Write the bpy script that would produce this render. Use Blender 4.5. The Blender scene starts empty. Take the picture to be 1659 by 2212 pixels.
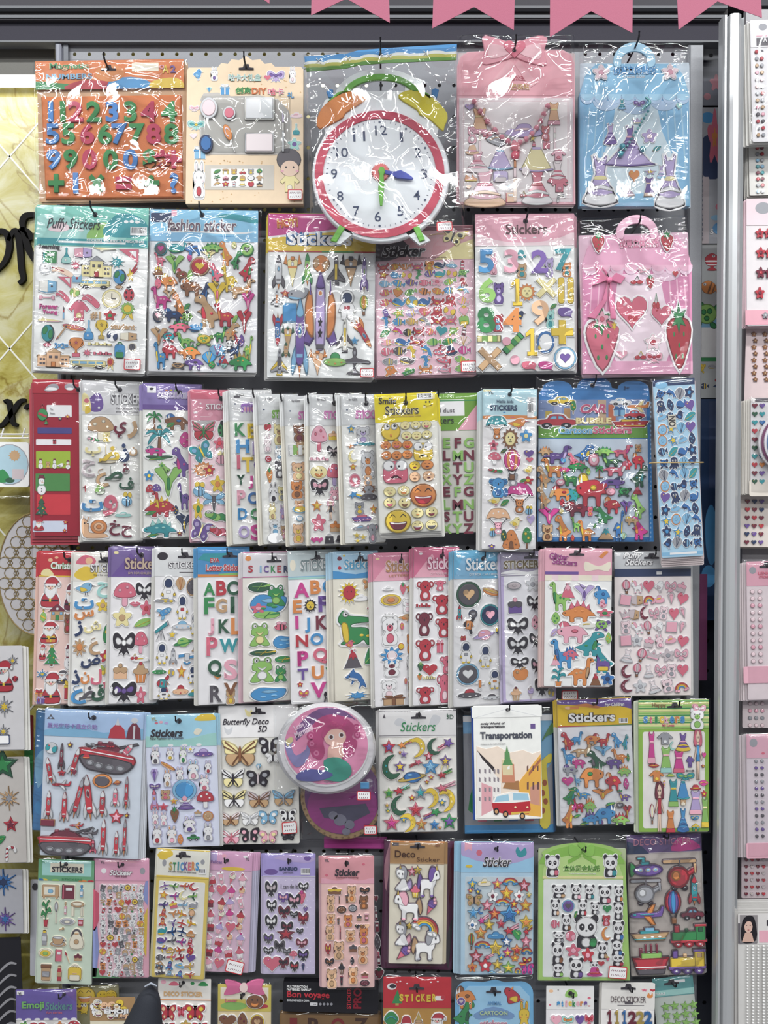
import bpy, math, random
from mathutils import Vector, Matrix
# ------------------------------------------------------------------ camera, world, lights, exposure
C = bpy.context.scene
D = 1.35                      # camera to pegboard, metres (pegboard face is y = 0, shop is towards -y)
FPX = 2077.0                  # focal length in pixels of the 1659 x 2212 frame
PITCH = math.radians(-1.2)
cam_data = bpy.data.cameras.new('camera')
cam = bpy.data.objects.new('camera', cam_data)
C.collection.objects.link(cam)
cam.location = (0, -D, 1.40)
cam.rotation_euler = (math.radians(90) + PITCH, 0, 0)
cam_data.sensor_fit = 'VERTICAL'
cam_data.sensor_height = 36
cam_data.lens = FPX * 36 / 2212
cam_data.clip_start = 0.02
C.camera = cam
world = bpy.data.worlds.new('shop_interior')
C.world = world
world.use_nodes = True
world.node_tree.nodes['Background'].inputs[0].default_value = (0.62, 0.64, 0.68, 1)
world.node_tree.nodes['Background'].inputs[1].default_value = 0.37
C.view_settings.view_transform = 'Standard'
C.view_settings.look = 'None'
C.view_settings.gamma = 1
C.view_settings.use_curve_mapping = False
C.view_settings.exposure = 0.10

def tube_light(name, x, y, z, sx, sy, watts, col=(0.975, 1.0, 0.995), tilt=0.0):
    l = bpy.data.lights.new(name, 'AREA')
    l.shape = 'RECTANGLE'; l.size = sx; l.size_y = sy; l.energy = watts; l.color = col
    o = bpy.data.objects.new(name, l)
    C.collection.objects.link(o)
    o.location = (x, y, z); o.rotation_euler = (tilt, 0, 0)
    o['label'] = 'fluorescent ceiling tube above the shop aisle'; o['category'] = 'lamp'
    return o
# rows of fluorescent tubes on the shop ceiling
for lx in (-0.75, 0.75):
    tube_light('ceiling_tube', lx, -0.80, 2.62, 1.2, 0.08, 17)
for lx in (-1.5, 0.1, 1.6):
    tube_light('ceiling_tube', lx, -2.25, 2.85, 1.25, 0.10, 22)
    tube_light('ceiling_tube', lx, -3.4, 2.85, 1.25, 0.10, 20)

# ------------------------------------------------------------------ pixel -> place
cp, sp_ = math.cos(PITCH), math.sin(PITCH)
CAM = Vector((0, -D, 1.40))
def ray(px, py):
    a = (px - 829.5) / FPX; b = -(py - 1106) / FPX
    return Vector((a, cp - b * sp_, sp_ + b * cp))
def at(px, py, d=0.0):
    """the point seen at a pixel on the plane d metres in front of the pegboard"""
    r = ray(px, py)
    return CAM + r * ((D - d) / r.y)
S = 1 / FPX                    # metres per pixel per metre of distance

# ------------------------------------------------------------------ colours and materials
HEX = dict(K='2b2730', W='efedec', R='c42f3c', r='dd5f78', P='eda3b6', p='f5d3da', M='d3348c', V='6a4a9c', v='b7a0d6',
           B='2d68b0', b='78b4dc', N='27365f', T='2a96a0', t='9cd6cc', G='2f8e4a', g='8cc45a', D='2c5a40', Y='eec630',
           y='f3e29a', O='e4843c', o='f1ba8c', H='875233', h='c69a6c', S='98989f', s='cfcfd3', k='565058', F='f2cdb2',
           L='bd9d45', U='77283a', C='efe4cc', I='c9b8bc', X='3a8fd0', Q='f0dfe2', Z='a6c8d8', A='e6e2da')
def mute(h, f=0.2):
    v = [int(h[i:i + 2], 16) for i in (0, 2, 4)]; g = sum(v) / 3 * .6 + 185 * .4
    return ''.join('%02x' % round(a + (g - a) * f) for a in v)
def lin(h):
    pal = len(h) == 1
    if pal: h = HEX[h]
    h = h.lstrip('#')
    h = mute(h, 0.22 if pal else 0.07)
    out = []
    for i in (0, 2, 4):
        c = int(h[i:i + 2], 16) / 255
        out.append(c / 12.92 if c <= 0.04045 else ((c + 0.055) / 1.055) ** 2.4)
    return (*out, 1.0)
MATS = {}
def attr_mat(name, rough, coat=0.0, coat_rough=0.1, bump=0.0, scale=200, spec=0.5, metal=0.0, mottle=0.0):
    m = bpy.data.materials.new(name); m.use_nodes = True
    nt = m.node_tree; b = nt.nodes['Principled BSDF']
    a = nt.nodes.new('ShaderNodeVertexColor'); a.layer_name = 'Col'
    b.inputs['Roughness'].default_value = rough
    b.inputs['Coat Weight'].default_value = coat
    b.inputs['Coat Roughness'].default_value = coat_rough
    b.inputs['Specular IOR Level'].default_value = spec
    b.inputs['Metallic'].default_value = metal
    tc = nt.nodes.new('ShaderNodeTexCoord')
    if mottle:
        n = nt.nodes.new('ShaderNodeTexNoise'); n.inputs['Scale'].default_value = scale
        nt.links.new(tc.outputs['Object'], n.inputs['Vector'])
        mr = nt.nodes.new('ShaderNodeMapRange')
        mr.inputs[1].default_value = 0.3; mr.inputs[2].default_value = 0.7
        mr.inputs[3].default_value = 1 - mottle; mr.inputs[4].default_value = 1
        nt.links.new(n.outputs['Fac'], mr.inputs[0])
        mx = nt.nodes.new('ShaderNodeMix'); mx.data_type = 'RGBA'; mx.blend_type = 'MULTIPLY'
        mx.inputs[0].default_value = 1
        nt.links.new(a.outputs['Color'], mx.inputs[6]); nt.links.new(mr.outputs[0], mx.inputs[7])
        nt.links.new(mx.outputs[2], b.inputs['Base Color'])
    else:
        nt.links.new(a.outputs['Color'], b.inputs['Base Color'])
    if bump:
        n2 = nt.nodes.new('ShaderNodeTexNoise'); n2.inputs['Scale'].default_value = scale
        nt.links.new(tc.outputs['Object'], n2.inputs['Vector'])
        bp = nt.nodes.new('ShaderNodeBump'); bp.inputs['Strength'].default_value = bump
        bp.inputs['Distance'].default_value = 0.001
        nt.links.new(n2.outputs['Fac'], bp.inputs['Height'])
        nt.links.new(bp.outputs['Normal'], b.inputs['Normal'])
    MATS[name] = m
    return m
attr_mat('printed_card', 0.38, spec=0.4, mottle=0.05, scale=90)
attr_mat('foam_sticker', 0.42, spec=0.4)
attr_mat('puffy_vinyl', 0.16, coat=0.5, coat_rough=0.05)
attr_mat('foil_print', 0.22, coat=0.3, metal=0.35)
attr_mat('eva_foam', 0.6, bump=0.25, scale=900, mottle=0.06)
attr_mat('hard_plastic', 0.28, coat=0.2)
attr_mat('painted_metal', 0.42, bump=0.05, scale=700, mottle=0.08)
attr_mat('matte_paint', 0.7, bump=0.05, scale=700, spec=0.2, mottle=0.08)
attr_mat('brushed_aluminium', 0.32, metal=0.45, bump=0.04, scale=500)
attr_mat('dark_wire', 0.35, metal=0.6)
attr_mat('felt', 0.8, bump=0.3, scale=1200)
attr_mat('pearl', 0.12, coat=0.8, coat_rough=0.05)

def film_mat(name, gloss, rough, tint, bump, scale):
    m = bpy.data.materials.new(name); m.use_nodes = True
    nt = m.node_tree
    for n in list(nt.nodes):
        if n.type != 'OUTPUT_MATERIAL': nt.nodes.remove(n)
    out = [n for n in nt.nodes if n.type == 'OUTPUT_MATERIAL'][0]
    tr = nt.nodes.new('ShaderNodeBsdfTransparent'); tr.inputs[0].default_value = (*tint, 1)
    gl = nt.nodes.new('ShaderNodeBsdfGlossy'); gl.inputs['Roughness'].default_value = rough
    lw = nt.nodes.new('ShaderNodeLayerWeight'); lw.inputs['Blend'].default_value = 0.25
    mr = nt.nodes.new('ShaderNodeMapRange')
    mr.inputs[3].default_value = gloss; mr.inputs[4].default_value = min(1, gloss * 5)
    nt.links.new(lw.outputs['Fresnel'], mr.inputs[0])
    mx = nt.nodes.new('ShaderNodeMixShader')
    nt.links.new(mr.outputs[0], mx.inputs[0]); nt.links.new(tr.outputs[0], mx.inputs[1]); nt.links.new(gl.outputs[0], mx.inputs[2])
    tc = nt.nodes.new('ShaderNodeTexCoord')
    mp = nt.nodes.new('ShaderNodeMapping'); mp.inputs['Rotation'].default_value = (0, 0.6, 0)
    mp.inputs['Scale'].default_value = (1.0, 1.0, 0.4)
    nz = nt.nodes.new('ShaderNodeTexNoise'); nz.inputs['Scale'].default_value = scale; nz.inputs['Detail'].default_value = 3
    nt.links.new(tc.outputs['Object'], mp.inputs[0]); nt.links.new(mp.outputs[0], nz.inputs['Vector'])
    bp = nt.nodes.new('ShaderNodeBump'); bp.inputs['Strength'].default_value = bump; bp.inputs['Distance'].default_value = 0.004
    nt.links.new(nz.outputs['Fac'], bp.inputs['Height']); nt.links.new(bp.outputs[0], gl.inputs['Normal'])
    nt.links.new(mx.outputs[0], out.inputs[0])
    MATS[name] = m
film_mat('wrinkled_film', 0.10, 0.045, (0.97, 0.975, 0.98), 0.06, 60)
film_mat('smooth_film', 0.06, 0.05, (0.98, 0.98, 0.985), 0.04, 40)
film_mat('clear_blister', 0.07, 0.05, (0.97, 0.98, 0.98), 0.05, 30)

# ------------------------------------------------------------------ mesh building
class MB:
    def __init__(s): s.v = []; s.f = []; s.c = []
    def add(s, verts, faces, col):
        o = len(s.v); s.v += verts
        for f in faces: s.f.append([i + o for i in f]); s.c.append(col)
    def prism(s, pts, y0, y1, col, bev=0.0, side=None):
        """outline pts (x, z) extruded from y0 (back) to y1 (front, smaller y) with a rounded front edge"""
        n = len(pts)
        a = sum(pts[i][0] * pts[(i + 1) % n][1] - pts[(i + 1) % n][0] * pts[i][1] for i in range(n))
        if a < 0: pts = pts[::-1]
        rings = [(pts, y0)]
        if bev > 0: bev = min(bev, 0.85 * room(pts))
        if bev > 0:
            rings.append((pts, y1 + (y0 - y1) * 0.45))
            rings.append((inset(pts, bev * 0.45), y1 + (y0 - y1) * 0.12))
            rings.append((inset(pts, bev), y1))
        else:
            rings.append((pts, y1))
        vs = []; fs = []
        for p, y in rings: vs += [(q[0], y, q[1]) for q in p]
        for k in range(len(rings) - 1):
            for i in range(n):
                j = (i + 1) % n
                fs.append([k * n + i, k * n + j, (k + 1) * n + j, (k + 1) * n + i])
        s.add(vs, fs, side or col)
        m = (len(rings) - 1) * n
        s.add([vs[m + i] for i in range(n)], [list(range(n))], col)
    def box(s, x0, x1, y0, y1, z0, z1, col):
        v = [(x, y, z) for x in (x0, x1) for y in (y0, y1) for z in (z0, z1)]
        s.add(v, [[0, 1, 3, 2], [4, 6, 7, 5], [0, 4, 5, 1], [2, 3, 7, 6], [0, 2, 6, 4], [1, 5, 7, 3]], col)
    def tube(s, pts, r, col, n=6, caps=True):
        vs = []; fs = []; P = [Vector(p) for p in pts]
        for i, p in enumerate(P):
            t = (P[min(i + 1, len(P) - 1)] - P[max(i - 1, 0)]).normalized()
            u = t.cross(Vector((0, 0, 1))) if abs(t.z) < 0.9 else t.cross(Vector((1, 0, 0)))
            u.normalize(); w = t.cross(u)
            rr = r[i] if isinstance(r, (list, tuple)) else r
            for k in range(n):
                a = 2 * math.pi * k / n
                vs.append(tuple(p + u * math.cos(a) * rr + w * math.sin(a) * rr))
        for i in range(len(P) - 1):
            for k in range(n):
                fs.append([i * n + k, i * n + (k + 1) % n, (i + 1) * n + (k + 1) % n, (i + 1) * n + k])
        if caps:
            fs.append(list(range(n))); fs.append([(len(P) - 1) * n + k for k in range(n)][::-1])
        s.add(vs, fs, col)
    def ball(s, c, r, col, seg=8, rings=5, fl=1.0):
        vs = [(c[0], c[1], c[2] + r)]; fs = []
        for i in range(1, rings):
            th = math.pi * i / rings
            for k in range(seg):
                ph = 2 * math.pi * k / seg
                vs.append((c[0] + r * math.sin(th) * math.cos(ph), c[1] + fl * r * math.sin(th) * math.sin(ph), c[2] + r * math.cos(th)))
        vs.append((c[0], c[1], c[2] - r))
        for k in range(seg): fs.append([0, 1 + k, 1 + (k + 1) % seg])
        for i in range(rings - 2):
            for k in range(seg):
                a = 1 + i * seg
                fs.append([a + k, a + seg + k, a + seg + (k + 1) % seg, a + (k + 1) % seg])
        a = 1 + (rings - 2) * seg; l = len(vs) - 1
        for k in range(seg): fs.append([a + k, l, a + (k + 1) % seg])
        s.add(vs, fs, col)
    def mesh(s, name, mat, smooth=False):
        me = bpy.data.meshes.new(name)
        me.from_pydata(s.v, [], s.f)
        ca = me.color_attributes.new('Col', 'FLOAT_COLOR', 'CORNER')
        buf = []
        for p, c in zip(me.polygons, s.c):
            buf += list(c if isinstance(c, tuple) else lin(c)) * p.loop_total
        ca.data.foreach_set('color', buf)
        me.materials.append(MATS[mat])
        if smooth: me.polygons.foreach_set('use_smooth', [True] * len(me.polygons))
        return me

def room(pts):
    """how far an outline can be inset before one of its edges shrinks to nothing"""
    n = len(pts); tn = []; ln = []
    for i in range(n):
        ax, ay = pts[i][0] - pts[i - 1][0], pts[i][1] - pts[i - 1][1]; bx, by = pts[(i + 1) % n][0] - pts[i][0], pts[(i + 1) % n][1] - pts[i][1]
        tn.append(math.tan(max(-2.6, min(2.6, math.atan2(ax * by - ay * bx, ax * bx + ay * by))) / 2)); ln.append(math.hypot(bx, by))
    return min([ln[i] / (tn[i] + tn[(i + 1) % n]) for i in range(n) if tn[i] + tn[(i + 1) % n] > 1e-6] or [1])
def inset(pts, d):
    n = len(pts); out = []
    for i in range(n):
        x0, y0 = pts[i - 1]; x1, y1 = pts[i]; x2, y2 = pts[(i + 1) % n]
        ax, ay = x1 - x0, y1 - y0; bx, by = x2 - x1, y2 - y1
        la = math.hypot(ax, ay) or 1e-9; lb = math.hypot(bx, by) or 1e-9
        nx, ny = -ay / la - by / lb, ax / la + bx / lb
        ln = math.hypot(nx, ny)
        if ln < 0.3: nx, ny, ln = -ay / la, ax / la, 1
        m = min(1.25, 2 / ln) if ln > 0.3 else 1
        out.append((x1 + nx / ln * d * m, y1 + ny / ln * d * m))
    return out

# ------------------------------------------------------------------ 2-D shapes ("1e 0 0 90 60|Ke ..." -> [(colour, outline)])
def ell(cx, cy, rx, ry, rot=0, n=None):
    n = n or (10 if max(rx, ry) < 0.2 else 18)
    c, s = math.cos(math.radians(rot)), math.sin(math.radians(rot)); o = []
    for i in range(n):
        a = 2 * math.pi * i / n; x, y = rx * math.cos(a), ry * math.sin(a)
        o.append((cx + x * c - y * s, cy + x * s + y * c))
    return o
def rrect(x0, y0, x1, y1, r=0, n=4):
    if x0 > x1: x0, x1 = x1, x0
    if y0 > y1: y0, y1 = y1, y0
    r = min(r, (x1 - x0) / 2, (y1 - y0) / 2)
    if r <= 0: return [(x0, y0), (x1, y0), (x1, y1), (x0, y1)]
    o = []
    for cx, cy, a0 in ((x1 - r, y0 + r, -90), (x1 - r, y1 - r, 0), (x0 + r, y1 - r, 90), (x0 + r, y0 + r, 180)):
        for i in range(n + 1):
            a = math.radians(a0 + 90 * i / n)
            o.append((cx + r * math.cos(a), cy + r * math.sin(a)))
    return o
def blob(p, sub=3):
    n = len(p); o = []
    for i in range(n):
        p0, p1, p2, p3 = p[i - 1], p[i], p[(i + 1) % n], p[(i + 2) % n]
        for k in range(sub):
            t = k / sub
            o.append(tuple(0.5 * (2 * p1[j] + (p2[j] - p0[j]) * t + (2 * p0[j] - 5 * p1[j] + 4 * p2[j] - p3[j]) * t * t
                                  + (3 * p1[j] - p0[j] - 3 * p2[j] + p3[j]) * t ** 3) for j in (0, 1)))
    return o
def shape(k, a):
    if k == 'e': return ell(*a)
    if k == 'r': return rrect(*a)
    if k == 'p': return [(a[i], a[i + 1]) for i in range(0, len(a), 2)]
    if k == 'b': return blob([(a[i], a[i + 1]) for i in range(0, len(a), 2)])
    if k == 's':
        cx, cy, ro, ri, n = a[:5]; rot = math.radians(90 + (a[5] * 100 if len(a) > 5 else 0)); n = int(round(n * 100))
        return [(cx + (ro, ri)[i % 2] * math.cos(rot + math.pi * i / n), cy + (ro, ri)[i % 2] * math.sin(rot + math.pi * i / n)) for i in range(2 * n)]
    if k == 'h':
        cx, cy, r = a; o = []
        for i in range(22):
            t = 2 * math.pi * i / 22
            o.append((cx + r * math.sin(t) ** 3, cy + r * (13 * math.cos(t) - 5 * math.cos(2 * t) - 2 * math.cos(3 * t) - math.cos(4 * t)) / 16 + r * .1))
        return o
    if k == 'f':
        cx, cy, r, n = a; n = int(round(n * 100)); m = n * 6
        return [(cx + r * (0.78 + 0.22 * math.cos(n * 2 * math.pi * i / m)) * math.sin(2 * math.pi * i / m),
                 cy + r * (0.78 + 0.22 * math.cos(n * 2 * math.pi * i / m)) * math.cos(2 * math.pi * i / m)) for i in range(m)]
    if k == 'a':
        cx, cy, r0, r1, a0, a1 = a; a0 *= 100; a1 *= 100; n = 12
        P = [math.radians(a0 + (a1 - a0) * i / n) for i in range(n + 1)]
        return [(cx + r1 * math.cos(t), cy + r1 * math.sin(t)) for t in P] + [(cx + r0 * math.cos(t), cy + r0 * math.sin(t)) for t in P[::-1]]
def parse(s):
    out = []
    for q in s.split('|'):
        q = q.strip(); col, k = q[0], q[1]
        a = [float(t) / 100 for t in q[2:].split()]
        if k == 'e' and len(a) > 4: a[4] *= 100
        out.append((col, shape(k, a)))
    return out
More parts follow.
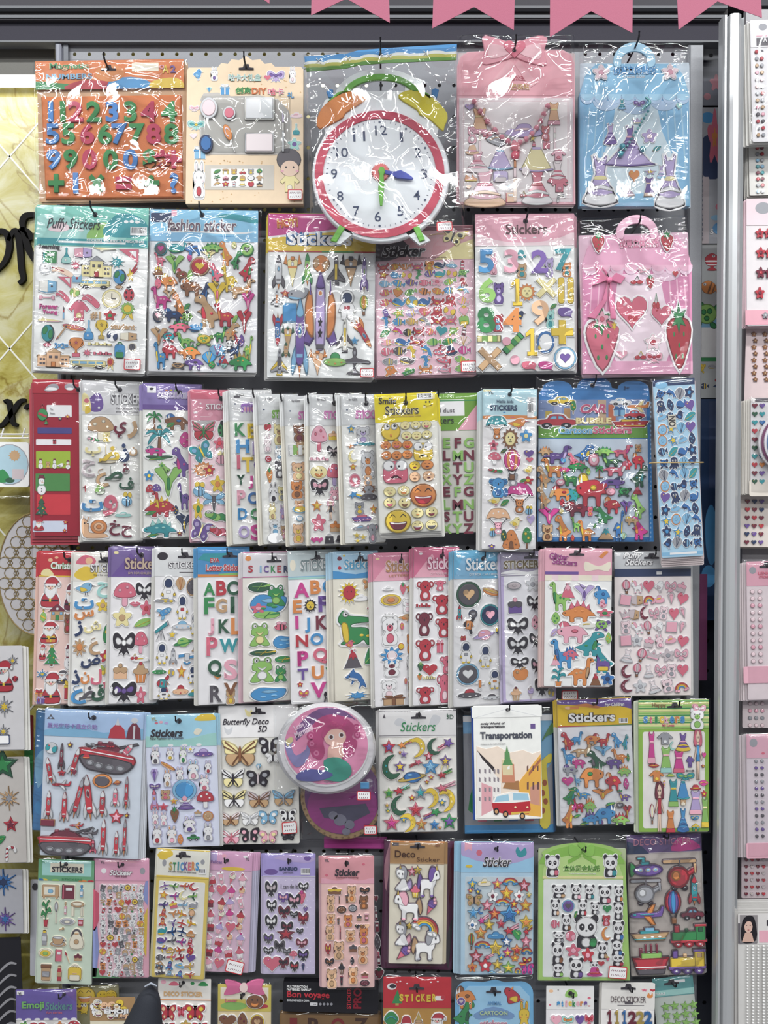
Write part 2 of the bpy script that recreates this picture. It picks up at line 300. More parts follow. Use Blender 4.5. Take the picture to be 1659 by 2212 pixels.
# ------------------------------------------------------------------ sticker drawings, in a box from -100 to 100
ICONS = {}
FULL = {}
for ln in '''
star star|1s 0 -5 100 48 5|2s 0 -5 60 28 5
heart heart|1h 0 -5 98|2e -42 38 15 9 30
flower flower|1f 0 0 98 5|2e 0 0 32 32
daisy daisy|1f 0 0 98 9|2e 0 0 40 40
bfly butterfly|1b 0 10 -30 70 -90 85 -95 35 -60 0 -80 -30 -60 -85 -20 -60 0 -15 20 -60 60 -85 80 -30 60 0 95 35 90 85 30 70|2e -58 42 23 24|2e 58 42 23 24|2e -45 -42 15 18|2e 45 -42 15 18|3e 0 0 9 62
bflyx butterfly|1b 0 20 -30 62 -98 95 -85 45 -80 5 -10 5 10 5 80 5 85 45 98 95 30 62|2b 0 0 -70 0 -78 -45 -45 -80 -10 -55 0 -20 10 -55 45 -80 78 -45 70 0|3p -85 80 -12 10 -12 16 -80 88|3p 85 80 12 10 12 16 80 88|3p -90 50 -14 2 -14 8 -88 56|3p 90 50 14 2 14 8 88 56|3p -45 -65 -10 -5 -6 -10 -40 -70|3p 45 -65 10 -5 6 -10 40 -70|3e 0 0 9 55
fish fish|1b -90 0 -40 60 30 50 60 10 95 45 95 -45 60 -10 30 -50 -40 -60|2b -12 52 6 52 6 -52 -12 -50|2b 28 44 40 36 40 -36 28 -42|We -58 14 14 14|Ke -60 14 8 8
whale whale|1b -95 -10 -70 45 0 55 50 20 66 40 60 80 95 62 88 10 60 -40 -10 -70 -70 -60|2b -85 -30 0 -42 40 -46 -10 -64 -70 -54|Ke -60 5 8 8
dolphin dolphin|1b -95 30 -60 55 -20 95 -5 70 40 50 75 0 98 -60 60 -40 30 -70 40 -20 0 5 -40 -30 -35 5 -65 20|2b -70 25 -30 25 20 10 -20 0|Ke -58 40 6 6
croc crocodile|1b -95 60 -72 90 -50 64 55 48 72 26 -20 18 -30 0 40 -5 80 -40 92 -88 50 -98 30 -70 0 -90 -60 -92 -88 -86 -65 -60 -72 0 -98 30|2b -82 20 -52 15 -45 -70 -70 -72|2e 20 -45 12 8|2e 55 -50 12 8|We -62 70 14 14|Ke -60 70 7 7
trex dinosaur|1b -90 75 -60 95 -20 85 -5 50 25 20 55 -10 95 -30 60 -50 40 -60 40 -95 8 -95 5 -65 -15 -60 -15 -95 -45 -95 -40 -50 -50 -15 -75 -5 -50 5 -40 30 -60 45 -90 50|2b -42 22 -25 10 -12 -40 -36 -45 -45 -15|2e 25 -15 12 9|We -55 76 10 10|Ke -57 76 6 6
longneck dinosaur|1b -95 80 -70 98 -45 85 -40 40 -20 10 30 20 65 0 98 -30 60 -25 50 -50 50 -95 25 -95 20 -55 -15 -55 -15 -95 -42 -95 -45 -40 -65 0 -70 60 -90 65|2e 0 -8 14 11|2e 30 -12 11 9|2b -62 20 -45 25 -35 -40 -48 -40|Ke -72 82 6 7
stego dinosaur|2p -60 20 -45 78 -25 35 -10 98 10 40 28 92 42 30 62 62 66 10|1b -98 -20 -80 5 -50 15 0 45 50 20 98 -35 60 -40 50 -60 48 -90 25 -90 20 -55 -25 -55 -28 -90 -52 -90 -55 -45 -80 -45|3e -20 0 12 10|3e 20 2 12 10|Ke -82 -15 6 6
tricer dinosaur|2e -52 35 38 48|1b -98 0 -85 30 -50 40 -10 45 40 45 75 15 98 -25 65 -30 60 -90 35 -90 28 -45 -20 -45 -25 -90 -52 -90 -55 -40 -85 -25|Wp -98 15 -90 62 -75 25|Wp -75 30 -62 80 -56 30|2e 15 5 20 14|Ke -70 5 6 7
ptero dinosaur|1b 0 20 -40 70 -98 62 -60 20 -30 -10 -20 -60 0 -92 15 -50 30 -10 60 20 98 62 40 75|2b -10 10 10 10 8 -50 -8 -50|1p -12 40 -55 98 14 62|Ke -8 55 6 6
bear bear|1e -52 72 24 24|1e 52 72 24 24|1b 0 85 65 60 68 10 40 -5 70 -40 60 -90 0 -95 -60 -90 -70 -40 -40 -5 -68 10 -65 60|2e 0 18 30 22|2e 0 -50 36 32|Ke -28 42 7 9|Ke 28 42 7 9|Ke 0 26 9 7
bunny bunny|1e -30 72 17 30 8|1e 30 72 17 30 -8|1b 0 55 60 35 55 -10 40 -20 60 -60 50 -92 0 -95 -50 -92 -60 -60 -40 -20 -55 -10 -60 35|2e -30 72 8 20 8|2e 30 72 8 20 -8|Ke -25 15 6 8|Ke 25 15 6 8|2e -42 -2 11 7|2e 42 -2 11 7|3e 0 -60 28 26
panda panda|Ke -58 80 22 22|Ke 58 80 22 22|Kb 0 0 50 -20 62 -60 55 -95 0 -98 -55 -95 -62 -60 -50 -20|We 0 30 72 60|We 0 -62 32 28|Ke -30 30 18 20|Ke 30 30 18 20|We -28 33 6 6|We 28 33 6 6|Ke 0 8 8 6|1b 30 -40 70 -45 60 -85 25 -80
lion lion|1s 0 0 98 72 13|2e 0 0 60 60|Ke -22 15 7 9|Ke 22 15 7 9|Ke 0 -8 10 7|Kr -18 -28 18 -23
koala koala|1e -68 50 30 28|1e 68 50 30 28|2e -68 50 17 16|2e 68 50 17 16|1b 0 85 60 55 55 5 40 -10 60 -50 45 -95 0 -98 -45 -95 -60 -50 -40 -10 -55 5 -60 55|Ke -25 42 6 7|Ke 25 42 6 7|Ke 0 26 9 14|2e 0 -52 30 30
cupcake cupcake|2p -55 -10 55 -10 40 -95 -40 -95|1b -75 -5 -62 30 -40 35 -30 65 0 85 30 65 40 35 62 30 75 -5 0 -22|3e 0 80 17 17|Wp -25 -25 -18 -25 -15 -90 -20 -90|Wp 18 -25 25 -25 20 -90 15 -90
icecream ice_cream|2p -45 5 45 5 0 -98|1e 0 32 56 44|1e 0 5 50 16|3e -25 52 24 18|3e 0 80 18 16
donut donut|1e 0 0 95 90|2e 0 0 82 74|3e 0 0 28 26|We -45 30 8 5|We 40 40 8 5|We 30 -45 8 5
cake cake|1r -72 -85 72 -10 8|2b -75 -5 -60 28 60 28 75 -5 40 -30 0 -12 -40 -30|3e 0 48 22 22
cup drink|1p -45 60 45 60 32 -95 -32 -95|2r -54 54 54 72 6|3p 5 72 18 98 28 98 18 72|2e 0 -20 22 24
bottle bottle|1r -38 -95 38 30 14|2r -18 28 18 60 4|2r -26 58 26 92 5|Wr -32 -60 32 -8 4
candy lollipop|Wr -6 -98 6 0 3|1e 0 40 52 54|2a 0 40 22 36 0 270
rainbow rainbow|Ra 0 -40 82 98 0 180|Oa 0 -40 66 82 0 180|Ya 0 -40 50 66 0 180|Xa 0 -40 34 50 0 180|1e -72 -48 30 22|1e 72 -48 30 22|1e -50 -56 24 18|1e 50 -56 24 18
cloud cloud|1b -90 -30 -72 20 -40 22 -20 60 30 60 45 25 80 20 90 -30 0 -48|2b -50 0 -20 25 30 25 20 10 -20 8
unicorn unicorn|3b 55 10 80 45 98 -20 84 -60 72 -20|1b -60 10 -40 5 0 8 50 10 70 0 65 -40 70 -95 45 -95 40 -50 -10 -50 -15 -95 -38 -95 -40 -40 -55 -20|1b -92 25 -80 62 -45 72 -22 40 -28 0 -62 10 -80 12|2b -62 76 -20 86 2 40 -8 0 -32 8 -48 50|Lp -76 66 -68 100 -56 70|2e 50 -90 14 9|2e -28 -90 14 9|Ke -65 42 7 8
unisit unicorn|3b 30 -60 80 -10 98 -60 70 -95 40 -90|1b -10 -10 20 0 45 -50 60 -95 -70 -95 -55 -60 -30 -40|1b -70 35 -60 70 0 75 30 50 25 5 -10 -10 -50 5|2b -55 72 10 90 45 50 30 -10 10 10 15 55 -20 65|Lp -40 72 -25 100 -12 74|2e -58 -90 18 10|2e 48 -90 18 10|Ke -40 35 6 9|Ke -2 33 6 9
rocket rocket|Op -16 -60 16 -60 0 -100|2b -30 -15 -72 -55 -62 -92 -26 -58|2b 30 -15 72 -55 62 -92 26 -58|1b 0 98 30 62 36 0 28 -62 -28 -62 -36 0 -30 62|2b 0 98 18 80 30 58 0 50 -30 58 -18 80|We 0 18 19 19|3e 0 18 13 13|2r -26 -50 26 -40
bigship space_shuttle|2p -60 -20 -98 -80 -60 -88 -35 -70|2p 60 -20 98 -80 60 -88 35 -70|3b -72 40 -55 50 -45 30 -38 -65 -78 -45 -85 10|3b 72 40 55 50 45 30 38 -65 78 -45 85 10|2p -62 40 -58 80 -50 40|2p 62 40 58 80 50 40|1b 0 98 20 75 26 40 24 -85 -24 -85 -26 40 -20 75|2b 0 98 15 80 22 58 -22 58 -15 80|We 0 45 17 11|3e 0 45 12 8|Ks 0 -30 14 6 5|Ks 0 -58 14 6 5|kr -22 -98 22 -84
shuttle space_shuttle|3r -30 -98 30 -75|1b 0 98 18 60 22 10 85 -50 85 -75 22 -65 22 -85 -22 -85 -22 -65 -85 -75 -85 -50 -22 10 -18 60|2r -12 -60 12 40 6|3p -22 5 -85 -50 -85 -64 -22 -30|3p 22 5 85 -50 85 -64 22 -30|Ke 0 68 8 10
planet planet|2e 0 0 98 28 18|1e 0 5 60 60|2b -90 -40 -95 -22 -30 -14 60 12 95 28 60 0 -30 -34|3e -18 32 20 10
one numeral|1p -45 -95 60 -95 60 -66 28 -66 28 95 -12 95 -62 62 -62 34 -14 55 -14 -66 -45 -66
ball ball|1e 0 0 92 92|2b -50 70 -20 20 -35 -30 -75 -40 -85 20|2b 80 30 30 20 10 -20 40 -75 80 -40|3e -35 45 14 9
globe globe|1e 0 20 70 72|2b -50 60 -10 80 0 40 -30 10 -55 20|2b 20 40 55 50 60 0 30 -30 10 0|3r -8 -75 8 -50|3e 0 -80 45 16|ka 0 20 72 80 260 430
moon moon|1b 30 95 -40 80 -90 20 -80 -50 -20 -95 45 -85 80 -48 10 -55 -32 -20 -28 42|2e -58 10 10 12|2e -50 -35 9 9
shoot shooting_star|2p -20 20 95 95 98 72 0 -5|3p 0 0 98 50 98 30 5 -20|1s -35 -25 68 32 5 10
car car|1b -95 -30 -90 10 -50 20 -30 62 30 62 55 20 95 10 95 -35 0 -42|2p -38 20 -22 50 0 50 0 20|2p 8 20 8 50 25 50 42 20|Ke -50 -42 25 25|Ke 50 -42 25 25|se -50 -42 11 11|se 50 -42 11 11
bus bus|1r -98 -42 98 58 18|2r -86 5 80 42 6|Kr -98 -18 98 -11|1r -52 5 -44 42|1r -8 5 2 42|1r 38 5 46 42|Ke -60 -46 23 23|Ke 60 -46 23 23|se -60 -46 10 10|se 60 -46 10 10
plane plane|2p -10 0 30 85 50 85 30 0|1b -98 -5 -60 20 60 18 85 62 98 58 88 -2 70 -18 -60 -22|2p -20 -8 25 -85 48 -85 22 -10|3e -72 5 12 9|3r -40 5 40 9
topplane plane|1b 0 98 14 60 14 20 98 0 98 -20 14 -12 10 -60 45 -80 45 -92 -45 -92 -45 -80 -10 -60 -14 -12 -98 -20 -98 0 -14 20 -14 60|2r -98 -14 98 -8|3e 0 55 8 14
boat boat|3r -26 20 22 52 3|2r -52 -20 45 22 6|1p -98 -8 98 2 72 -80 -72 -80|We -30 -42 10 10|We 10 -40 10 10|We 48 -38 10 10|2p -85 -55 -78 -64 76 -62 82 -50
ship ship|3r -60 0 -42 60|3r -30 20 -18 85 5|3r 0 20 12 85 5|3r 30 20 42 85 5|2r -50 0 60 32 4|1p -98 5 98 5 70 -90 -70 -90|Wr -84 -52 84 -44|kp -80 -60 80 -60 70 -92 -70 -92
train train|1r -90 -42 50 30 8|1r 40 -42 90 72 4|3r 34 68 98 86 4|2r 52 28 78 62 3|3r -76 30 -50 82 4|2r -20 30 0 56 6|3r -98 -58 98 -40 3|3e -60 -70 25 25|3e 0 -70 25 25|3e 60 -70 25 25|se -60 -70 9 9|se 0 -70 9 9|se 60 -70 9 9
balloon hot_air_balloon|1e 0 30 68 68|2e 0 30 46 67|3e 0 30 20 66|kp -42 -22 -17 -64 -13 -64 -36 -24|kp 42 -22 17 -64 13 -64 36 -24|Hr -20 -96 20 -62 5
heli helicopter|2r -98 58 98 74 8|kr -6 25 6 76|1p 30 5 98 38 98 8 40 -25|1e -8 -22 62 58|3e -25 -12 28 30|Ke -35 -86 16 11|Ke 28 -86 16 11|2r 84 0 96 50
chute parachute|Kp -82 25 -6 -40 -3 -40 -76 25|Kp 82 25 6 -40 3 -40 76 25|1b -98 18 -62 85 0 99 62 85 98 18 50 30 0 20 -50 30|2e -40 60 9 9|2e 0 72 9 9|2e 40 60 9 9|3e -20 -14 10 10|3e 20 -14 10 10|3e 0 -34 27 25|3b -25 -60 25 -60 22 -92 -22 -92|2e 0 -76 14 12|Ke -9 -32 4 5|Ke 9 -32 4 5
tree tree|Hr -12 -98 12 -30 3|1b 0 98 50 70 70 10 45 -40 -45 -40 -70 10 -50 70|2e -20 40 20 14|2e 20 0 18 14
xmas christmas_tree|Hr -12 -98 12 -75 3|1p 0 95 45 30 20 30 65 -25 30 -25 85 -78 -85 -78 -30 -25 -65 -25 -20 30 -45 30|Ys 0 88 24 10 5|Re -18 0 9 9|Ye 20 -20 9 9|Re 30 -60 9 9|be -35 -60 9 9
palm palm|Hb -12 -98 12 -98 12 20 -6 30|1b 0 35 -50 80 -95 40 -50 55|1b 0 35 50 80 95 40 50 55|1b 0 35 -50 40 -80 -20 -30 25|1b 0 35 50 40 80 -20 30 25|1b 0 30 -15 80 10 98 20 60|2e -50 -90 45 9|2e 50 -90 45 9
mushroom mushroom|2r -26 -95 26 0 20|1b -95 -10 -82 50 -30 90 30 90 82 50 95 -10 0 -26|3e -45 35 15 13|3e 20 58 14 12|3e 50 15 12 11
bee bee|2e -20 62 30 28 30|2e 42 58 28 26 -30|1e 0 -5 72 50|Kp -15 45 5 46 5 -56 -15 -54|Kp 30 38 45 30 45 -40 30 -48|Ke -50 8 7 9
snail snail|2b -95 70 -70 72 -45 30 -40 -40 60 -45 98 -82 -60 -88 -92 -50 -98 10|1e 30 8 62 60|3e 30 8 40 38|1e 30 8 20 19|Ke -76 40 6 8|Ke -55 42 6 8|2p -80 65 -90 98 -82 98 -72 65|2p -60 60 -50 95 -42 95 -52 58
frog frog|1e -45 65 28 28|1e 45 65 28 28|1b 0 65 70 45 76 0 45 -15 72 -50 92 -90 40 -96 0 -80 -40 -96 -92 -90 -72 -50 -45 -15 -76 0 -70 45|We -45 68 17 17|We 45 68 17 17|Ke -42 68 9 9|Ke 42 68 9 9|2e 0 -45 38 32|3b -36 22 0 8 36 22 0 -8
lily lily_pad|1e 0 0 95 60|2p 0 0 90 40 96 10|2p -60 2 60 -2 60 2 -60 6|2p -20 -40 22 42 26 40 -16 -42
pond pond|1b -95 10 -50 60 30 50 95 40 80 -30 30 -60 -40 -70 -85 -40|2b -40 20 0 35 50 20 0 5|3e -30 -30 18 10|3e 30 -20 18 10
sun sun|2s 0 0 98 64 14|1e 0 0 60 60|Ke -20 10 6 8|Ke 20 10 6 8
house house|1r -70 -92 70 18 3|2p -98 8 0 96 98 8|3r -18 -92 18 -35 3|We 0 38 16 16|br -56 -28 -30 0 2|br 30 -28 56 0 2
school school|1r -98 -80 98 18 2|1r -42 -80 42 55 2|2p -52 52 0 98 52 52|2r -98 14 -42 32|2r 42 14 98 32|3r -14 -80 14 -34|kr -85 -20 -70 0|kr -65 -20 -50 0|kr 50 -20 65 0|kr 70 -20 85 0|kr -85 -60 -70 -40|kr -65 -60 -50 -40|kr 50 -60 65 -40|kr 70 -60 85 -40|kr -28 0 -8 25|kr 8 0 28 25
gown gown|1p -25 90 -16 70 16 70 25 90 36 85 22 20 85 -85 0 -98 -85 -85 -22 20 -36 85|2b -82 -85 -64 -55 -20 -62 20 -62 64 -55 82 -85 0 -98|3b -24 12 24 12 30 -2 -30 -2|2b -55 -35 0 -22 55 -35 60 -45 0 -36 -60 -45
longdress dress|1p -48 95 -22 78 22 78 48 95 62 80 42 28 80 -95 -80 -95 -42 28 -62 80|2p -74 -60 74 -60 80 -95 -80 -95|3r -42 24 42 38 3
shirt shirt|1p -40 80 -15 92 15 92 40 80 98 15 70 -8 46 20 46 -88 -46 -88 -46 20 -70 -8 -98 15|2b -15 92 0 72 15 92|3b -22 -30 0 -15 22 -30 20 -60 -20 -60
skirt skirt|1p -25 90 25 90 90 -80 0 -95 -90 -80|2r -26 72 26 92 3|2b -85 -72 0 -84 85 -72 90 -82 0 -97 -90 -82
doll paper_doll|3b 0 98 38 85 44 32 -44 32 -38 85|Fe 0 65 24 24|Fp -8 45 8 45 20 30 48 -18 40 -24 20 5 16 -30 18 -96 4 -96 0 -40 -4 -96 -18 -96 -16 -30 -20 5 -40 -24 -48 -18 -20 30|1p -18 34 18 34 16 0 20 -28 -20 -28 -16 0|3b -24 72 0 92 24 72 22 86 0 98 -22 86|Ke -9 63 4 5|Ke 9 63 4 5
emoji emoji|1e 0 0 98 92|Ke -30 28 9 15|Ke 30 28 9 15|2b -45 -15 0 -28 45 -15 30 -55 0 -65 -30 -55
emowow emoji|1e 0 0 92 90|1e -50 -85 20 14|1e 50 -85 20 14|We -34 45 30 32|We 34 45 30 32|Ke -30 52 12 13|Ke 38 52 12 13|2e 0 -40 10 16
emosad emoji|1b -90 -20 -70 60 0 80 70 60 90 -20 75 -85 0 -95 -75 -85|We -46 45 44 42|We 46 45 44 42|Ke -28 38 11 11|Ke 28 38 11 11|2b -40 -58 0 -30 40 -58 30 -50 0 -44 -30 -50
emograt emoji|1e 0 0 96 92|Kb -60 30 -38 50 -15 30 -20 38 -38 56 -56 38|Kb 60 30 38 50 15 30 20 38 38 56 56 38|2b -62 -5 0 -12 62 -5 40 -55 0 -66 -40 -55|Wb -55 -6 0 -13 55 -6 50 -20 0 -26 -50 -20
emoflat emoji|1e 0 0 98 90|Kr -45 22 -15 30|Kr 15 22 45 30|2e 0 -30 26 12
book book|3p -98 -55 0 -75 98 -55 98 -68 0 -90 -98 -68|1p -95 45 0 60 0 -78 -95 -60|2p 95 45 0 60 0 -78 95 -60|ke 45 -10 12 12
notebook notebook|1r -75 -90 80 90 8|2r -75 -90 -55 90 4|Wr -30 20 55 55 4
trophy trophy|1a -50 40 22 34 60 300|1a 50 40 22 34 -120 120|1b -60 85 60 85 50 10 12 -25 12 -60 -12 -60 -12 -25 -50 10|2r -40 -95 40 -60 4|2s 0 45 24 10 5
bag backpack|2a 0 55 26 38 0 180|1r -72 -92 72 62 34|2r -56 -92 56 -25 15|3r -28 -15 28 0 4
handbag handbag|2a 0 20 38 50 0 180|1p -75 25 75 25 90 -85 -90 -85|3e 0 -20 14 14
hotdog hotdog|2e 0 0 95 40 -20|1e 0 10 96 24 -20|Yp -70 40 -20 22 30 4 70 -10 72 -18 -20 14 -72 32
clock clock|1e 0 0 95 95|2e 0 0 76 76|Kr -5 -5 5 55|Kr -5 -5 45 5
flask flask|1b -16 95 16 95 16 30 75 -60 55 -92 -55 -92 -75 -60 -16 30|2b -50 -20 50 -20 70 -60 50 -88 -50 -88 -70 -60|3e -10 -50 14 14
pencil pencil|1p -70 -60 -50 -78 85 60 68 78|2p -70 -60 -50 -78 -95 -98|3p 85 60 68 78 85 95 98 78
shoe shoe|1b -95 -10 -70 30 -20 0 40 -20 95 -40 98 -65 -90 -65|2r -96 -80 98 -62 8|3e -50 5 16 8
medal medal|2p -45 -20 -60 -98 -25 -75 -5 -30|2p 45 -20 60 -98 25 -75 5 -30|1s 0 25 72 58 12|3e 0 25 42 42
paperplane paper_plane|1p -98 60 98 20 -40 10|2p 98 20 -40 10 -20 -40 0 -5
setsq set_square|1p -95 70 95 70 95 -90|2p 0 50 75 50 75 -35
hand hand|1b -98 20 -40 60 40 20 98 -40 70 -80 10 -40 -50 0 -90 -5|2p -90 60 -98 50 10 -5 14 5
tank tank|3p -98 90 -92 98 -10 50 -16 40|2b -50 25 -35 60 0 72 40 60 55 25|2r -10 60 8 84 4|2r 28 56 44 74 4|1b -95 10 -60 32 90 28 98 0 78 -28 -78 -28|kb -85 -8 90 -8 76 -75 30 -88 -60 -78|Se -50 -50 16 16|Se -12 -55 16 16|Se 26 -55 16 16|Se 58 -48 14 14|sr -90 10 95 16
santa santa|1b 0 -5 60 -20 76 -95 -76 -95 -60 -20|Fe 0 35 38 34|Wb -42 35 -46 -10 0 -48 46 -10 42 35 0 14|1b -44 48 -22 92 40 98 76 60 44 50|Wr -48 42 48 58 8|We 74 52 14 14|Kr -72 -62 72 -48 2|Yr -10 -66 10 -44 2|Ke -14 40 5 6|Ke 14 40 5 6|re 0 28 7 6
snowman snowman|We 0 -45 62 52|We 0 35 42 40|Ur -48 65 48 76 3|Ur -30 72 30 98 3|Ke -14 42 6 7|Ke 14 42 6 7|Op 0 36 34 28 0 26|1r -40 -4 40 8 5|Ke 0 -35 6 6|Ke 0 -60 6 6
gift gift|1r -80 -90 80 30 5|2r -90 20 90 48 5|3r -14 -90 14 48|3b 0 48 -60 50 -70 90 -20 85|3b 0 48 60 50 70 90 20 85
astro astronaut|We 0 45 54 50|Ne 0 42 38 36|Wb -40 5 40 5 62 -40 48 -46 42 -90 8 -94 0 -60 -8 -94 -42 -90 -48 -46 -62 -40|1r -22 -35 22 -10 5|2e -28 -92 20 10|2e 28 -92 20 10|2e -58 -42 12 12|2e 58 -42 12 12
ufo ufo|2e 0 28 42 46|1e 0 -10 98 36|3e -55 -12 10 8|3e 0 -24 13 9|3e 55 -12 10 8
telescope telescope|3p -5 0 -50 -98 -42 -98 5 0|3p 0 0 40 -98 48 -98 8 0|3r -4 -98 4 0|1p -70 -20 60 60 75 30 -60 -42|2p 60 62 78 72 92 38 74 26
satellite satellite|2p -98 40 -30 50 -30 10 -98 0|2p 98 -5 30 -15 30 20 98 35|1r -28 -45 28 60 6|3a 0 -60 20 40 180 360
cane candy_cane|Wb -20 -98 5 -98 10 20 30 55 60 40 75 0 95 20 80 75 30 90 -10 60|1p -18 -70 6 -60 7 -40 -16 -50|1p -14 -20 8 -10 9 10 -12 0|1p -5 40 15 40 10 70 -8 60|1p 40 88 45 58 62 50 70 78
flake snowflake|1s 0 0 98 16 6|1s 0 0 66 36 12|2s 0 0 40 20 6
crown crown|1p -80 -55 -92 50 -45 5 0 78 45 5 92 50 80 -55|2r -80 -60 80 -38 4|3e 0 20 13 13|3e -92 50 9 9|3e 92 50 9 9
bow bow|1p -10 -10 -50 -90 -20 -70 0 -95 5 -10|1p 10 -10 50 -90 20 -70 0 -95 -5 -10|1b 0 15 -60 75 -96 50 -90 -20 -60 -45 0 -15|1b 0 15 60 75 96 50 90 -20 60 -45 0 -15|2b -15 5 -55 40 -75 20 -55 -15|2b 15 5 55 40 75 20 55 -15|3e 0 0 20 22
berry strawberry|1b 0 -95 -72 10 -60 62 0 72 60 62 72 10|2s 0 70 50 22 6|3e -30 20 6 9|3e 30 20 6 9|3e 0 -15 6 9|3e -20 -50 6 9|3e 20 -50 6 9
apple apple|1b 0 60 45 75 80 30 60 -60 0 -90 -60 -60 -80 30 -45 75|2b 0 60 20 98 55 95 30 70|3e -35 30 14 20
cherry cherries|2p -40 -20 10 90 18 90 -30 -15|2p 45 -20 12 90 18 95 52 -15|1e -42 -45 42 42|1e 45 -45 42 42|We -55 -32 10 8
octo octopus|1b 0 95 65 70 70 10 96 -70 60 -55 40 -96 10 -60 -15 -96 -40 -60 -72 -90 -96 -60 -60 -10 -65 70|We -25 40 16 18|We 25 40 16 18|Ke -23 38 8 9|Ke 23 38 8 9|2e 0 8 12 6
crab crab|1b -60 -10 -95 10 -98 60 -70 80 -60 40 -40 20|1b 60 -10 95 10 98 60 70 80 60 40 40 20|1p -95 -60 -40 -20 -30 -40 -80 -90|1p 95 -60 40 -20 30 -40 80 -90|1e 0 -15 62 46|We -22 40 14 16|We 22 40 14 16|Ke -22 40 7 8|Ke 22 40 7 8|2e 0 -25 26 10
turtle turtle|2e 72 35 26 24|2e -60 -55 24 16 30|2e 40 -60 24 16 -30|2e -40 55 22 14 -30|1e -5 5 68 55|3e -25 15 18 16|3e 15 20 18 16|3e -5 -20 18 14|Ke 80 42 5 6
sub submarine|2r 10 30 30 90 4|2r 10 76 55 92 5|2r -15 25 35 55 6|3b 70 20 98 45 98 -65 70 -30|1e -5 -15 88 50|We -50 -10 17 18|We -5 -10 17 18|We 40 -10 17 18|be -50 -10 11 12|be -5 -10 11 12|be 40 -10 11 12
cater caterpillar|1e 70 -30 32 40|1e 30 -15 34 42|2e -10 -20 34 42|1e -40 0 32 40|2e -65 20 34 40|We -75 40 14 16|We -50 42 14 16|Ke -75 40 7 8|Ke -52 42 7 8
dragonfly dragonfly|2b 0 20 -60 85 -95 60 -60 20|2b 0 20 60 85 95 60 60 20|2b 0 10 -70 10 -90 -35 -40 -25|2b 0 10 70 10 90 -35 40 -25|1b -12 60 12 60 14 0 5 -95 -5 -95 -14 0|We -14 62 12 12|We 14 62 12 12|Ke -14 62 6 6|Ke 14 62 6 6
gem gem|1p -62 40 -40 78 40 78 62 40 0 -85|2p -30 40 0 78 30 40|2p -30 38 30 38 0 -80
leaf leaf|1b -90 -62 -40 45 40 75 95 62 70 0 10 -62|2p -85 -60 60 40 62 36 -80 -66
egg egg|1b 0 95 50 40 62 -30 0 -95 -62 -30 -50 40|2e -20 30 13 13|2e 22 0 13 13|2e -15 -45 13 13
volcano volcano|1p -92 -85 -25 50 25 50 92 -85|2b -28 52 -45 0 -15 25 0 -10 20 25 40 5 28 52 0 75|3e -10 82 12 12|3e 20 92 8 8
plant potted_plant|2p -36 -45 36 -45 26 -96 -26 -96|1b 0 -45 -30 -10 -80 -20 -60 20 -10 0|1b 0 -40 30 10 85 10 60 45 10 20|1b 0 0 -20 50 -70 60 -40 85 5 40|1b 0 20 30 70 60 90 30 95 0 60|1r -5 -50 5 60
stool stool|2r -75 -95 -52 45 4|2r 52 -95 75 45 4|1e 0 55 92 36|3e 0 62 70 22
cabinet cabinet|1r -92 -75 92 80 14|2r -72 -50 50 58 6|3e 0 0 30 28|1r -80 -95 -60 -72|1r 60 -95 80 -72
kettle kettle|3a 0 20 50 66 0 180|1b -40 40 40 40 85 -30 60 -85 -60 -85 -85 -30|2r -25 36 25 52 6|2e 0 -25 30 22
plate plate|1e 0 0 96 66|2e 0 0 74 48|3e 0 0 36 26
teacup teacup|3e 0 -55 96 38|2e 0 -50 70 24|2a 60 0 16 28 0 360|1b -62 35 62 35 50 -45 20 -60 -20 -60 -50 -45|2e 0 35 60 16
jar jar|1r -60 -92 60 45 18|2r -66 40 66 75 8|3r -48 -50 48 5 5
spoon spoon|1r -9 -98 9 20 8|1e 0 55 36 44|2e 0 55 22 30
carton carton|1p -50 -95 50 -95 50 40 30 95 -30 95 -50 40|2r -50 -40 50 20|3r -32 70 32 95 2
hat hat|1e 0 -40 96 34|1b -50 -35 -42 60 0 75 42 60 50 -35|2b -50 -30 50 -30 48 -5 -48 -5
hut hut|1b -90 -90 -80 0 -30 85 30 85 80 0 90 -90|3p -30 -90 -20 -30 0 -10 20 -30 30 -90|2e -45 0 9 9|2e 45 0 9 9|2e 0 45 10 10|2e -55 -50 9 9|2e 55 -50 9 9
lips lips|1b 0 20 -30 45 -95 5 -40 -50 0 -60 40 -50 95 5 30 45|2b -80 5 0 8 80 5 0 -8
tube lipstick|1r -26 -95 26 0 4|2r -20 0 20 40|3p -18 40 18 40 18 70 -18 95
brush paintbrush|1r -8 -98 8 20 4|2r -12 18 12 38|3b -14 38 14 38 18 65 0 98 -18 65
envelope envelope|1r -90 -60 90 65 8|2p -90 62 0 0 90 62|Rh 0 5 22
bird bird|1b -95 10 -40 40 -10 75 40 80 60 40 40 -30 -10 -50 -50 -30|2b -50 20 -10 10 20 -20 -40 -35|3p 56 50 95 40 58 30|Ke 35 52 7 8|3r -5 -80 2 -48|3r 15 -75 22 -40
wreath ornament|1b 0 40 60 0 60 -60 0 -95 -60 -60 -60 0|2p -50 0 60 -40 50 -65 -60 -25|3r -14 38 14 60 3|3a 0 72 10 18 0 360
speech speech_bubble|1b -90 10 -60 65 30 70 92 20 70 -50 90 -90 40 -62 -50 -62
cross cross|1p -30 95 30 95 30 30 95 30 95 -30 30 -30 30 -95 -30 -95 -30 -30 -95 -30 -95 30 -30 30
crossx cross|1p -95 60 -60 95 0 35 60 95 95 60 35 0 95 -60 60 -95 0 -35 -60 -95 -95 -60 -35 0
bars equals_sign|1r -80 -95 -15 95 22|1r 15 -95 80 95 22|2e -48 20 18 18|2e 48 -30 18 18
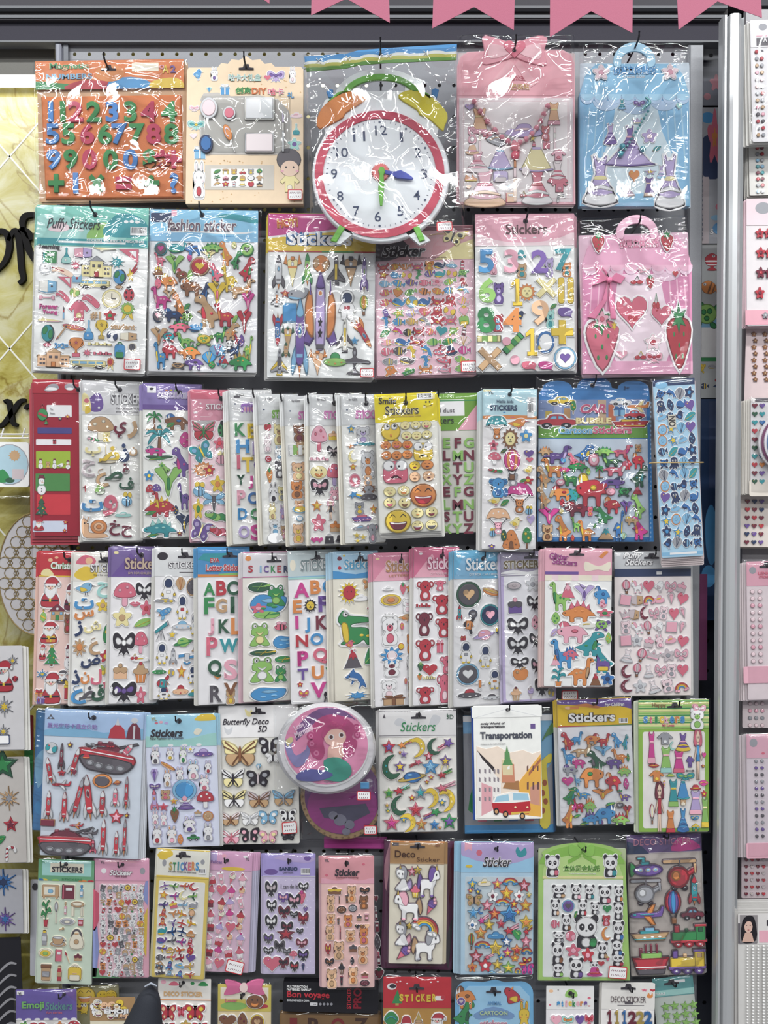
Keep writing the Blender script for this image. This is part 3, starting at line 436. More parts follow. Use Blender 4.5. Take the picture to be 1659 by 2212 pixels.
strip strip|1r -98 -60 98 60 4|2r -98 -60 -60 60|2r -10 -60 30 60|2r 70 -60 98 60
disc disc|1e 0 0 96 96|2e 0 0 72 72
dot dot|1e 0 0 95 95
badge badge|1e 0 0 97 97|2e 0 0 82 82|3h 0 0 45
tag tag|1r -98 -80 98 80 10|2r -90 -72 90 72 8
bottlehorn rocket|2p -70 95 -98 40 -55 30|2p 70 95 98 40 55 30|1b -50 60 50 60 45 10 12 -60 0 -98 -12 -60 -45 10|3r -50 10 50 26|We 0 36 15 15|2r -20 58 20 80 6
bug ladybird|1e 0 -5 80 75|Ke 0 72 38 26|Kr -4 -80 4 60|Ke -40 20 15 15|Ke 40 20 15 15|Ke -35 -35 13 13|Ke 35 -35 13 13
fan fan|1b -98 10 -60 70 0 95 60 70 98 10 10 -60 -10 -60|2a 0 -50 88 102 38 142
shell shell|1b 0 -80 -40 -60 -95 20 -50 80 0 95 50 80 95 20 40 -60|2p -3 -70 -40 70 -34 72 3 -70|2p -3 -70 -3 88 3 88 3 -70|2p -3 -70 34 72 40 70 3 -70
seahorse seahorse|1b -60 80 -10 98 30 70 20 40 40 0 10 -50 20 -90 -20 -95 -30 -60 -10 -20 -20 20 -20 50 -60 60|2p 30 30 60 10 35 -10|Ke -15 75 6 6
lighthouse lighthouse|1p -35 -95 35 -95 22 50 -22 50|Wp -32 -50 32 -50 29 -20 -29 -20|Wp -26 10 26 10 24 35 -24 35|2r -20 50 20 72|2p -28 72 28 72 0 98
squid squid|1p -50 40 0 98 50 40|1b -30 50 30 50 32 -20 50 -95 20 -50 10 -95 0 -50 -10 -95 -20 -50 -50 -95 -32 -20|We -12 0 9 9|We 12 0 9 9
word word|1r -95 -40 -70 50 8|1r -60 -40 -40 20 8|1r -34 -40 -10 60 8|1r -2 -40 22 20 8|1r 28 -40 52 60 8|1r 60 -40 92 20 8
splat splat|1s 0 0 98 40 9|1e 0 0 58 58|2e -20 20 12 12
feet dumbbell|1r -60 -14 60 14 8|1r -95 -50 -58 50 14|1r 58 -50 95 50 14
'''.strip().split('\n'):
    nm, rest = ln.split(' ', 1)
    full, body = rest.split('|', 1)
    FULL[nm] = full; ICONS[nm] = parse(body)
# ------------------------------------------------------------------ object helpers
import numpy as np
LINK = C.collection.objects.link
def obj(name, me, parent=None, label=None):
    o = bpy.data.objects.new(name, me); LINK(o)
    if parent is not None: o.parent = parent
    if label: o['label'] = label
    return o
def tag(o, label, cat, group=None, kind=None):
    o['label'] = label; o['category'] = cat
    if group: o['group'] = group
    if kind: o['kind'] = kind
    return o
def struct(name, me):
    o = obj(name, me); o['kind'] = 'structure'; return o

_txt = {}
def text_mesh(s, col, fat=0.0, thick=0.5, mat='printed_card', shear=0.0, key=''):
    """lettering scaled to the box -1..1 (x, z), front at y = -1 (scaled by the object)"""
    k = (s, col, fat, mat, shear)
    if k in _txt: return _txt[k]
    c = bpy.data.curves.new('lettering', 'FONT')
    c.body = s; c.resolution_u = 3; c.offset = fat; c.extrude = 0.5; c.shear = shear
    c.align_x = 'LEFT'; c.space_line = 0.85
    o = bpy.data.objects.new('lettering', c)
    me = bpy.data.meshes.new_from_object(o)
    bpy.data.objects.remove(o)
    n = len(me.vertices)
    if n == 0: return None
    co = np.empty(n * 3, 'f'); me.vertices.foreach_get('co', co); co = co.reshape(-1, 3)
    lo, hi = co.min(0), co.max(0); asp = (hi[0] - lo[0]) / max(1e-6, hi[1] - lo[1])
    out = np.empty_like(co)
    out[:, 0] = (co[:, 0] - lo[0]) / (hi[0] - lo[0]) * 2 - 1
    out[:, 2] = (co[:, 1] - lo[1]) / (hi[1] - lo[1]) * 2 - 1
    out[:, 1] = -(co[:, 2] + 0.5)
    me.vertices.foreach_set('co', out.ravel())
    ca = me.color_attributes.new('Col', 'FLOAT_COLOR', 'CORNER')
    ca.data.foreach_set('color', list(lin(col)) * len(me.loops))
    me.materials.clear(); me.materials.append(MATS[mat])
    me.update()
    _txt[k] = (me, asp)
    return _txt[k]

_icon = {}
def concave(p):
    n = len(p); a = [(p[i][0] - p[i - 1][0]) * (p[(i + 1) % n][1] - p[i][1]) - (p[i][1] - p[i - 1][1]) * (p[(i + 1) % n][0] - p[i][0]) for i in range(n)]
    return max(a) > 1e-6 and min(a) < -1e-6 and n > 12
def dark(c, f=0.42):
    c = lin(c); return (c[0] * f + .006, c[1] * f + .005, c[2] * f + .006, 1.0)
def icon_mesh(name, cols, mat, border, bev, mir=False, bw=0.11):
    k = (name, cols, mat, border, bev, mir, bw)
    if k in _icon: return _icon[k]
    mb = MB(); pr = ICONS[name]; n = len(pr)
    if mir: pr = [(ch, [(-x, z) for x, z in q]) for ch, q in pr]
    cols = list(cols)
    dflt = ['R', 'Y', 'W', 'G']
    def cc(ch):
        if ch in '1234':
            i = int(ch) - 1
            return cols[i] if i < len(cols) else (cols[-1] if (cols and i > 1) else dflt[i])
        return ch
    if border:
        for ch, pts in pr:
            a = sum(pts[i][0] * pts[(i + 1) % len(pts)][1] - pts[(i + 1) % len(pts)][0] * pts[i][1] for i in range(len(pts)))
            if a < 0: pts = pts[::-1]
            xs = [p[0] for p in pts]; zs = [p[1] for p in pts]
            if len(pr) > 1 and (max(xs) - min(xs)) * (max(zs) - min(zs)) < 0.12 and max(abs(sum(xs)/len(xs)), abs(sum(zs)/len(zs))) < 0.55: continue
            mb.prism(inset(pts, -bw), 0, -0.55, border, 0.03)
    for i, (ch, pts) in enumerate(pr):
        xs = [p[0] for p in pts]; zs = [p[1] for p in pts]
        small = min(max(xs) - min(xs), max(zs) - min(zs))
        top = 0.62 + 0.38 * (i + 1) / n
        b = min(bev, small * 0.22)
        if concave(pts): b = min(b, 0.035)
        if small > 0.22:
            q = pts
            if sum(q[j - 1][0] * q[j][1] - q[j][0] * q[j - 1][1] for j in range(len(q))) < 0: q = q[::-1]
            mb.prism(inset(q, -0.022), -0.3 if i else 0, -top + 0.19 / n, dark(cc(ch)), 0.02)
        mb.prism(pts, -0.3 if i else 0, -top, cc(ch), b)
    me = mb.mesh(FULL[name] + '_sticker', mat, smooth=False)
    if mat == 'puffy_vinyl':
        me.polygons.foreach_set('use_smooth', [len(p.vertices) == 4 for p in me.polygons])
    _icon[k] = me
    return me

WAVE = random.Random(7)
class Pack:
    def __init__(s, name, label, TL, TR, BL, d=0.05, yaw=0.0, cat='sticker pack', group=None, desc=None, tilt=0.0):
        s.desc = desc or label
        y = math.radians(yaw); t = math.radians(tilt)
        s.n = Vector((math.sin(y) * math.cos(t), -math.cos(y) * math.cos(t), math.sin(t)))
        cx, cy = (TL[0] + TR[0]) / 2, (TL[1] + TR[1]) / 2
        s.o = at(cx, cy, d)
        A, B, Cc = s.world(*TL), s.world(*TR), s.world(*BL)
        u = (B - A).normalized(); w = (A - Cc).normalized()
        u2 = s.n.cross(w) * -1
        if u2.dot(u) < 0: u2 = -u2
        s.u = (u + u2).normalized(); s.u = (s.u - s.n * s.u.dot(s.n)).normalized()
        s.v = s.u.cross(-s.n) * 1.0
        if s.v.z < 0: s.v = -s.v
        s.o = (A + B) / 2
        s.W = (B - A).length; s.H = (A - Cc).length
        s.k = s.W / math.hypot(TR[0] - TL[0], TR[1] - TL[1])
        s.ky = s.H / max(1, BL[1] - (TL[1]))
        s.top = cy; s.left = TL[0]
        m = Matrix.Identity(4)
        b = -s.n
        for i in range(3):
            m[i][0] = s.u[i]; m[i][1] = b[i]; m[i][2] = s.v[i]; m[i][3] = s.o[i]
        s.m = m
        s.root = bpy.data.objects.new(name, None); LINK(s.root)
        s.root.empty_display_size = 0.01
        s.root.matrix_world = m
        tag(s.root, label, cat, group)
        s.d = d; s.name = name
        s.mat = 'foam_sticker'; s.puff = 0.0012; s.border = 'W'; s.bev = 0.05; s.bw = 0.11; s.cnt = 0; s.grow = 1.1; s.y0 = 0.0; s.front = 0.0028
    def world(s, px, py):
        r = ray(px, py)
        return CAM + r * ((s.o - CAM).dot(s.n) / r.dot(s.n))
    def hit(s, px, py):
        p = s.world(px, py) - s.o
        return p.dot(s.u), p.dot(s.v)
    def loc(s, xo, yabs):
        """pack coordinates: px right of the left edge, photo row"""
        return -s.W / 2 + xo * s.k, -(yabs - s.top) * s.ky
    def part(s, name, mb, mat, label=None, smooth=False, parent=None):
        return obj(name, mb.mesh(name, mat, smooth), parent or s.root, label)
    def card(s, col, r=0.002, thick=0.0009, outline=None, mat='printed_card', art=None, name='backing_card', inner=None, bev=0.0):
        mb = MB()
        if outline: pts = [s.hit(*q) for q in outline]
        else: pts = rrect(-s.W / 2, -s.H, s.W / 2, 0, r)
        mb.prism(pts, s.y0 + thick, s.y0, col, bev)
        if inner:                                      # (colour, x inset px, y from px, bottom inset px)
            ic, ix, iy, ib = inner
            mb.prism(rrect(-s.W / 2 + ix * s.k, -s.H + ib * s.ky, s.W / 2 - ix * s.k, -(iy - s.top) * s.ky, 0.003), s.y0, s.y0 - 0.00015, ic)
            s.y0 -= 0.00015
        if art: s.paint(mb, art, -s.W / 2, -s.H, s.W / 2, 0, s.y0)
        return s.part(name, mb, mat)
    def paint(s, mb, art, x0, z0, x1, z1, y, step=0.00004):
        hx, hz, cx, cz = (x1 - x0) / 2, (z1 - z0) / 2, (x0 + x1) / 2, (z0 + z1) / 2
        for i, (c, pts) in enumerate(parse(art)):
            q = [(min(max(cx + p[0] * hx, x0), x1), min(max(cz + p[1] * hz, z0), z1)) for p in pts]
            mb.prism(q, y, y - 0.00008 - step * i, c)
    def header(s, bottom, col, art=None, name='header_card', side=0, mat='printed_card', y=0.0005, over=0.0):
        mb = MB(); zb = -(bottom - s.top) * s.ky
        x0, x1 = -s.W / 2 - over - side * s.k, s.W / 2 + over + side * s.k
        mb.prism(rrect(x0, zb, x1, 0.0005, 0.001), s.y0 + 0.0002, s.y0 - y, col)
        if art: s.paint(mb, art, x0, zb, x1, 0, s.y0 - y)
        s.hy = s.y0 - y - 0.0006
        return s.part(name, mb, mat)
    hy = -0.0008
    def text(s, t, x, y, w, h, col='K', fat=0.0, shear=0.0, out=None, outfat=0.05, name='lettering', rot=0.0, mat='printed_card', lift=0.0003, label=None):
        r = text_mesh(t, col, fat, mat=mat, shear=shear)
        if not r: return
        X, Z = s.hit(x, y)
        def put(me, nm, yy, th, f=1.0):
            o = obj(nm, me, s.root, label)
            o.location = (X, yy, Z); o.scale = (w * s.k / 2 * f, th, h * s.ky / 2 * f)
            o.rotation_euler = (0, math.radians(rot), 0)
            return o
        if out:
            r2 = text_mesh(t, out, fat + outfat, mat=mat, shear=shear)
            put(r2[0], name + '_outline', s.hy, lift, 1.0 + outfat * 1.2 / max(1, len(t) ** .5))
            return put(r[0], name, s.hy - lift * 0.6, lift)
        return put(r[0], name, s.hy, lift)
    def letter(s, ch, X, Z, w, h, col, rot=0, puff=None):
        puff = puff or s.puff
        r = text_mesh(ch, col, 0.035, mat=s.mat)
        if not r: return
        me, asp = r
        hw = min(w / 2, h / 2 * asp * 1.1); hh = h / 2 if hw < w / 2 else min(h / 2, hw / asp * 1.15)
        o = obj('letter_sticker', me, s.root)
        o.location = (X, s.y0, Z); o.scale = (hw, puff, hh); o.rotation_euler = (0, math.radians(rot), 0)
        if s.border:
            r2 = text_mesh(ch, s.border, 0.06, mat=s.mat)
            b = obj('sticker_border', r2[0], o)
            b.scale = (1.12, 0.6, 1.08)
    def sticker(s, spec, X, Z, w, h):
        rot = 0
        if '@' in spec: spec, r = spec.split('@'); rot = float(r)
        if spec[0] == "'":
            ch, col = spec[1:].rsplit('.', 1)
            s.letter(ch.replace('~', ' '), X, Z, w, h, col, rot); return
        mir = spec[0] == '-'
        if mir: spec = spec[1:]
        nm, cols = (spec.split('.') + [''])[:2]
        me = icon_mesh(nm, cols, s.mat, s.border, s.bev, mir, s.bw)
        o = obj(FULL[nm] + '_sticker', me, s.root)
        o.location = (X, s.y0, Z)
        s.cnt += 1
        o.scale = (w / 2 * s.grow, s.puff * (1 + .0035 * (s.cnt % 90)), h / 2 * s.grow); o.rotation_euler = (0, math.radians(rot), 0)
    def at(s, specs):
        for q in specs.split(';'):
            q = q.split()
            if not q: continue
            if '@' in q[4]: q[4], r = q[4].split('@'); q[0] += '@' + r
            x, y, w, h = map(float, q[1:5])
            X, Z = s.hit(x, y)
            s.sticker(q[0], X, Z, w * s.k, h * s.ky)
    def rows(s, xo0, xo1, specs, jit=0.0, seed=1):
        """each 'y h icon icon ...' is one row of stickers spread from xo0 to xo1 px right of the left edge"""
        R = random.Random(seed)
        for q in specs.split(';'):
            q = q.split()
            if not q: continue
            y, h = float(q[0]), float(q[1]); it = q[2:]; cw = (xo1 - xo0) / len(it)
            for i, sp in enumerate(it):
                if sp == '_': continue
                X, Z = s.loc(xo0 + cw * (i + 0.5) + R.uniform(-jit, jit) * cw, y + R.uniform(-jit, jit) * h)
                w = min(cw * 0.94, h * 1.35); hh = min(h, w * 1.5)
                if jit and '@' not in sp and sp[0] != "'": sp = '%s@%d' % (sp, R.uniform(-18, 18))
                s.sticker(sp, X, Z, w * s.k, hh * s.ky)
    def fill(s, xo0, xo1, y0, y1, nx, ny, pool, seed=1, jit=0.12, fac=1.0):
        R = random.Random(seed); pool = pool.split(); bag = []
        for j in range(ny):
            row = []
            m = nx - (j % 2 if nx > 5 else 0)
            for i in range(m):
                if not bag: bag = pool[:]; R.shuffle(bag)
                row.append(bag.pop())
            s.rows(xo0, xo1, '%f %f %s' % (y0 + (y1 - y0) * (j + .5) / ny, (y1 - y0) / ny * 0.92 * fac, ' '.join(row)), jit, seed * 31 + j)
    def hole(s, x, y, kind='round', hook=True, r=5.5, out=0.022):
        X, Z = s.hit(x, y); mb = MB(); k = s.k
        if kind == 'round': mb.prism(ell(X, Z, r * k, r * k, n=12), s.hy + 0.0004, s.hy - 0.0001, 'K')
        else:
            mb.prism([(X + a * k, Z + b * k) for a, b in ((-16, -4), (16, -4), (16, 0), (7, 1), (5, 8), (-5, 8), (-7, 1), (-16, 0))], s.hy + 0.0004, s.hy - 0.0001, 'K')
        s.part('hang_hole', mb, 'felt')
        if hook:
            p = s.world(x, y - 1)
            hk = MB()
            hk.tube([(p.x, -0.0006, p.z - 0.004), (p.x, p.y + 0.001, p.z - 0.0012), (p.x, p.y - out * .8, p.z + 0.002), (p.x, p.y - out, p.z + 0.005), (p.x, p.y - out - 0.001, p.z + 0.011)], 0.0013, '#3a3a3f', 6)
            o = obj('peg_hook', hk.mesh('peg_hook', 'dark_wire', True))
            tag(o, ('wire hook holding up the ' + s.desc), 'hook', 'wire hooks on the pegboard')
    def price(s, x, y, w=34, h=22, rot=0):
        X, Z = s.hit(x, y); mb = MB(); k = s.k
        y0 = -s.front - 0.0009
        mb.prism(rrect(-w / 2 * k, -h / 2 * k, w / 2 * k, h / 2 * k, 3 * k), 0, -0.00015, '#c8383f')
        mb.prism(rrect(-(w / 2 - 2) * k, -(h / 2 - 2) * k, (w / 2 - 2) * k, (h / 2 - 2) * k, 2 * k), 0, -0.0003, 'W')
        R = random.Random(int(x * 7 + y))
        for row, yy in ((0, h * .16), (1, -h * .22)):
            xx = -w * .36
            while xx < w * .34:
                l = R.uniform(1.5, 4)
                mb.prism([((xx) * k, (yy - 2) * k), ((xx + 1.1) * k, (yy - 2) * k), ((xx + l) * k, (yy + R.uniform(0, 2.5)) * k), ((xx + l - 1.2) * k, (yy + 2.4) * k)], -0.0003, -0.00034, '#7b5560')
                xx += l + 1.2
        o = s.part('price_label', mb, 'printed_card', 'white price label with a red border')
        o.location = (X, y0, Z); o.rotation_euler = (0, math.radians(rot), 0)
    def barcode(s, x, y, w, h):
        X, Z = s.hit(x, y); mb = MB(); k = s.k
        mb.prism(rrect(X - w / 2 * k, Z - h / 2 * k, X + w / 2 * k, Z + h / 2 * k, 0), s.hy + .0002, s.hy - 0.0001, 'W')
        R = random.Random(int(x)); t = -w * .42
        while t < w * .42:
            b = R.choice((0.7, 1.0, 1.5))
            mb.prism(rrect(X + t * k, Z - h * .25 * k, X + (t + b) * k, Z + h * .42 * k, 0), s.hy - .0001, s.hy - 0.00016, 'K')
            t += b + R.choice((0.8, 1.2, 1.8))
        s.part('barcode', mb, 'printed_card')
    def film(s, level=1, m=5, top=4, bottom=5, seed=0, box=None, hook=None, bulge=0.0, mat=None):
        """the clear bag: a crinkled sheet over the front that turns back to the card at its edges"""
        R = random.Random(seed + int(s.o.x * 1000) * 13 + int(s.o.z * 1000))
        if box: x0, z1 = s.hit(box[0], box[1]); x1, z0 = s.hit(box[2], box[3])
        else: x0, x1, z0, z1 = -s.W / 2 - m * s.k, s.W / 2 + m * s.k, -s.H - bottom * s.k, top * s.k
        w, h = x1 - x0, z1 - z0
        q = 0.0016 if level >= 2 else 0.0024
        nx, nz = max(10, int(w / q)), max(12, int(h / q))
        X, Z = np.meshgrid(np.linspace(x0, x1, nx), np.linspace(z0, z1, nz))
        U, V = (X - x0) / w, (Z - z0) / h
        e = np.minimum(np.minimum(U, 1 - U) * w, np.minimum(V, 1 - V) * h)
        rim = np.clip(e / 0.006, 0, 1); rim = rim * rim * (3 - 2 * rim)
        amp = (0.0004, 0.0007, 0.0016, 0.0024)[level]
        Y = np.zeros_like(X)
        n = (3, 9, 20, 27)[level]
        for i in range(n):
            a = R.choice((R.uniform(20, 75), R.uniform(100, 165), R.uniform(35, 60), R.uniform(-12, 12)))
            a = math.radians(a)
            px, pz = R.uniform(x0, x1), R.uniform(z0, z1) if level < 2 else z0 + h * R.random() ** 0.8
            t = (X - px) * math.cos(a) + (Z - pz) * math.sin(a)
            dd = -(X - px) * math.sin(a) + (Z - pz) * math.cos(a) + 0.004 * np.sin(t * R.uniform(30, 80) + R.uniform(0, 6))
            ln = R.uniform(0.02, 0.085); wd = R.uniform(0.0022, 0.0075)
            Y += amp * R.uniform(0.4, 1.3) * np.exp(-(t / ln) ** 2) * np.exp(-np.abs(dd) / wd)
        for i in range(5 if level else 2):
            Y += amp * 0.7 * np.sin(X * R.uniform(40, 160) + Z * R.uniform(-140, 140) + R.uniform(0, 6))
        if level >= 2:
            ed = np.exp(-e / 0.010)
            Y += amp * .8 * ed * np.sin(Z * R.uniform(500, 800) + X * R.uniform(-300, 300) + 2 * np.sin(Z * 170)) * rim
        base = s.front + bulge * np.sin(np.clip(U, 0, 1) * math.pi) ** 0.5 * np.sin(np.clip(V, 0, 1) * math.pi) ** 0.5
        Yf = -(base + np.clip(Y, -0.0006, 0.02)) * rim + 0.0008 * (1 - rim)
        co = np.stack([X.ravel(), Yf.ravel(), Z.ravel()], 1)
        idx = np.arange(nx * nz).reshape(nz, nx)
        f = np.stack([idx[:-1, :-1].ravel(), idx[:-1, 1:].ravel(), idx[1:, 1:].ravel(), idx[1:, :-1].ravel()], 1)
        me = bpy.data.meshes.new('plastic_sleeve')
        me.vertices.add(len(co)); me.vertices.foreach_set('co', co.astype('f').ravel())
        me.loops.add(f.size); me.loops.foreach_set('vertex_index', f.ravel().astype('i'))
        me.polygons.add(len(f)); me.polygons.foreach_set('loop_start', np.arange(0, f.size, 4, dtype='i'))
        me.polygons.foreach_set('use_smooth', np.ones(len(f), dtype=bool))
        me.update(); me.validate()
        me.materials.append(MATS[mat or ('wrinkled_film' if level >= 2 else 'smooth_film')])
        return obj('plastic_sleeve', me, s.root, 'clear plastic sleeve over the card')
    def stack(s, n, dx=-1.6, dz=-0.8, col='A', gap=0.0018, m=3, edge='#d9d7d4', head=None):
        """the further packs on the same hook, each a little off to the side"""
        mb = MB(); x0, x1 = -s.W / 2 - m * s.k * .5, s.W / 2 + m * s.k * .5
        mb.prism(rrect(x0, -s.H - 1 * s.k, x1, 0, 0.002), 0.0009, 0, col, 0, edge)
        if head:
            mb.prism(rrect(x0, -(head[0] - s.top) * s.ky, x1, 0.0002, 0.001), 0.0001, -0.0002, head[1])
        me = mb.mesh('sticker_pack', 'printed_card')
        R = random.Random(int(s.o.x * 997))
        for i in range(n):
            o = bpy.data.objects.new('sticker_pack', me); LINK(o)
            off = Matrix.Translation((dx * s.k * (i + 1) + R.uniform(-.6, .6) * s.k, 0.0028 + gap * i, dz * s.k * (i + 1) + R.uniform(-.8, .5) * s.k))
            o.matrix_world = s.m @ off @ Matrix.Rotation(math.radians(R.uniform(-.35, .35)), 4, 'Y')
            tag(o, 'edge of a pack behind the ' + s.desc, 'sticker pack', 'packs behind the ' + s.desc)

def poly_world(pxs, d):
    return [at(x, y, d) for x, y in pxs]
def slab(name, px0, py0, px1, py1, d0, d1, col, mat, kind='structure', bev=0.0):
    """a box that runs between photo positions at depth d1, from d0 (back) to d1 (front)"""
    a, b = at(px0, py0, d1), at(px1, py1, d1)
    mb = MB()
    pts = rrect(a.x, b.z, b.x, a.z, 0)
    mb.prism(pts, -d0, -d1, col, bev)
    o = obj(name, mb.mesh(name, mat))
    if kind: o['kind'] = kind
    return o
# ------------------------------------------------------------------ the setting: marble wall, pegboard, posts, beam
def marble_mat():
    m = bpy.data.materials.new('yellow_marble'); m.use_nodes = True
    nt = m.node_tree; b = nt.nodes['Principled BSDF']; b.inputs['Roughness'].default_value = 0.18
    tc = nt.nodes.new('ShaderNodeTexCoord')
    n1 = nt.nodes.new('ShaderNodeTexNoise'); n1.inputs['Scale'].default_value = 11; n1.inputs['Detail'].default_value = 8
    n1.inputs['Roughness'].default_value = 0.65; n1.inputs['Distortion'].default_value = 1.4
    n2 = nt.nodes.new('ShaderNodeTexNoise'); n2.inputs['Scale'].default_value = 5; n2.inputs['Detail'].default_value = 6; n2.inputs['Distortion'].default_value = 2.5
    for n in (n1, n2): nt.links.new(tc.outputs['Object'], n.inputs['Vector'])
    r = nt.nodes.new('ShaderNodeValToRGB'); e = r.color_ramp.elements
    e[0].position = 0.32; e[0].color = lin('94862e'); e[1].position = 0.66; e[1].color = lin('cdc9a6')
    x = e.new(0.45); x.color = lin('b3a757'); x = e.new(0.53); x.color = lin('c0b97c')
    nt.links.new(n1.outputs['Fac'], r.inputs[0])
    r2 = nt.nodes.new('ShaderNodeValToRGB'); e = r2.color_ramp.elements
    e[0].position = 0.475; e[0].color = (1, 1, 1, 1); e[1].position = 0.525; e[1].color = (1, 1, 1, 1)
    x = e.new(0.5); x.color = lin('b89c50')
    nt.links.new(n2.outputs['Fac'], r2.inputs[0])
    mx = nt.nodes.new('ShaderNodeMix'); mx.data_type = 'RGBA'; mx.blend_type = 'MULTIPLY'; mx.inputs[0].default_value = 0.7
    nt.links.new(r.outputs[0], mx.inputs[6]); nt.links.new(r2.outputs[0], mx.inputs[7]); nt.links.new(mx.outputs[2], b.inputs['Base Color'])
    MATS['yellow_marble'] = m
marble_mat()
def emit_mat(name, col, k):
    m = bpy.data.materials.new(name); m.use_nodes = True
    b = m.node_tree.nodes['Principled BSDF']
    b.inputs['Emission Color'].default_value = lin(col); b.inputs['Emission Strength'].default_value = k
    MATS[name] = m
emit_mat('led_strip', 'fffbe6', 1.6)

# tiled marble wall at the back left, behind the pegboard too
slab('wall_left', -900, -700, 812, 2700, -0.055, -0.040, 'W', 'yellow_marble')
gl = MB()
for cy0 in (-77, 338, 753, 1168, 1583):
    for sx, a in ((21, 1.16), (21, -1.16)):
        for (x0, x1) in ((-300, 110),):
            p, q = at(x0, cy0 + (x0 - sx) * a, -0.040), at(x1, cy0 + (x1 - sx) * a, -0.040)
            t = (q - p).normalized() * 0.0011
            gl.prism([(p.x - t.z, p.z + t.x), (q.x - t.z, q.z + t.x), (q.x + t.z, q.z - t.x), (p.x + t.z, p.z - t.x)], 0.0405, 0.0394, '#eeece2')
struct('trim_1', gl.mesh('tile_joints', 'printed_card'))
slab('trim_2', -900, 128, 118, 160, -0.040, -0.012, '#54514a', 'painted_metal')           # channel that carries the light strip
slab('trim_3', -900, 100, 118, 128, -0.040, -0.020, '#77736a', 'painted_metal')
led = slab('led_light_strip', -900, 161, 800, 177, -0.032, -0.014, 'W', 'led_strip', None)
tag(led, 'glowing white light strip across the top of the marble wall', 'light')
for lx, lw in ((-160, 0.55), (420, 0.45)):
    p = at(lx, 176, -0.022)
    l = bpy.data.lights.new('led_strip_light', 'AREA'); l.shape = 'RECTANGLE'; l.size = lw; l.size_y = 0.02; l.energy = 0.2; l.color = (1, 0.98, 0.88)
    o = bpy.data.objects.new('led_strip_light', l); LINK(o); o.location = (p.x, 0.018, p.z - 0.012); o.rotation_euler = (math.radians(12), 0, 0)
# dark back wall on the right
slab('wall_right', 813, -700, 2700, 2700, -0.10, -0.085, '#23252f', 'painted_metal')

# pegboard with punched holes
def pegboard(name, px0, px1, py0, py1, hx0, hy0, sx, sy, hr, d, col):
    mb = MB(); z = lambda px, py: at(px, py, d)
    xs = [at(px0, 1106, d).x]; i0 = math.floor((px0 - hx0) / sx) + 1
    xh = []; i = i0
    while hx0 + i * sx < px1 - sx * .3: xh.append(at(hx0 + i * sx, 1106, d).x); i += 1
    zt, zb = at(830, py0, d).z, at(830, py1, d).z
    z0 = at(830, hy0, d).z; stp = at(830, 1106, d).z - at(830, 1106 + sy, d).z; pitch = xh[1] - xh[0]
    zh = []; j = -40
    while True:
        zz = z0 - j * stp
        if zz < zb + pitch * .5: break
        if zz < zt - pitch * .5: zh.append(zz)
        j += 1
    X0, X1 = at(px0, 1106, d).x, at(px1, 1106, d).x
    hw = pitch / 2; r = hr
    def quad(x0, x1, a, b): mb.add([(x0, -d, a), (x1, -d, a), (x1, -d, b), (x0, -d, b)], [[0, 1, 2, 3]], col)
    prev = zb
    for zz in sorted(zh):
        quad(X0, X1, prev, zz - hw); prev = zz + hw
        quad(X0, xh[0] - hw, zz - hw, zz + hw); quad(xh[-1] + hw, X1, zz - hw, zz + hw)
        for x in xh:
            n = 12; vs = []; fs = []
            for k in range(n):
                a = 2 * math.pi * (k + .5) / n; c, s_ = math.cos(a), math.sin(a); m = max(abs(c), abs(s_))
                vs += [(x + hw * c / m, -d, zz + hw * s_ / m), (x + r * c, -d, zz + r * s_), (x + r * c, -d + 0.0015, zz + r * s_)]
            for k in range(n):
                j2 = (k + 1) % n
                fs += [[k * 3, j2 * 3, j2 * 3 + 1, k * 3 + 1], [k * 3 + 1, j2 * 3 + 1, j2 * 3 + 2, k * 3 + 2]]
                c0, s0 = math.cos(2 * math.pi * (k + .5) / n), math.sin(2 * math.pi * (k + .5) / n)
                c1, s1 = math.cos(2 * math.pi * (k + 1.5) / n), math.sin(2 * math.pi * (k + 1.5) / n)
                if abs(abs(c0) - abs(c1)) > 1e-6 and abs(abs(s0) - abs(s1)) > 1e-6:
                    o = len(vs); sg = (math.copysign(1, c0 + c1), math.copysign(1, s0 + s1))
                    if (abs(c0) > abs(s0)) != (abs(c1) > abs(s1)):
                        vs.append((x + hw * sg[0], -d, zz + hw * sg[1])); fs.append([k * 3, o, j2 * 3])
            mb.add(vs, fs, col)
    quad(X0, X1, prev, zt)
    struct(name, mb.mesh(name, 'painted_metal'))
pegboard('wall_back', 150, 1490, 88, 2400, 168, 117, 31.2, 66, 0.0026, 0.0, '#888a90')
pegboard('wall_gap', 1508, 1585, 88, 2400, 1529, 120, 31.2, 66, 0.0030, -0.05, '#2b2f3e')
# uprights
slab('trim_4', 116, 90, 149, 2400, -0.006, 0.010, '#8b8e9b', 'painted_metal', bev=0.004)
slab('trim_5', 147, 90, 153, 2400, -0.002, 0.006, '#5d6069', 'painted_metal')
slab('trim_6', 1487, 92, 1508, 2400, -0.02, 0.012, '#9b9ca2', 'painted_metal', bev=0.004)
# beam across the top
for i, (y0, y1, dd, c) in enumerate(((-260, 12, 0.030, '#48464b'), (12, 17, 0.036, '#77787c'), (17, 32, 0.026, '#3b3839'), (32, 38, 0.036, '#77787c'), (38, 43, 0.034, '#464448'), (43, 87, 0.027, '#383640'), (87, 91, 0.031, '#7b7c80'))):
    slab('trim_%d' % (7 + i), -900, y0, 1572 if i else 2600, y1, -0.01, dd - 0.02, c, 'matte_paint')
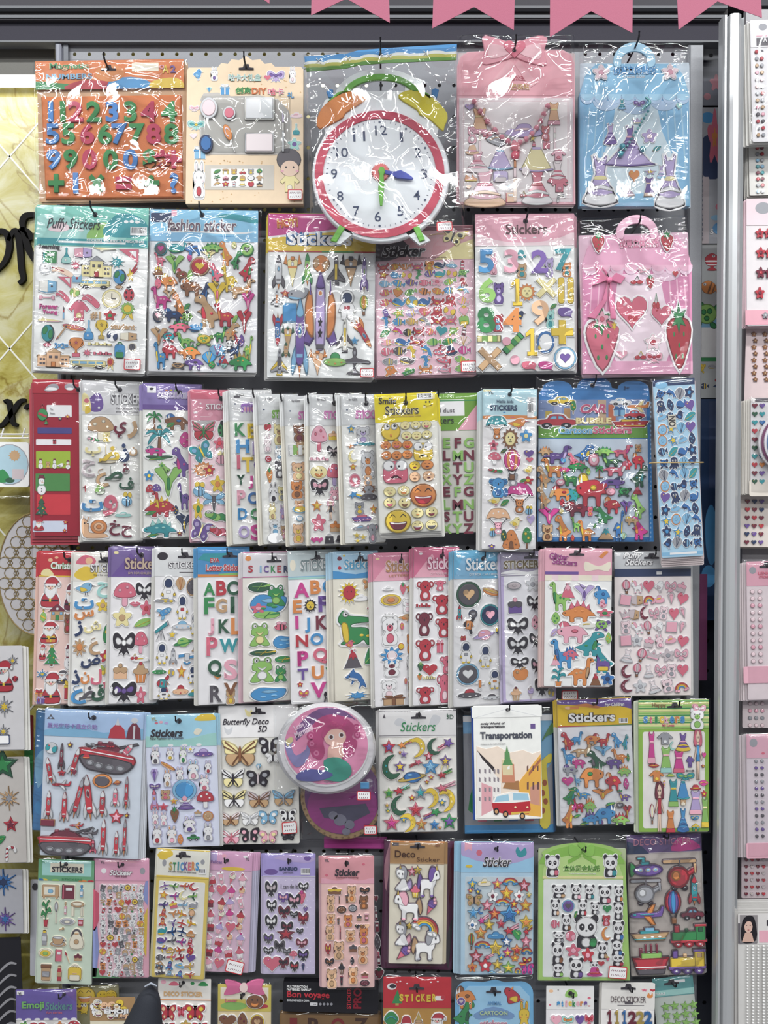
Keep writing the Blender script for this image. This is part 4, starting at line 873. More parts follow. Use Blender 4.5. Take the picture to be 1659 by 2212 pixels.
# aluminium column on the right: grooved section swept from top to bottom
cl = MB(); cw = at(1559, 1106, 0.075).x; ce = at(1606, 1106, 0.075).x - cw
prof = [(0, -.05), (0, -.066), (.05, -.070), (.13, -.070), (.16, -.064), (.22, -.064), (.27, -.072), (.40, -.075), (.62, -.075), (.78, -.071), (.84, -.060), (.88, -.060), (1.0, -.064), (1.0, -.05)]
zt, zb = at(830, 28, .075).z, at(830, 2500, .075).z
vs = [(cw + a * ce, b, z) for z in (zb, zt) for a, b in prof]; n = len(prof)
cl.add(vs, [[i, (i + 1) % n, n + (i + 1) % n, n + i] for i in range(n)] + [list(range(n)), list(range(n, 2 * n))], '#c4c5c8')
struct('column_right', cl.mesh('column_right', 'brushed_aluminium'))
slab('wall_side', 1612, 20, 1900, 2500, 0.005, 0.015, '#a4a0a4', 'painted_metal')

# growth-chart wall stickers deep in the gap on the right
def flat(name, label, cat, quad, d, col, art=None, mat='printed_card', th=0.001, group=None):
    p = Pack(name, label, quad[0], quad[1], quad[2], d, cat=cat, group=group)
    p.card(col, 0.001, th, art=art, mat=mat)
    return p
g = flat('wall_decal_pack', 'dark pack with a faint red flower print at the top of the gap', 'wall decal', ((1505, 130), (1582, 130), (1505, 228)), -0.030, '#26283a', 'Uf 10 0 40 5|Nf 60 -30 30 5|Ue -40 -60 20 15|Ne 50 50 25 18')
g = flat('growth_chart', 'height chart with numbers, a flower and small fish in the gap', 'wall decal', ((1506, 232), (1582, 232), (1506, 526)), -0.024, '#a9abb2', 'Xe -40 85 40 8|Ne -10 28 95 34|rf 0 55 44 5|Of 0 55 16 5|Gb 40 55 90 62 95 50 60 45|Ir -98 -100 -30 -2 4|Xe 60 -20 24 6|be 10 -62 30 4|re 30 -46 24 5|Xe 20 -78 30 8|bp 40 -20 75 -28 75 -12')
for i, t in enumerate(('65', '64', '63', '62', '61', '60', '59', '58', '57', '56', '55', '54', '53', '52', '51')):
    g.text(t, 1514, 371 + i * 10.4, 9, 6, 'N', name='number')
g.text('5', 1537, 501, 7, 10, 'W', 0.02, name='number')
g = flat('wall_decal', 'sea animal wall decal with a red striped fish and green turtle', 'wall decal', ((1504, 528), (1582, 528), (1502, 860)), -0.026, '#b3b5b6', 'Gr -98 8 98 12|Wr -98 -12 98 8|br -90 -8 90 4|Gr -98 -52 98 -47|Wr -98 -46 98 -12')
g.puff = 0.0004; g.border = None
g.at('fish.RWk 1538 565 36 44@90; fish.OH 1534 622 42 40@20; turtle.gG 1528 680 58 70; octo.Ro 1558 813 26 24; dolphin.NX 1552 838 22 20; fish.N 1522 834 18 18; turtle.Y 1515 795 18 26; whale.S 1540 792 20 12')
g = flat('blue_poster', 'dark blue poster half hidden in the gap beside the column', 'poster', ((1500, 862), (1580, 862), (1500, 1340)), -0.022, '#20365c', 'Gr -98 0 -72 98|Xb -40 -10 -10 5 20 -5 40 -30 0 -50 -30 -40|Xf 30 20 22 5|Se 40 -20 14 5|Xe -20 -60 40 10|Nr -20 20 98 98')
g = flat('plum_card', 'narrow plum coloured card hanging low in the gap', 'sticker pack', ((1508, 1240), (1528, 1240), (1508, 1470)), 0.004, '#6d3558')

# left wall display ------------------------------------------------------------------------------------------
def stroke(pts, w):
    P = blobline(pts); L = []; Rr = []
    for i, p in enumerate(P):
        a, b = P[max(0, i - 1)], P[min(len(P) - 1, i + 1)]
        t = math.hypot(b[0] - a[0], b[1] - a[1]) or 1; f = i / (len(P) - 1)
        ww = w * (0.55 + 0.45 * math.sin(math.pi * f))
        L.append((p[0] - (b[1] - a[1]) / t * ww, p[1] + (b[0] - a[0]) / t * ww)); Rr.append((p[0] + (b[1] - a[1]) / t * ww, p[1] - (b[0] - a[0]) / t * ww))
    return L + Rr[::-1]
def blobline(p, sub=4):
    o = []; q = [p[0]] + list(p) + [p[-1]]
    for i in range(1, len(q) - 2):
        for k in range(sub):
            t = k / sub; p0, p1, p2, p3 = q[i - 1:i + 3]
            o.append(tuple(0.5 * (2 * p1[j] + (p2[j] - p0[j]) * t + (2 * p0[j] - 5 * p1[j] + 4 * p2[j] - p3[j]) * t * t + (3 * p1[j] - p0[j] - 3 * p2[j] + p3[j]) * t ** 3) for j in (0, 1)))
    return o + [p[-1]]
def wall_letter(label, strokes, w=7.0):
    mb = MB()
    for st in strokes:
        w3 = [at(x, y, -0.034) for x, y in stroke(st, w)]
        mb.prism([(p.x, p.z) for p in w3], 0.040, 0.033, '#0d0b0c')
    tag(obj('wall_letter', mb.mesh('wall_letter', 'matte_paint')), label, 'wall lettering')
wall_letter('black cursive wall letter with two legs, cut by the left edge', [[(-12, 505), (0, 499), (14, 505), (20, 530), (12, 562), (-8, 584)], [(18, 520), (26, 503), (36, 500), (42, 525), (46, 580), (50, 602), (40, 612)]])
wall_letter('black cursive wall letter running behind the teal sticker pack', [[(40, 497), (52, 505), (62, 540), (80, 572)], [(44, 494), (58, 500), (66, 512), (80, 505)], [(50, 498), (48, 480), (56, 466), (80, 463)]])
wall_letter('black wall letter x left of the red label pack', [[(8, 868), (18, 867), (22, 885), (28, 914), (38, 918)], [(-6, 921), (8, 915), (28, 888), (42, 868), (55, 864)]], 5.6)
wall_letter('black curl of a wall letter just left of the red label pack', [[(54, 884), (58, 878), (66, 876), (76, 882), (74, 900)]], 4.6)

rk = MB(); a = at(-40, 938, 0.03)
for yy in (938, 946):
    p = at(-60, yy, 0.02); q = at(62, yy, 0.02); rk.tube([p, q], 0.0012, 'W', 6)
for xx in (8, 54):
    p = at(xx, 925, 0.02); q = at(xx - 6, 946, 0.02); rk.tube([p, q], 0.0011, 'W', 6)
tag(obj('wire_rack', rk.mesh('wire_rack', 'hard_plastic')), 'white wire rack end under the black wall letter x', 'rack')
p = Pack('gift_box', 'white window box with a blue oval picture, left of the red label pack', (-40, 955), (62, 955), (-40, 1052), 0.02, cat='box')
p.card('#eceae8', 0.004, 0.014, art='Se 18 0 82 92|Ze 18 0 78 87|Gb -40 -50 -10 -20 20 -60 0 -80 -40 -75|De 20 -70 20 12|Ir 30 -66 80 -20|hs 40 40 26 20 12')
p = Pack('lace_doily_pack', 'clear bag with a gold lace doily left of the santa sticker pack', (-60, 1070), (70, 1070), (-60, 1392), 0.012, cat='doily')
mb = MB(); c0 = p.hit(78, 1240); rx, rz = 82 * p.k, 132 * p.ky
mb.prism(ell(c0[0], c0[1], rx * .985, rz * .985, n=40), 0.0006, 0.0002, '#c9c4c6')
p.part('doily_backing', mb, 'printed_card')
mb = MB()
def ring(cx, cz, r, t, col, n=10, rzz=None):
    rzz = rzz or r
    mb.tube([(cx + r * math.cos(2 * math.pi * i / n), -0.0002, cz + rzz * math.sin(2 * math.pi * i / n)) for i in range(n + 1)], t, col, 4, False)
ring(c0[0], c0[1], rx, 0.0011, '#a8905a', 40, rz)
st = 13 * p.k; jj = 0; zz = -rz
while zz < rz:
    xx = -rx + (jj % 2) * st
    while xx < rx:
        if (xx / rx) ** 2 + (zz / rz) ** 2 < .9:
            ring(c0[0] + xx, c0[1] + zz, st * .98, 0.0007, '#a08a5c', 8); ring(c0[0] + xx + st, c0[1] + zz, st * .42, 0.0006, '#8d7848', 6)
        xx += 2 * st
    zz += st * 1.72; jj += 1
p.part('gold_lace', mb, 'foil_print')
p.film(1, 3)
def left_pack(desc, label, quad, d, col, items):
    p = Pack('winter_sticker_pack', label, *quad, d, cat='sticker pack', desc=desc)
    p.card(col); p.puff = 0.0016; p.border = None; p.mat = 'foil_print'
    p.at(items); p.stack(2, 4.5, -1.5)
    return p
p = left_pack('silver snowflake card', 'white card with silver snowflakes and a label, lower left edge', ((-80, 1398), (48, 1393), (-80, 1622)), 0.045, '#c3c0c2', 'flake.S 28 1427 24 24;flake.S 10 1526 40 44;santa.R 8 1460 44 60;xmas.S -4 1440 30 40;flake.S 8 1580 30 30;ball.RU 33 1466 12 12')
p.hy = -0.0004
mb = MB(); X, Z = p.hit(2, 1597); mb.prism(rrect(X - 22 * p.k, Z - 10 * p.k, X + 20 * p.k, Z + 10 * p.k, .002), -.0018, -.0021, 'N'); mb.prism(rrect(X - 20 * p.k, Z - 8.4 * p.k, X + 18.4 * p.k, Z + 8.4 * p.k, .0015), -.0021, -.0023, 'W')
p.part('price_label', mb, 'printed_card')
left_pack('poinsettia card', 'cream card with a green poinsettia and candy cane, lower left edge', ((-80, 1640), (50, 1632), (-80, 1868)), 0.035, '#b5afaa', 'star.DG 6 1650 64 64;flake.hS 20 1724 46 50;star.RU 24 1780 30 32;leaf.G -2 1815 28 24;cane.R 16 1842 40 30')
left_pack('blue snowflake card', 'grey card with blue snowflakes, lowest at the left edge', ((-80, 1880), (48, 1876), (-80, 2018)), 0.025, '#a09fa6', 'flake.BN 8 1905 58 54;flake.VB 12 1985 46 48')
p = Pack('black_strip_pack', 'black card with pale curved strips in the bottom left corner', (-80, 2030), (44, 2022), (-80, 2330), 0.02, cat='card')
p.card('#1d1c22'); mb = MB()
for i in range(7):
    q = [p.hit(x, y) for x, y in stroke([(-6, 2105 + i * 26), (8, 2090 + i * 26), (22, 2080 + i * 26), (36, 2082 + i * 26)], 2.6)]
    mb.prism(q, 0, -0.0008, '#8f8d92')
p.part('pale_strips', mb, 'printed_card')
p = Pack('white_tag_strip', 'narrow white strip hanging left of the green household stickers', (66, 1900), (88, 1900), (62, 2108), 0.010, cat='card')
p.card('#b9b9c2'); 
mb = MB(); q = [(0.0, 0.0)]
X, Z = p.hit(76, 1915); mb.prism(ell(X, Z, .004, .005), .0, -.0012, 'K'); p.part('black_clip', mb, 'hard_plastic')
p = Pack('red_card', 'thin red and green card edge left of the tank stickers', (52, 1545), (72, 1545), (52, 1760), 0.014, cat='card'); p.card('#8f2a35', art='Gr -98 -40 98 30|kr -98 -98 98 -40')

# pink bunting across the top
for label, pts in (('pink bunting pennant with only its tip in view, leftmost', [(410, -170), (585, -170), (582, 8), (496, -52), (415, -2)]),
                   ('pink swallowtail pennant above the clock, second from the left', [(676, -170), (836, -170), (842, 49), (748, -3), (672, 33)]),
                   ('pink swallowtail pennant above the pink bow pack', [(941, -170), (1117, -170), (1110, 65), (1024, 15), (934, 61)]),
                   ('lowest hanging pink swallowtail pennant, above the blue curtain pack', [(1189, -170), (1368, -170), (1366, 71), (1277, 24), (1188, 80)]),
                   ('pink swallowtail pennant in front of the aluminium column', [(1455, -170), (1637, -170), (1646, 38), (1550, 3), (1466, 64)])):
    mb = MB(); w = [at(x, y, 0.22) for x, y in pts]
    mb.prism([(q.x, q.z) for q in w], -0.2192, -0.22, '#a5586e')
    tag(obj('bunting_pennant', mb.mesh('bunting_pennant', 'felt')), label, 'pennant', 'pink pennants of the bunting')

# dark cone poking up at the bottom
mb = MB(); pts = []; rad = []
for i in range(15):
    f = i / 14; x = 327 - 38 * f ** 1.05; y = 2128 + 190 * f
    p = at(x, y, 0.20); r = (0.0005 + 0.0085 * min(1, f * 9) ** .5 + 0.031 * f) * 1.0
    pts.append(tuple(p)); rad.append(r)
mb.tube(pts, rad, '#20242d', 20)
root = bpy.data.objects.new('fabric_cone', None); LINK(root); tag(root, 'dark rounded cone tip poking up at the bottom edge', 'cone')
obj('cone_shell', mb.mesh('cone_shell', 'felt', True), root)
mb = MB(); a, b = at(300, 2150, .228), at(268, 2212, .236)
p0 = at(313, 2131, .212); p1 = at(326, 2124, .214); p2 = at(339, 2130, .212)
mb.tube([p0, p1, p2], [0.0008, 0.0014, 0.0008], '#8f96a3', 6); obj('pale_seam', mb.mesh('pale_seam', 'printed_card', True), root)
# ================================================================== the sticker packs, row by row
# ---- top row
p = Pack('number_magnet_set', 'orange foam number board in a clear bag, top left', (76, 134), (397, 128), (82, 434), 0.052, cat='toy set', desc='orange number board')
p.header(192, '#d9793f', 'Gb -100 -40 -60 -60 -20 -75 -10 -100 -100 -100|Rb -60 -100 -40 -40 0 -50 20 -100|Xb 0 -100 5 -30 40 -25 60 -100|Yb 55 -100 60 -45 90 -30 100 -100|Cr 30 20 66 80|Oe 0 10 20 60', name='header_card')
p.text('Magnetic', 150, 145, 84, 16, 'G', 0.02, out='o'); p.text('NUMBERS', 150, 166, 100, 12, 'b', 0.03)
p.text('Q', 350, 146, 10, 10, 'P', 0.02); p.text('2', 374, 150, 12, 16, 'V', 0.03); p.text('A', 358, 150, 14, 18, 'Y', 0.03)
mb = MB(); k = p.k
q = [p.hit(x, y) for x, y in ((88, 208), (391, 204), (395, 428), (98, 431))]
mb.prism([(q[3][0], q[3][1])] + [(q[2][0], q[2][1]), (q[1][0], q[1][1]), (q[0][0], q[0][1])], 0.006, -0.001, '#dd7a3e', 0.003)
p.part('foam_board', mb, 'eva_foam')
p.y0 = -0.001; p.border = None; p.mat = 'eva_foam'; p.puff = 0.0028
def num(s, y, h):
    for i, (ch, c, x) in enumerate(s): X, Z = p.hit(x, y); p.letter(ch, X, Z, 34 * k, h * k, c)
Rr, Gg, Bb = '#c9405f', '#3c9250', '#4a86cc'
num((('1', Bb, 111), ('1', Gg, 137), ('2', Rr, 165), ('2', Gg, 204), ('3', Bb, 243), ('3', Gg, 283), ('4', Rr, 322), ('4', Gg, 366)), 243, 44)
num((('5', Bb, 115), ('5', Gg, 149), ('6', Rr, 190), ('6', Gg, 228), ('7', Bb, 259), ('7', Gg, 297), ('8', Rr, 333), ('8', Gg, 371)), 291, 44)
num((('9', Bb, 117), ('9', Gg, 154), ('0', Rr, 195), ('0', Gg, 240), ('0', Bb, 283), ('$', Gg, 324), ('*', Rr, 352), ('+', Rr, 376)), 346, 44)
num((('+', Gg, 123), ('1', Bb, 165), ('×', Gg, 210), ('=', Rr, 268), ('÷', Gg, 328), ('?', Bb, 377)), 397, 44)
p.hy = -0.0012; p.hole(235, 149, 'euro'); p.front = 0.0045; p.film(3, 6, 4, 6); p.stack(2, 3, -2, '#c9a07a')

p = Pack('craft_gift_box', 'beige craft box with a cut-out window, between number board and clock', (404, 146), (655, 144), (401, 440), 0.060, cat='craft box', desc='beige craft box')
oc = [(401, 440), (655, 440), (655, 150), (650, 144), (594, 144), (586, 136), (572, 138), (562, 128), (545, 130), (532, 121), (516, 130), (500, 128), (492, 138), (478, 136), (470, 146), (408, 146), (404, 152)]
p.card('#e8cfae', outline=oc, thick=0.018, name='carton')
mb = MB()
def quadm(pts, y0, y1, c, bev=0): mb.prism([p.hit(*a) for a in pts], y0, y1, c, bev)
quadm([(433, 334), (630, 334), (630, 262), (624, 240), (600, 214), (560, 206), (500, 208), (470, 200), (440, 202), (432, 216), (444, 232), (430, 250)], 0.0004, -0.0003, '#b9b4ae')
quadm([(443, 410), (592, 410), (592, 357), (443, 357)], 0.0004, -0.0003, '#c9c1b6')
quadm([(456, 404), (568, 404), (568, 365), (456, 365)], -0.0003, -0.0008, '#f2efea')
p.part('window_tray', mb, 'printed_card')
p.y0 = -0.0004; p.border = None; p.mat = 'puffy_vinyl'; p.puff = 0.004
p.at('disc.sp 452 235 36 44; disc.NB 446 312 28 38; disc.sr 496 246 26 28; candy.Op 497 300 28 60@-20; tag.As 561 236 60 56; tag.sQ 561 310 58 48; tube.sAv 612 285 14 84')
p.puff = 0.0008; p.mat = 'foam_sticker'; p.y0 = -0.0008
p.rows(56, 166, '371 11 leaf.G stool.h bear.h cherry.R bear.S tree.G; 385 11 plant.Gh cake.UP leaf.D bag.h donut.KW shirt.h; 398 11 -dolphin.h flower.R cup.sR hat.C apple.R cake.hK')
p.y0 = 0.0; p.border = 'W'
p.at('bunny.WpV 463 160 20 26; bird.Xb 428 162 20 26; bow.vV 596 164 34 26; heart.rP 578 168 14 12; bunny.Wp 632 162 18 30; gift.XbW 486 194 20 22; bow.tTY 424 270 34 22; heart.p 418 294 14 12; gift.bXW 432 330 26 26; cloud.pP 640 250 24 18; flask.tT 640 280 18 22; flower.tV 636 312 28 26; bunny.WpR 430 390 34 72; bow.pP 420 234 20 14; gem.tX 452 194 16 12')
p.border = None
p.at('dot.k 624 345 50 46; dot.F 626 364 38 34; shirt.yC 626 396 40 40; dot.K 618 362 4 5; dot.K 634 362 4 5; dot.P 610 370 7 5; dot.P 642 370 7 5')
p.text('咕卡大礼盒', 529, 168, 70, 16, '#9dc3b8', 0.01, out='W'); p.text('DIY', 560, 197, 32, 14, '#c86a3c', 0.03); p.text('创意', 526, 196, 34, 15, 'G', 0.02, out='y'); p.text('咕卡', 596, 199, 34, 15, 'r', 0.02, out='W'); p.text('礼', 628, 206, 14, 14, 'X', 0.02)
mb = MB(); R0 = random.Random(5)
for i in range(40):
    x, y = p.hit(R0.uniform(408, 650), R0.choice((R0.uniform(345, 354), R0.uniform(414, 436), R0.uniform(150, 200))))
    mb.prism([(x + a * p.k * 2.2 * (1, .4)[j % 2] , y + b * p.k * 2.2 * (1, .4)[j % 2]) for j, (a, b) in enumerate([(math.cos(t * math.pi / 4), math.sin(t * math.pi / 4)) for t in range(8)])], 0, -0.0001, '#c9a06c')
p.part('printed_star_pattern', mb, 'printed_card')
p.hole(532, 147, 'euro'); p.front = 0.003
p.film(1, box=(432, 204, 630, 334), mat='clear_blister'); p.price(638, 422, 32, 22)

p = Pack('toy_clock_set', 'toy alarm clock with red rim and green handle in a clear bag', (657, 122), (986, 96), (662, 524), 0.100, cat='toy clock', desc='toy alarm clock')
mb = MB(); z = lambda *a: [p.hit(*q) for q in a]
st_ = [(657, 122), (700, 119), (748, 116), (772, 109), (830, 104), (900, 100), (987, 95)]; sb_ = [(662, 155), (700, 152), (748, 148), (772, 142), (830, 137), (900, 134), (986, 130)]
def band(f0, f1, c, y, wig=0, sd=1):
    R0 = random.Random(sd)
    for i in range(6):
        a = [(st_[k][0] + (sb_[k][0] - st_[k][0]) * f, st_[k][1] + (sb_[k][1] - st_[k][1]) * f) for k, f in ((i, f0), (i + 1, f0), (i + 1, f1), (i, f1))]
        mb.prism(z(*a), .0006, y, c)
        if wig: cx, cy = (a[0][0] + a[1][0]) / 2, (a[0][1] + a[1][1]) / 2; mb.prism(z(*[(cx + 24 * math.cos(t * .45), cy + 3 - wig * math.sin(t * .45)) for t in range(8)]), .0006, y - .0001, c)
band(0, 1, '#4a8fca', 0); band(.45, 1, '#e4e6e2', -.0002, 7); band(.62, 1, '#b9b85a', -.0005, 6); band(.8, 1, '#5f9440', -.0008, 4)
for x in (688, 752, 840, 920):
    y = 120 + 14 - (x - 657) * .07
    for t in range(4): mb.prism(z((x, y), (x + 7 * math.cos(t * 1.57 + .7), y + 7 * math.sin(t * 1.57 + .7)), (x + 7 * math.cos(t * 1.57 + 1.0), y + 7 * math.sin(t * 1.57 + 1.0))), .0, -.0012, '#e9e4da')
p.part('header_strip', mb, 'printed_card'); p.hy = -.001
cc = (823, 376); mb = MB()
def cpoly(f): return [p.hit(*a) for a in f]
def arcpx(cx, cy, rx, ry, a0, a1, n=24): return [(cx + rx * math.cos(math.radians(a0 + (a1 - a0) * i / n)), cy - ry * math.sin(math.radians(a0 + (a1 - a0) * i / n))) for i in range(n + 1)]
body = '#e3e6ea'
Z0 = -0.002
mb.prism(cpoly(arcpx(823, 378, 149, 147, 0, 345, 46)), 0.006, Z0, body, 0.002)
mb.prism(cpoly([(716, 524), (748, 490), (770, 500), (735, 528)]), 0.006, Z0, body); mb.prism(cpoly([(930, 520), (895, 488), (872, 500), (906, 530)]), 0.006, Z0, body)
oa, ia = arcpx(823, 214, 100, 64, 170, 10, 20), arcpx(827, 189, 48, 17, 180, 0, 20)
for i in range(20): mb.prism(cpoly([oa[i], oa[i + 1], ia[i + 1], ia[i]]), 0.006, Z0, body)
mb.prism(cpoly([oa[0], ia[0], (779, 198), (875, 198), ia[-1], oa[-1], (944, 218), (956, 244), (944, 290), (704, 290), (690, 246), (702, 218)]), 0.006, Z0 + .0001, body)
p.part('clock_body', mb, 'hard_plastic')
def cpart(name, pts, y0, y1, col, bev=0.0008, label=None):
    m2 = MB(); m2.prism(cpoly(pts), y0, y1, col, bev); p.part(name, m2, 'eva_foam', label)
m2 = MB(); o = cpoly(arcpx(820, 378, 140, 137, 0, 360, 48))[:-1]; i_ = cpoly(arcpx(820, 378, 122, 120, 0, 360, 48))[:-1]
n = len(o)
m2.add([(a[0], Z0, a[1]) for a in o] + [(a[0], Z0 - .0016, a[1]) for a in o] + [(a[0], Z0 - .0016, a[1]) for a in i_] + [(a[0], Z0, a[1]) for a in i_],
       [[r * n + i, r * n + (i + 1) % n, (r + 1) * n + (i + 1) % n, (r + 1) * n + i] for r in range(3) for i in range(n)], '#cf4a60')
p.part('clock_rim', m2, 'eva_foam', 'red ring around the dial')
cpart('clock_handle', [(730, 202)] + arcpx(823, 212, 84, 50, 165, 15, 22) + [(920, 202), (934, 212), (928, 218), (908, 202)] + arcpx(823, 214, 72, 38, 20, 160, 20) + [(740, 202), (716, 220), (708, 222)], Z0, Z0 - .003, '#6cb844', label='green curved handle')
cpart('clock_bell', blob([(690, 280), (684, 268), (694, 238), (722, 214), (752, 201), (780, 200), (794, 215), (748, 246), (740, 258), (700, 278)]), Z0, Z0 - .003, '#e58a44', label='orange bell')
cpart('clock_bell', blob([(861, 214), (873, 200), (900, 198), (935, 214), (966, 248), (960, 276), (955, 285), (930, 262), (906, 250), (900, 240)]), Z0, Z0 - .003, '#e3d437', label='yellow bell')
cpart('bell_knob', [(710, 214), (705, 200), (712, 194), (720, 196), (720, 206), (726, 214)], Z0 + .002, Z0 - .002, '#3d86c8'); cpart('bell_knob', [(942, 214), (932, 206), (932, 196), (940, 192), (948, 196), (944, 212)], Z0 + .002, Z0 - .002, '#3d86c8')
cpart('clock_foot', [(714, 522), (734, 488), (746, 494), (727, 525)], Z0, Z0 - .003, '#74bd4c'); cpart('clock_foot', [(918, 520), (906, 524), (892, 494), (904, 488)], Z0, Z0 - .003, '#74bd4c')
m2 = MB()
for t in range(60):
    a = math.radians(t * 6)
    if t % 5 == 0: m2.prism(cpoly(arcpx(820 + 113.5 * math.sin(a), 377 - 112 * math.cos(a), 2.6, 2.6, 0, 330, 10)), Z0, Z0 - .0006, 'N')
    else:
        s1, c1 = math.sin(a), math.cos(a)
        m2.prism(cpoly([(820 + r * s1 + w * c1, 377 - r * c1 + w * s1) for r, w in ((111, -.5), (115, -.5), (115, .5), (111, .5))]), Z0, Z0 - .0005, 'N')
p.part('minute_track', m2, 'hard_plastic')
p.hy = Z0 - .0002
for t, x, y in (('12', 823, 283), ('11', 776, 296), ('10', 739, 331), ('9', 722, 377), ('8', 735, 425), ('7', 770, 457), ('6', 816, 469), ('5', 865, 457), ('4', 900, 423), ('3', 916, 377), ('2', 903, 331)):
    p.text(t, x, y, 11.5 * len(t) + (3 if len(t) > 1 else 2), 21, 'N', 0.005, name='dial_numeral')
p.text('1', 867, 297, 7, 21, 'N', 0.005, name='dial_numeral')
m2 = MB(); m2.prism(cpoly([(822 + (20, 17.5)[i % 2] * math.cos(i * math.pi / 28), 374 + (20, 17.5)[i % 2] * math.sin(i * math.pi / 28)) for i in range(56)]), Z0, Z0 - .003, '#d4504e', .0004); p.part('gear_wheel', m2, 'hard_plastic')
cpart('hour_hand', [(828, 370), (850, 374), (866, 371), (880, 378), (893, 388), (890, 392), (874, 390), (858, 389), (846, 383), (828, 378)], Z0 - .003, Z0 - .005, '#4a55b4', label='blue hour hand')
cpart('minute_hand', [(817, 372), (822, 364), (829, 366), (832, 375), (829, 382), (830, 410), (826, 449), (821, 449), (817, 412), (820, 382)], Z0 - .005, Z0 - .007, '#72bd45', label='green minute hand')
p.hy = -0.001; p.hole(822, 118, 'round', r=4); p.front = 0.010; p.film(3, 2, 0, 8, bulge=0.002, seed=4); p.price(959, 494, 34, 20)

p = Pack('dress_up_sticker_pack', 'pink dress-up sticker card with a big bow top and bead necklace', (990, 110), (1240, 107), (986, 441), 0.060, desc='pink bow card')
p.card('#eeb6c0', outline=[(986, 441), (1243, 441), (1241, 135), (1234, 118), (1215, 107), (1180, 107), (1048, 110), (1010, 112), (995, 122), (988, 140)], thick=0.010)
mb = MB(); z = lambda *a: [p.hit(*q) for q in a]
mb.prism(z((988, 207), (1241, 207), (1240, 138), (1232, 120), (1212, 110), (1012, 114), (996, 124), (989, 142)), 0.0001, -0.0004, '#eda9b4')
mb.prism(z((992, 436), (1237, 436), (1237, 212), (992, 212)), 0.0001, -0.0003, '#f3e6e8'); mb.prism(z((1000, 430), (1228, 430), (1228, 218), (1000, 218)), -0.0003, -0.0004, '#ecd6da'); mb.prism(z((1003, 428), (1225, 428), (1225, 220), (1003, 220)), -0.0004, -0.0005, '#f5ecec')
p.part('header_card', mb, 'printed_card')
mb = MB()
mb.prism(z((1100, 130), (1055, 185), (1075, 190), (1112, 140)), -.0004, -.0009, '#f0b4bc'); mb.prism(z((1120, 130), (1160, 180), (1145, 190), (1112, 140)), -.0004, -.0009, '#f0b4bc')
mb.prism(blob(z((1112, 100), (1070, 82), (1042, 80), (1046, 110), (1042, 140), (1075, 136), (1112, 122))), .0012, -.0020, '#e99dab', .001); mb.prism(blob(z((1110, 100), (1150, 80), (1182, 82), (1176, 110), (1180, 142), (1145, 138), (1110, 122))), .0012, -.0020, '#e99dab', .001)
mb.prism(blob(z((1098, 106), (1060, 96), (1052, 108), (1060, 128), (1098, 118))), -.0018, -.0024, '#f2c0c8'); mb.prism(blob(z((1124, 106), (1160, 96), (1170, 110), (1162, 130), (1124, 118))), -.0018, -.0024, '#f2c0c8')
X, Z = p.hit(1111, 108); mb.prism([(X + a * p.k * 24, Z + b * p.k * 22) for a, b in shape('h', (0, 0, 1))], -.0018, -.0034, '#dd6f85', .0005)
p.part('bow_top', mb, 'printed_card')
p.hy = -.0005; p.text('芬丽公主', 1112, 169, 46, 12, '#c24f62', 0.02); p.text('少女换装贴', 1110, 188, 66, 14, '#cfa06a', 0.02, out='p')
p.hy = -.0034; p.hole(1110, 111, 'round', r=4.5); p.hy = -.0005
p.y0 = -.0005; p.border = None; p.mat = 'puffy_vinyl'; p.puff = 0.0022; p.bev = .07; p.grow = 1.3
p.at('heart.v 1014 232 16 12;longdress.oPy 1036 262 34 46;tube.pCp 1036 305 14 44;bow.rPR 1052 292 16 18;cloud.vp 1130 285 66 40;longdress.oPy 1196 246 26 40;tube.pAp 1198 300 14 44;bear.PQ 1020 292 20 30;bow.rP 1055 290 14 16;bear.RP 1178 288 18 26;fan.ShP 1080 306 46 28;hat.oP 1020 325 24 22;gown.PQr 1031 350 48 38;skirt.vbP 1080 346 44 36;skirt.yvO 1158 345 58 44;shirt.Pr 1206 336 26 20;gown.Qr 1204 372 40 40;gift.rPR 1180 312 14 18;tube.rPR 1153 312 20 8;tube.FpO 1112 385 22 84;shoe.O 1013 382 14 20;shoe.O 1024 382 10 20;bag.vI 1081 380 34 24;gown.Por 1047 402 82 74;dot.Q 1135 370 14 16;gown.rWR 1160 402 60 66;shirt.rP 1208 402 28 24;cane.SI 1206 428 26 14;notebook.oR 1101 427 18 18;feet.bp 1092 404 18 14;lips.O 1012 404 10 12;heart.r 1118 330 10 10;star.y 1150 300 12 12;cherry.R 1130 420 14 12')
mb = MB(); pts = [(1024, 222), (1036, 242), (1050, 262), (1065, 280), (1080, 296), (1092, 305), (1104, 311), (1116, 312), (1128, 308), (1140, 300), (1152, 288), (1160, 276), (1168, 262), (1174, 248), (1182, 232)]
for i in range(40):
    f = i / 39 * 13.99; j = int(f); t = f - j; a, b = pts[j], pts[j + 1]
    X, Z = p.hit(a[0] + (b[0] - a[0]) * t, a[1] + (b[1] - a[1]) * t); big = i % 3 == 0
    mb.ball((X, -.004, Z), (6.2 if big else 3.8) * p.k, ('#e58a9c', '#f0c4c8', '#f2d7d6')[i % 3], 8, 6)
X, Z = p.hit(1112, 326); mb.ball((X, -.005, Z + 6 * p.k), 11 * p.k, '#e88a94', 10, 6, .5); mb.ball((X, -.005, Z - 12 * p.k), 10 * p.k, '#e35a70', 10, 6, .5)
o = p.part('bead_necklace', mb, 'pearl', smooth=True)
p.front = 0.011; p.film(3, 2, 32, 4, seed=2); p.stack(2, 1, -3, '#dcc8c8')

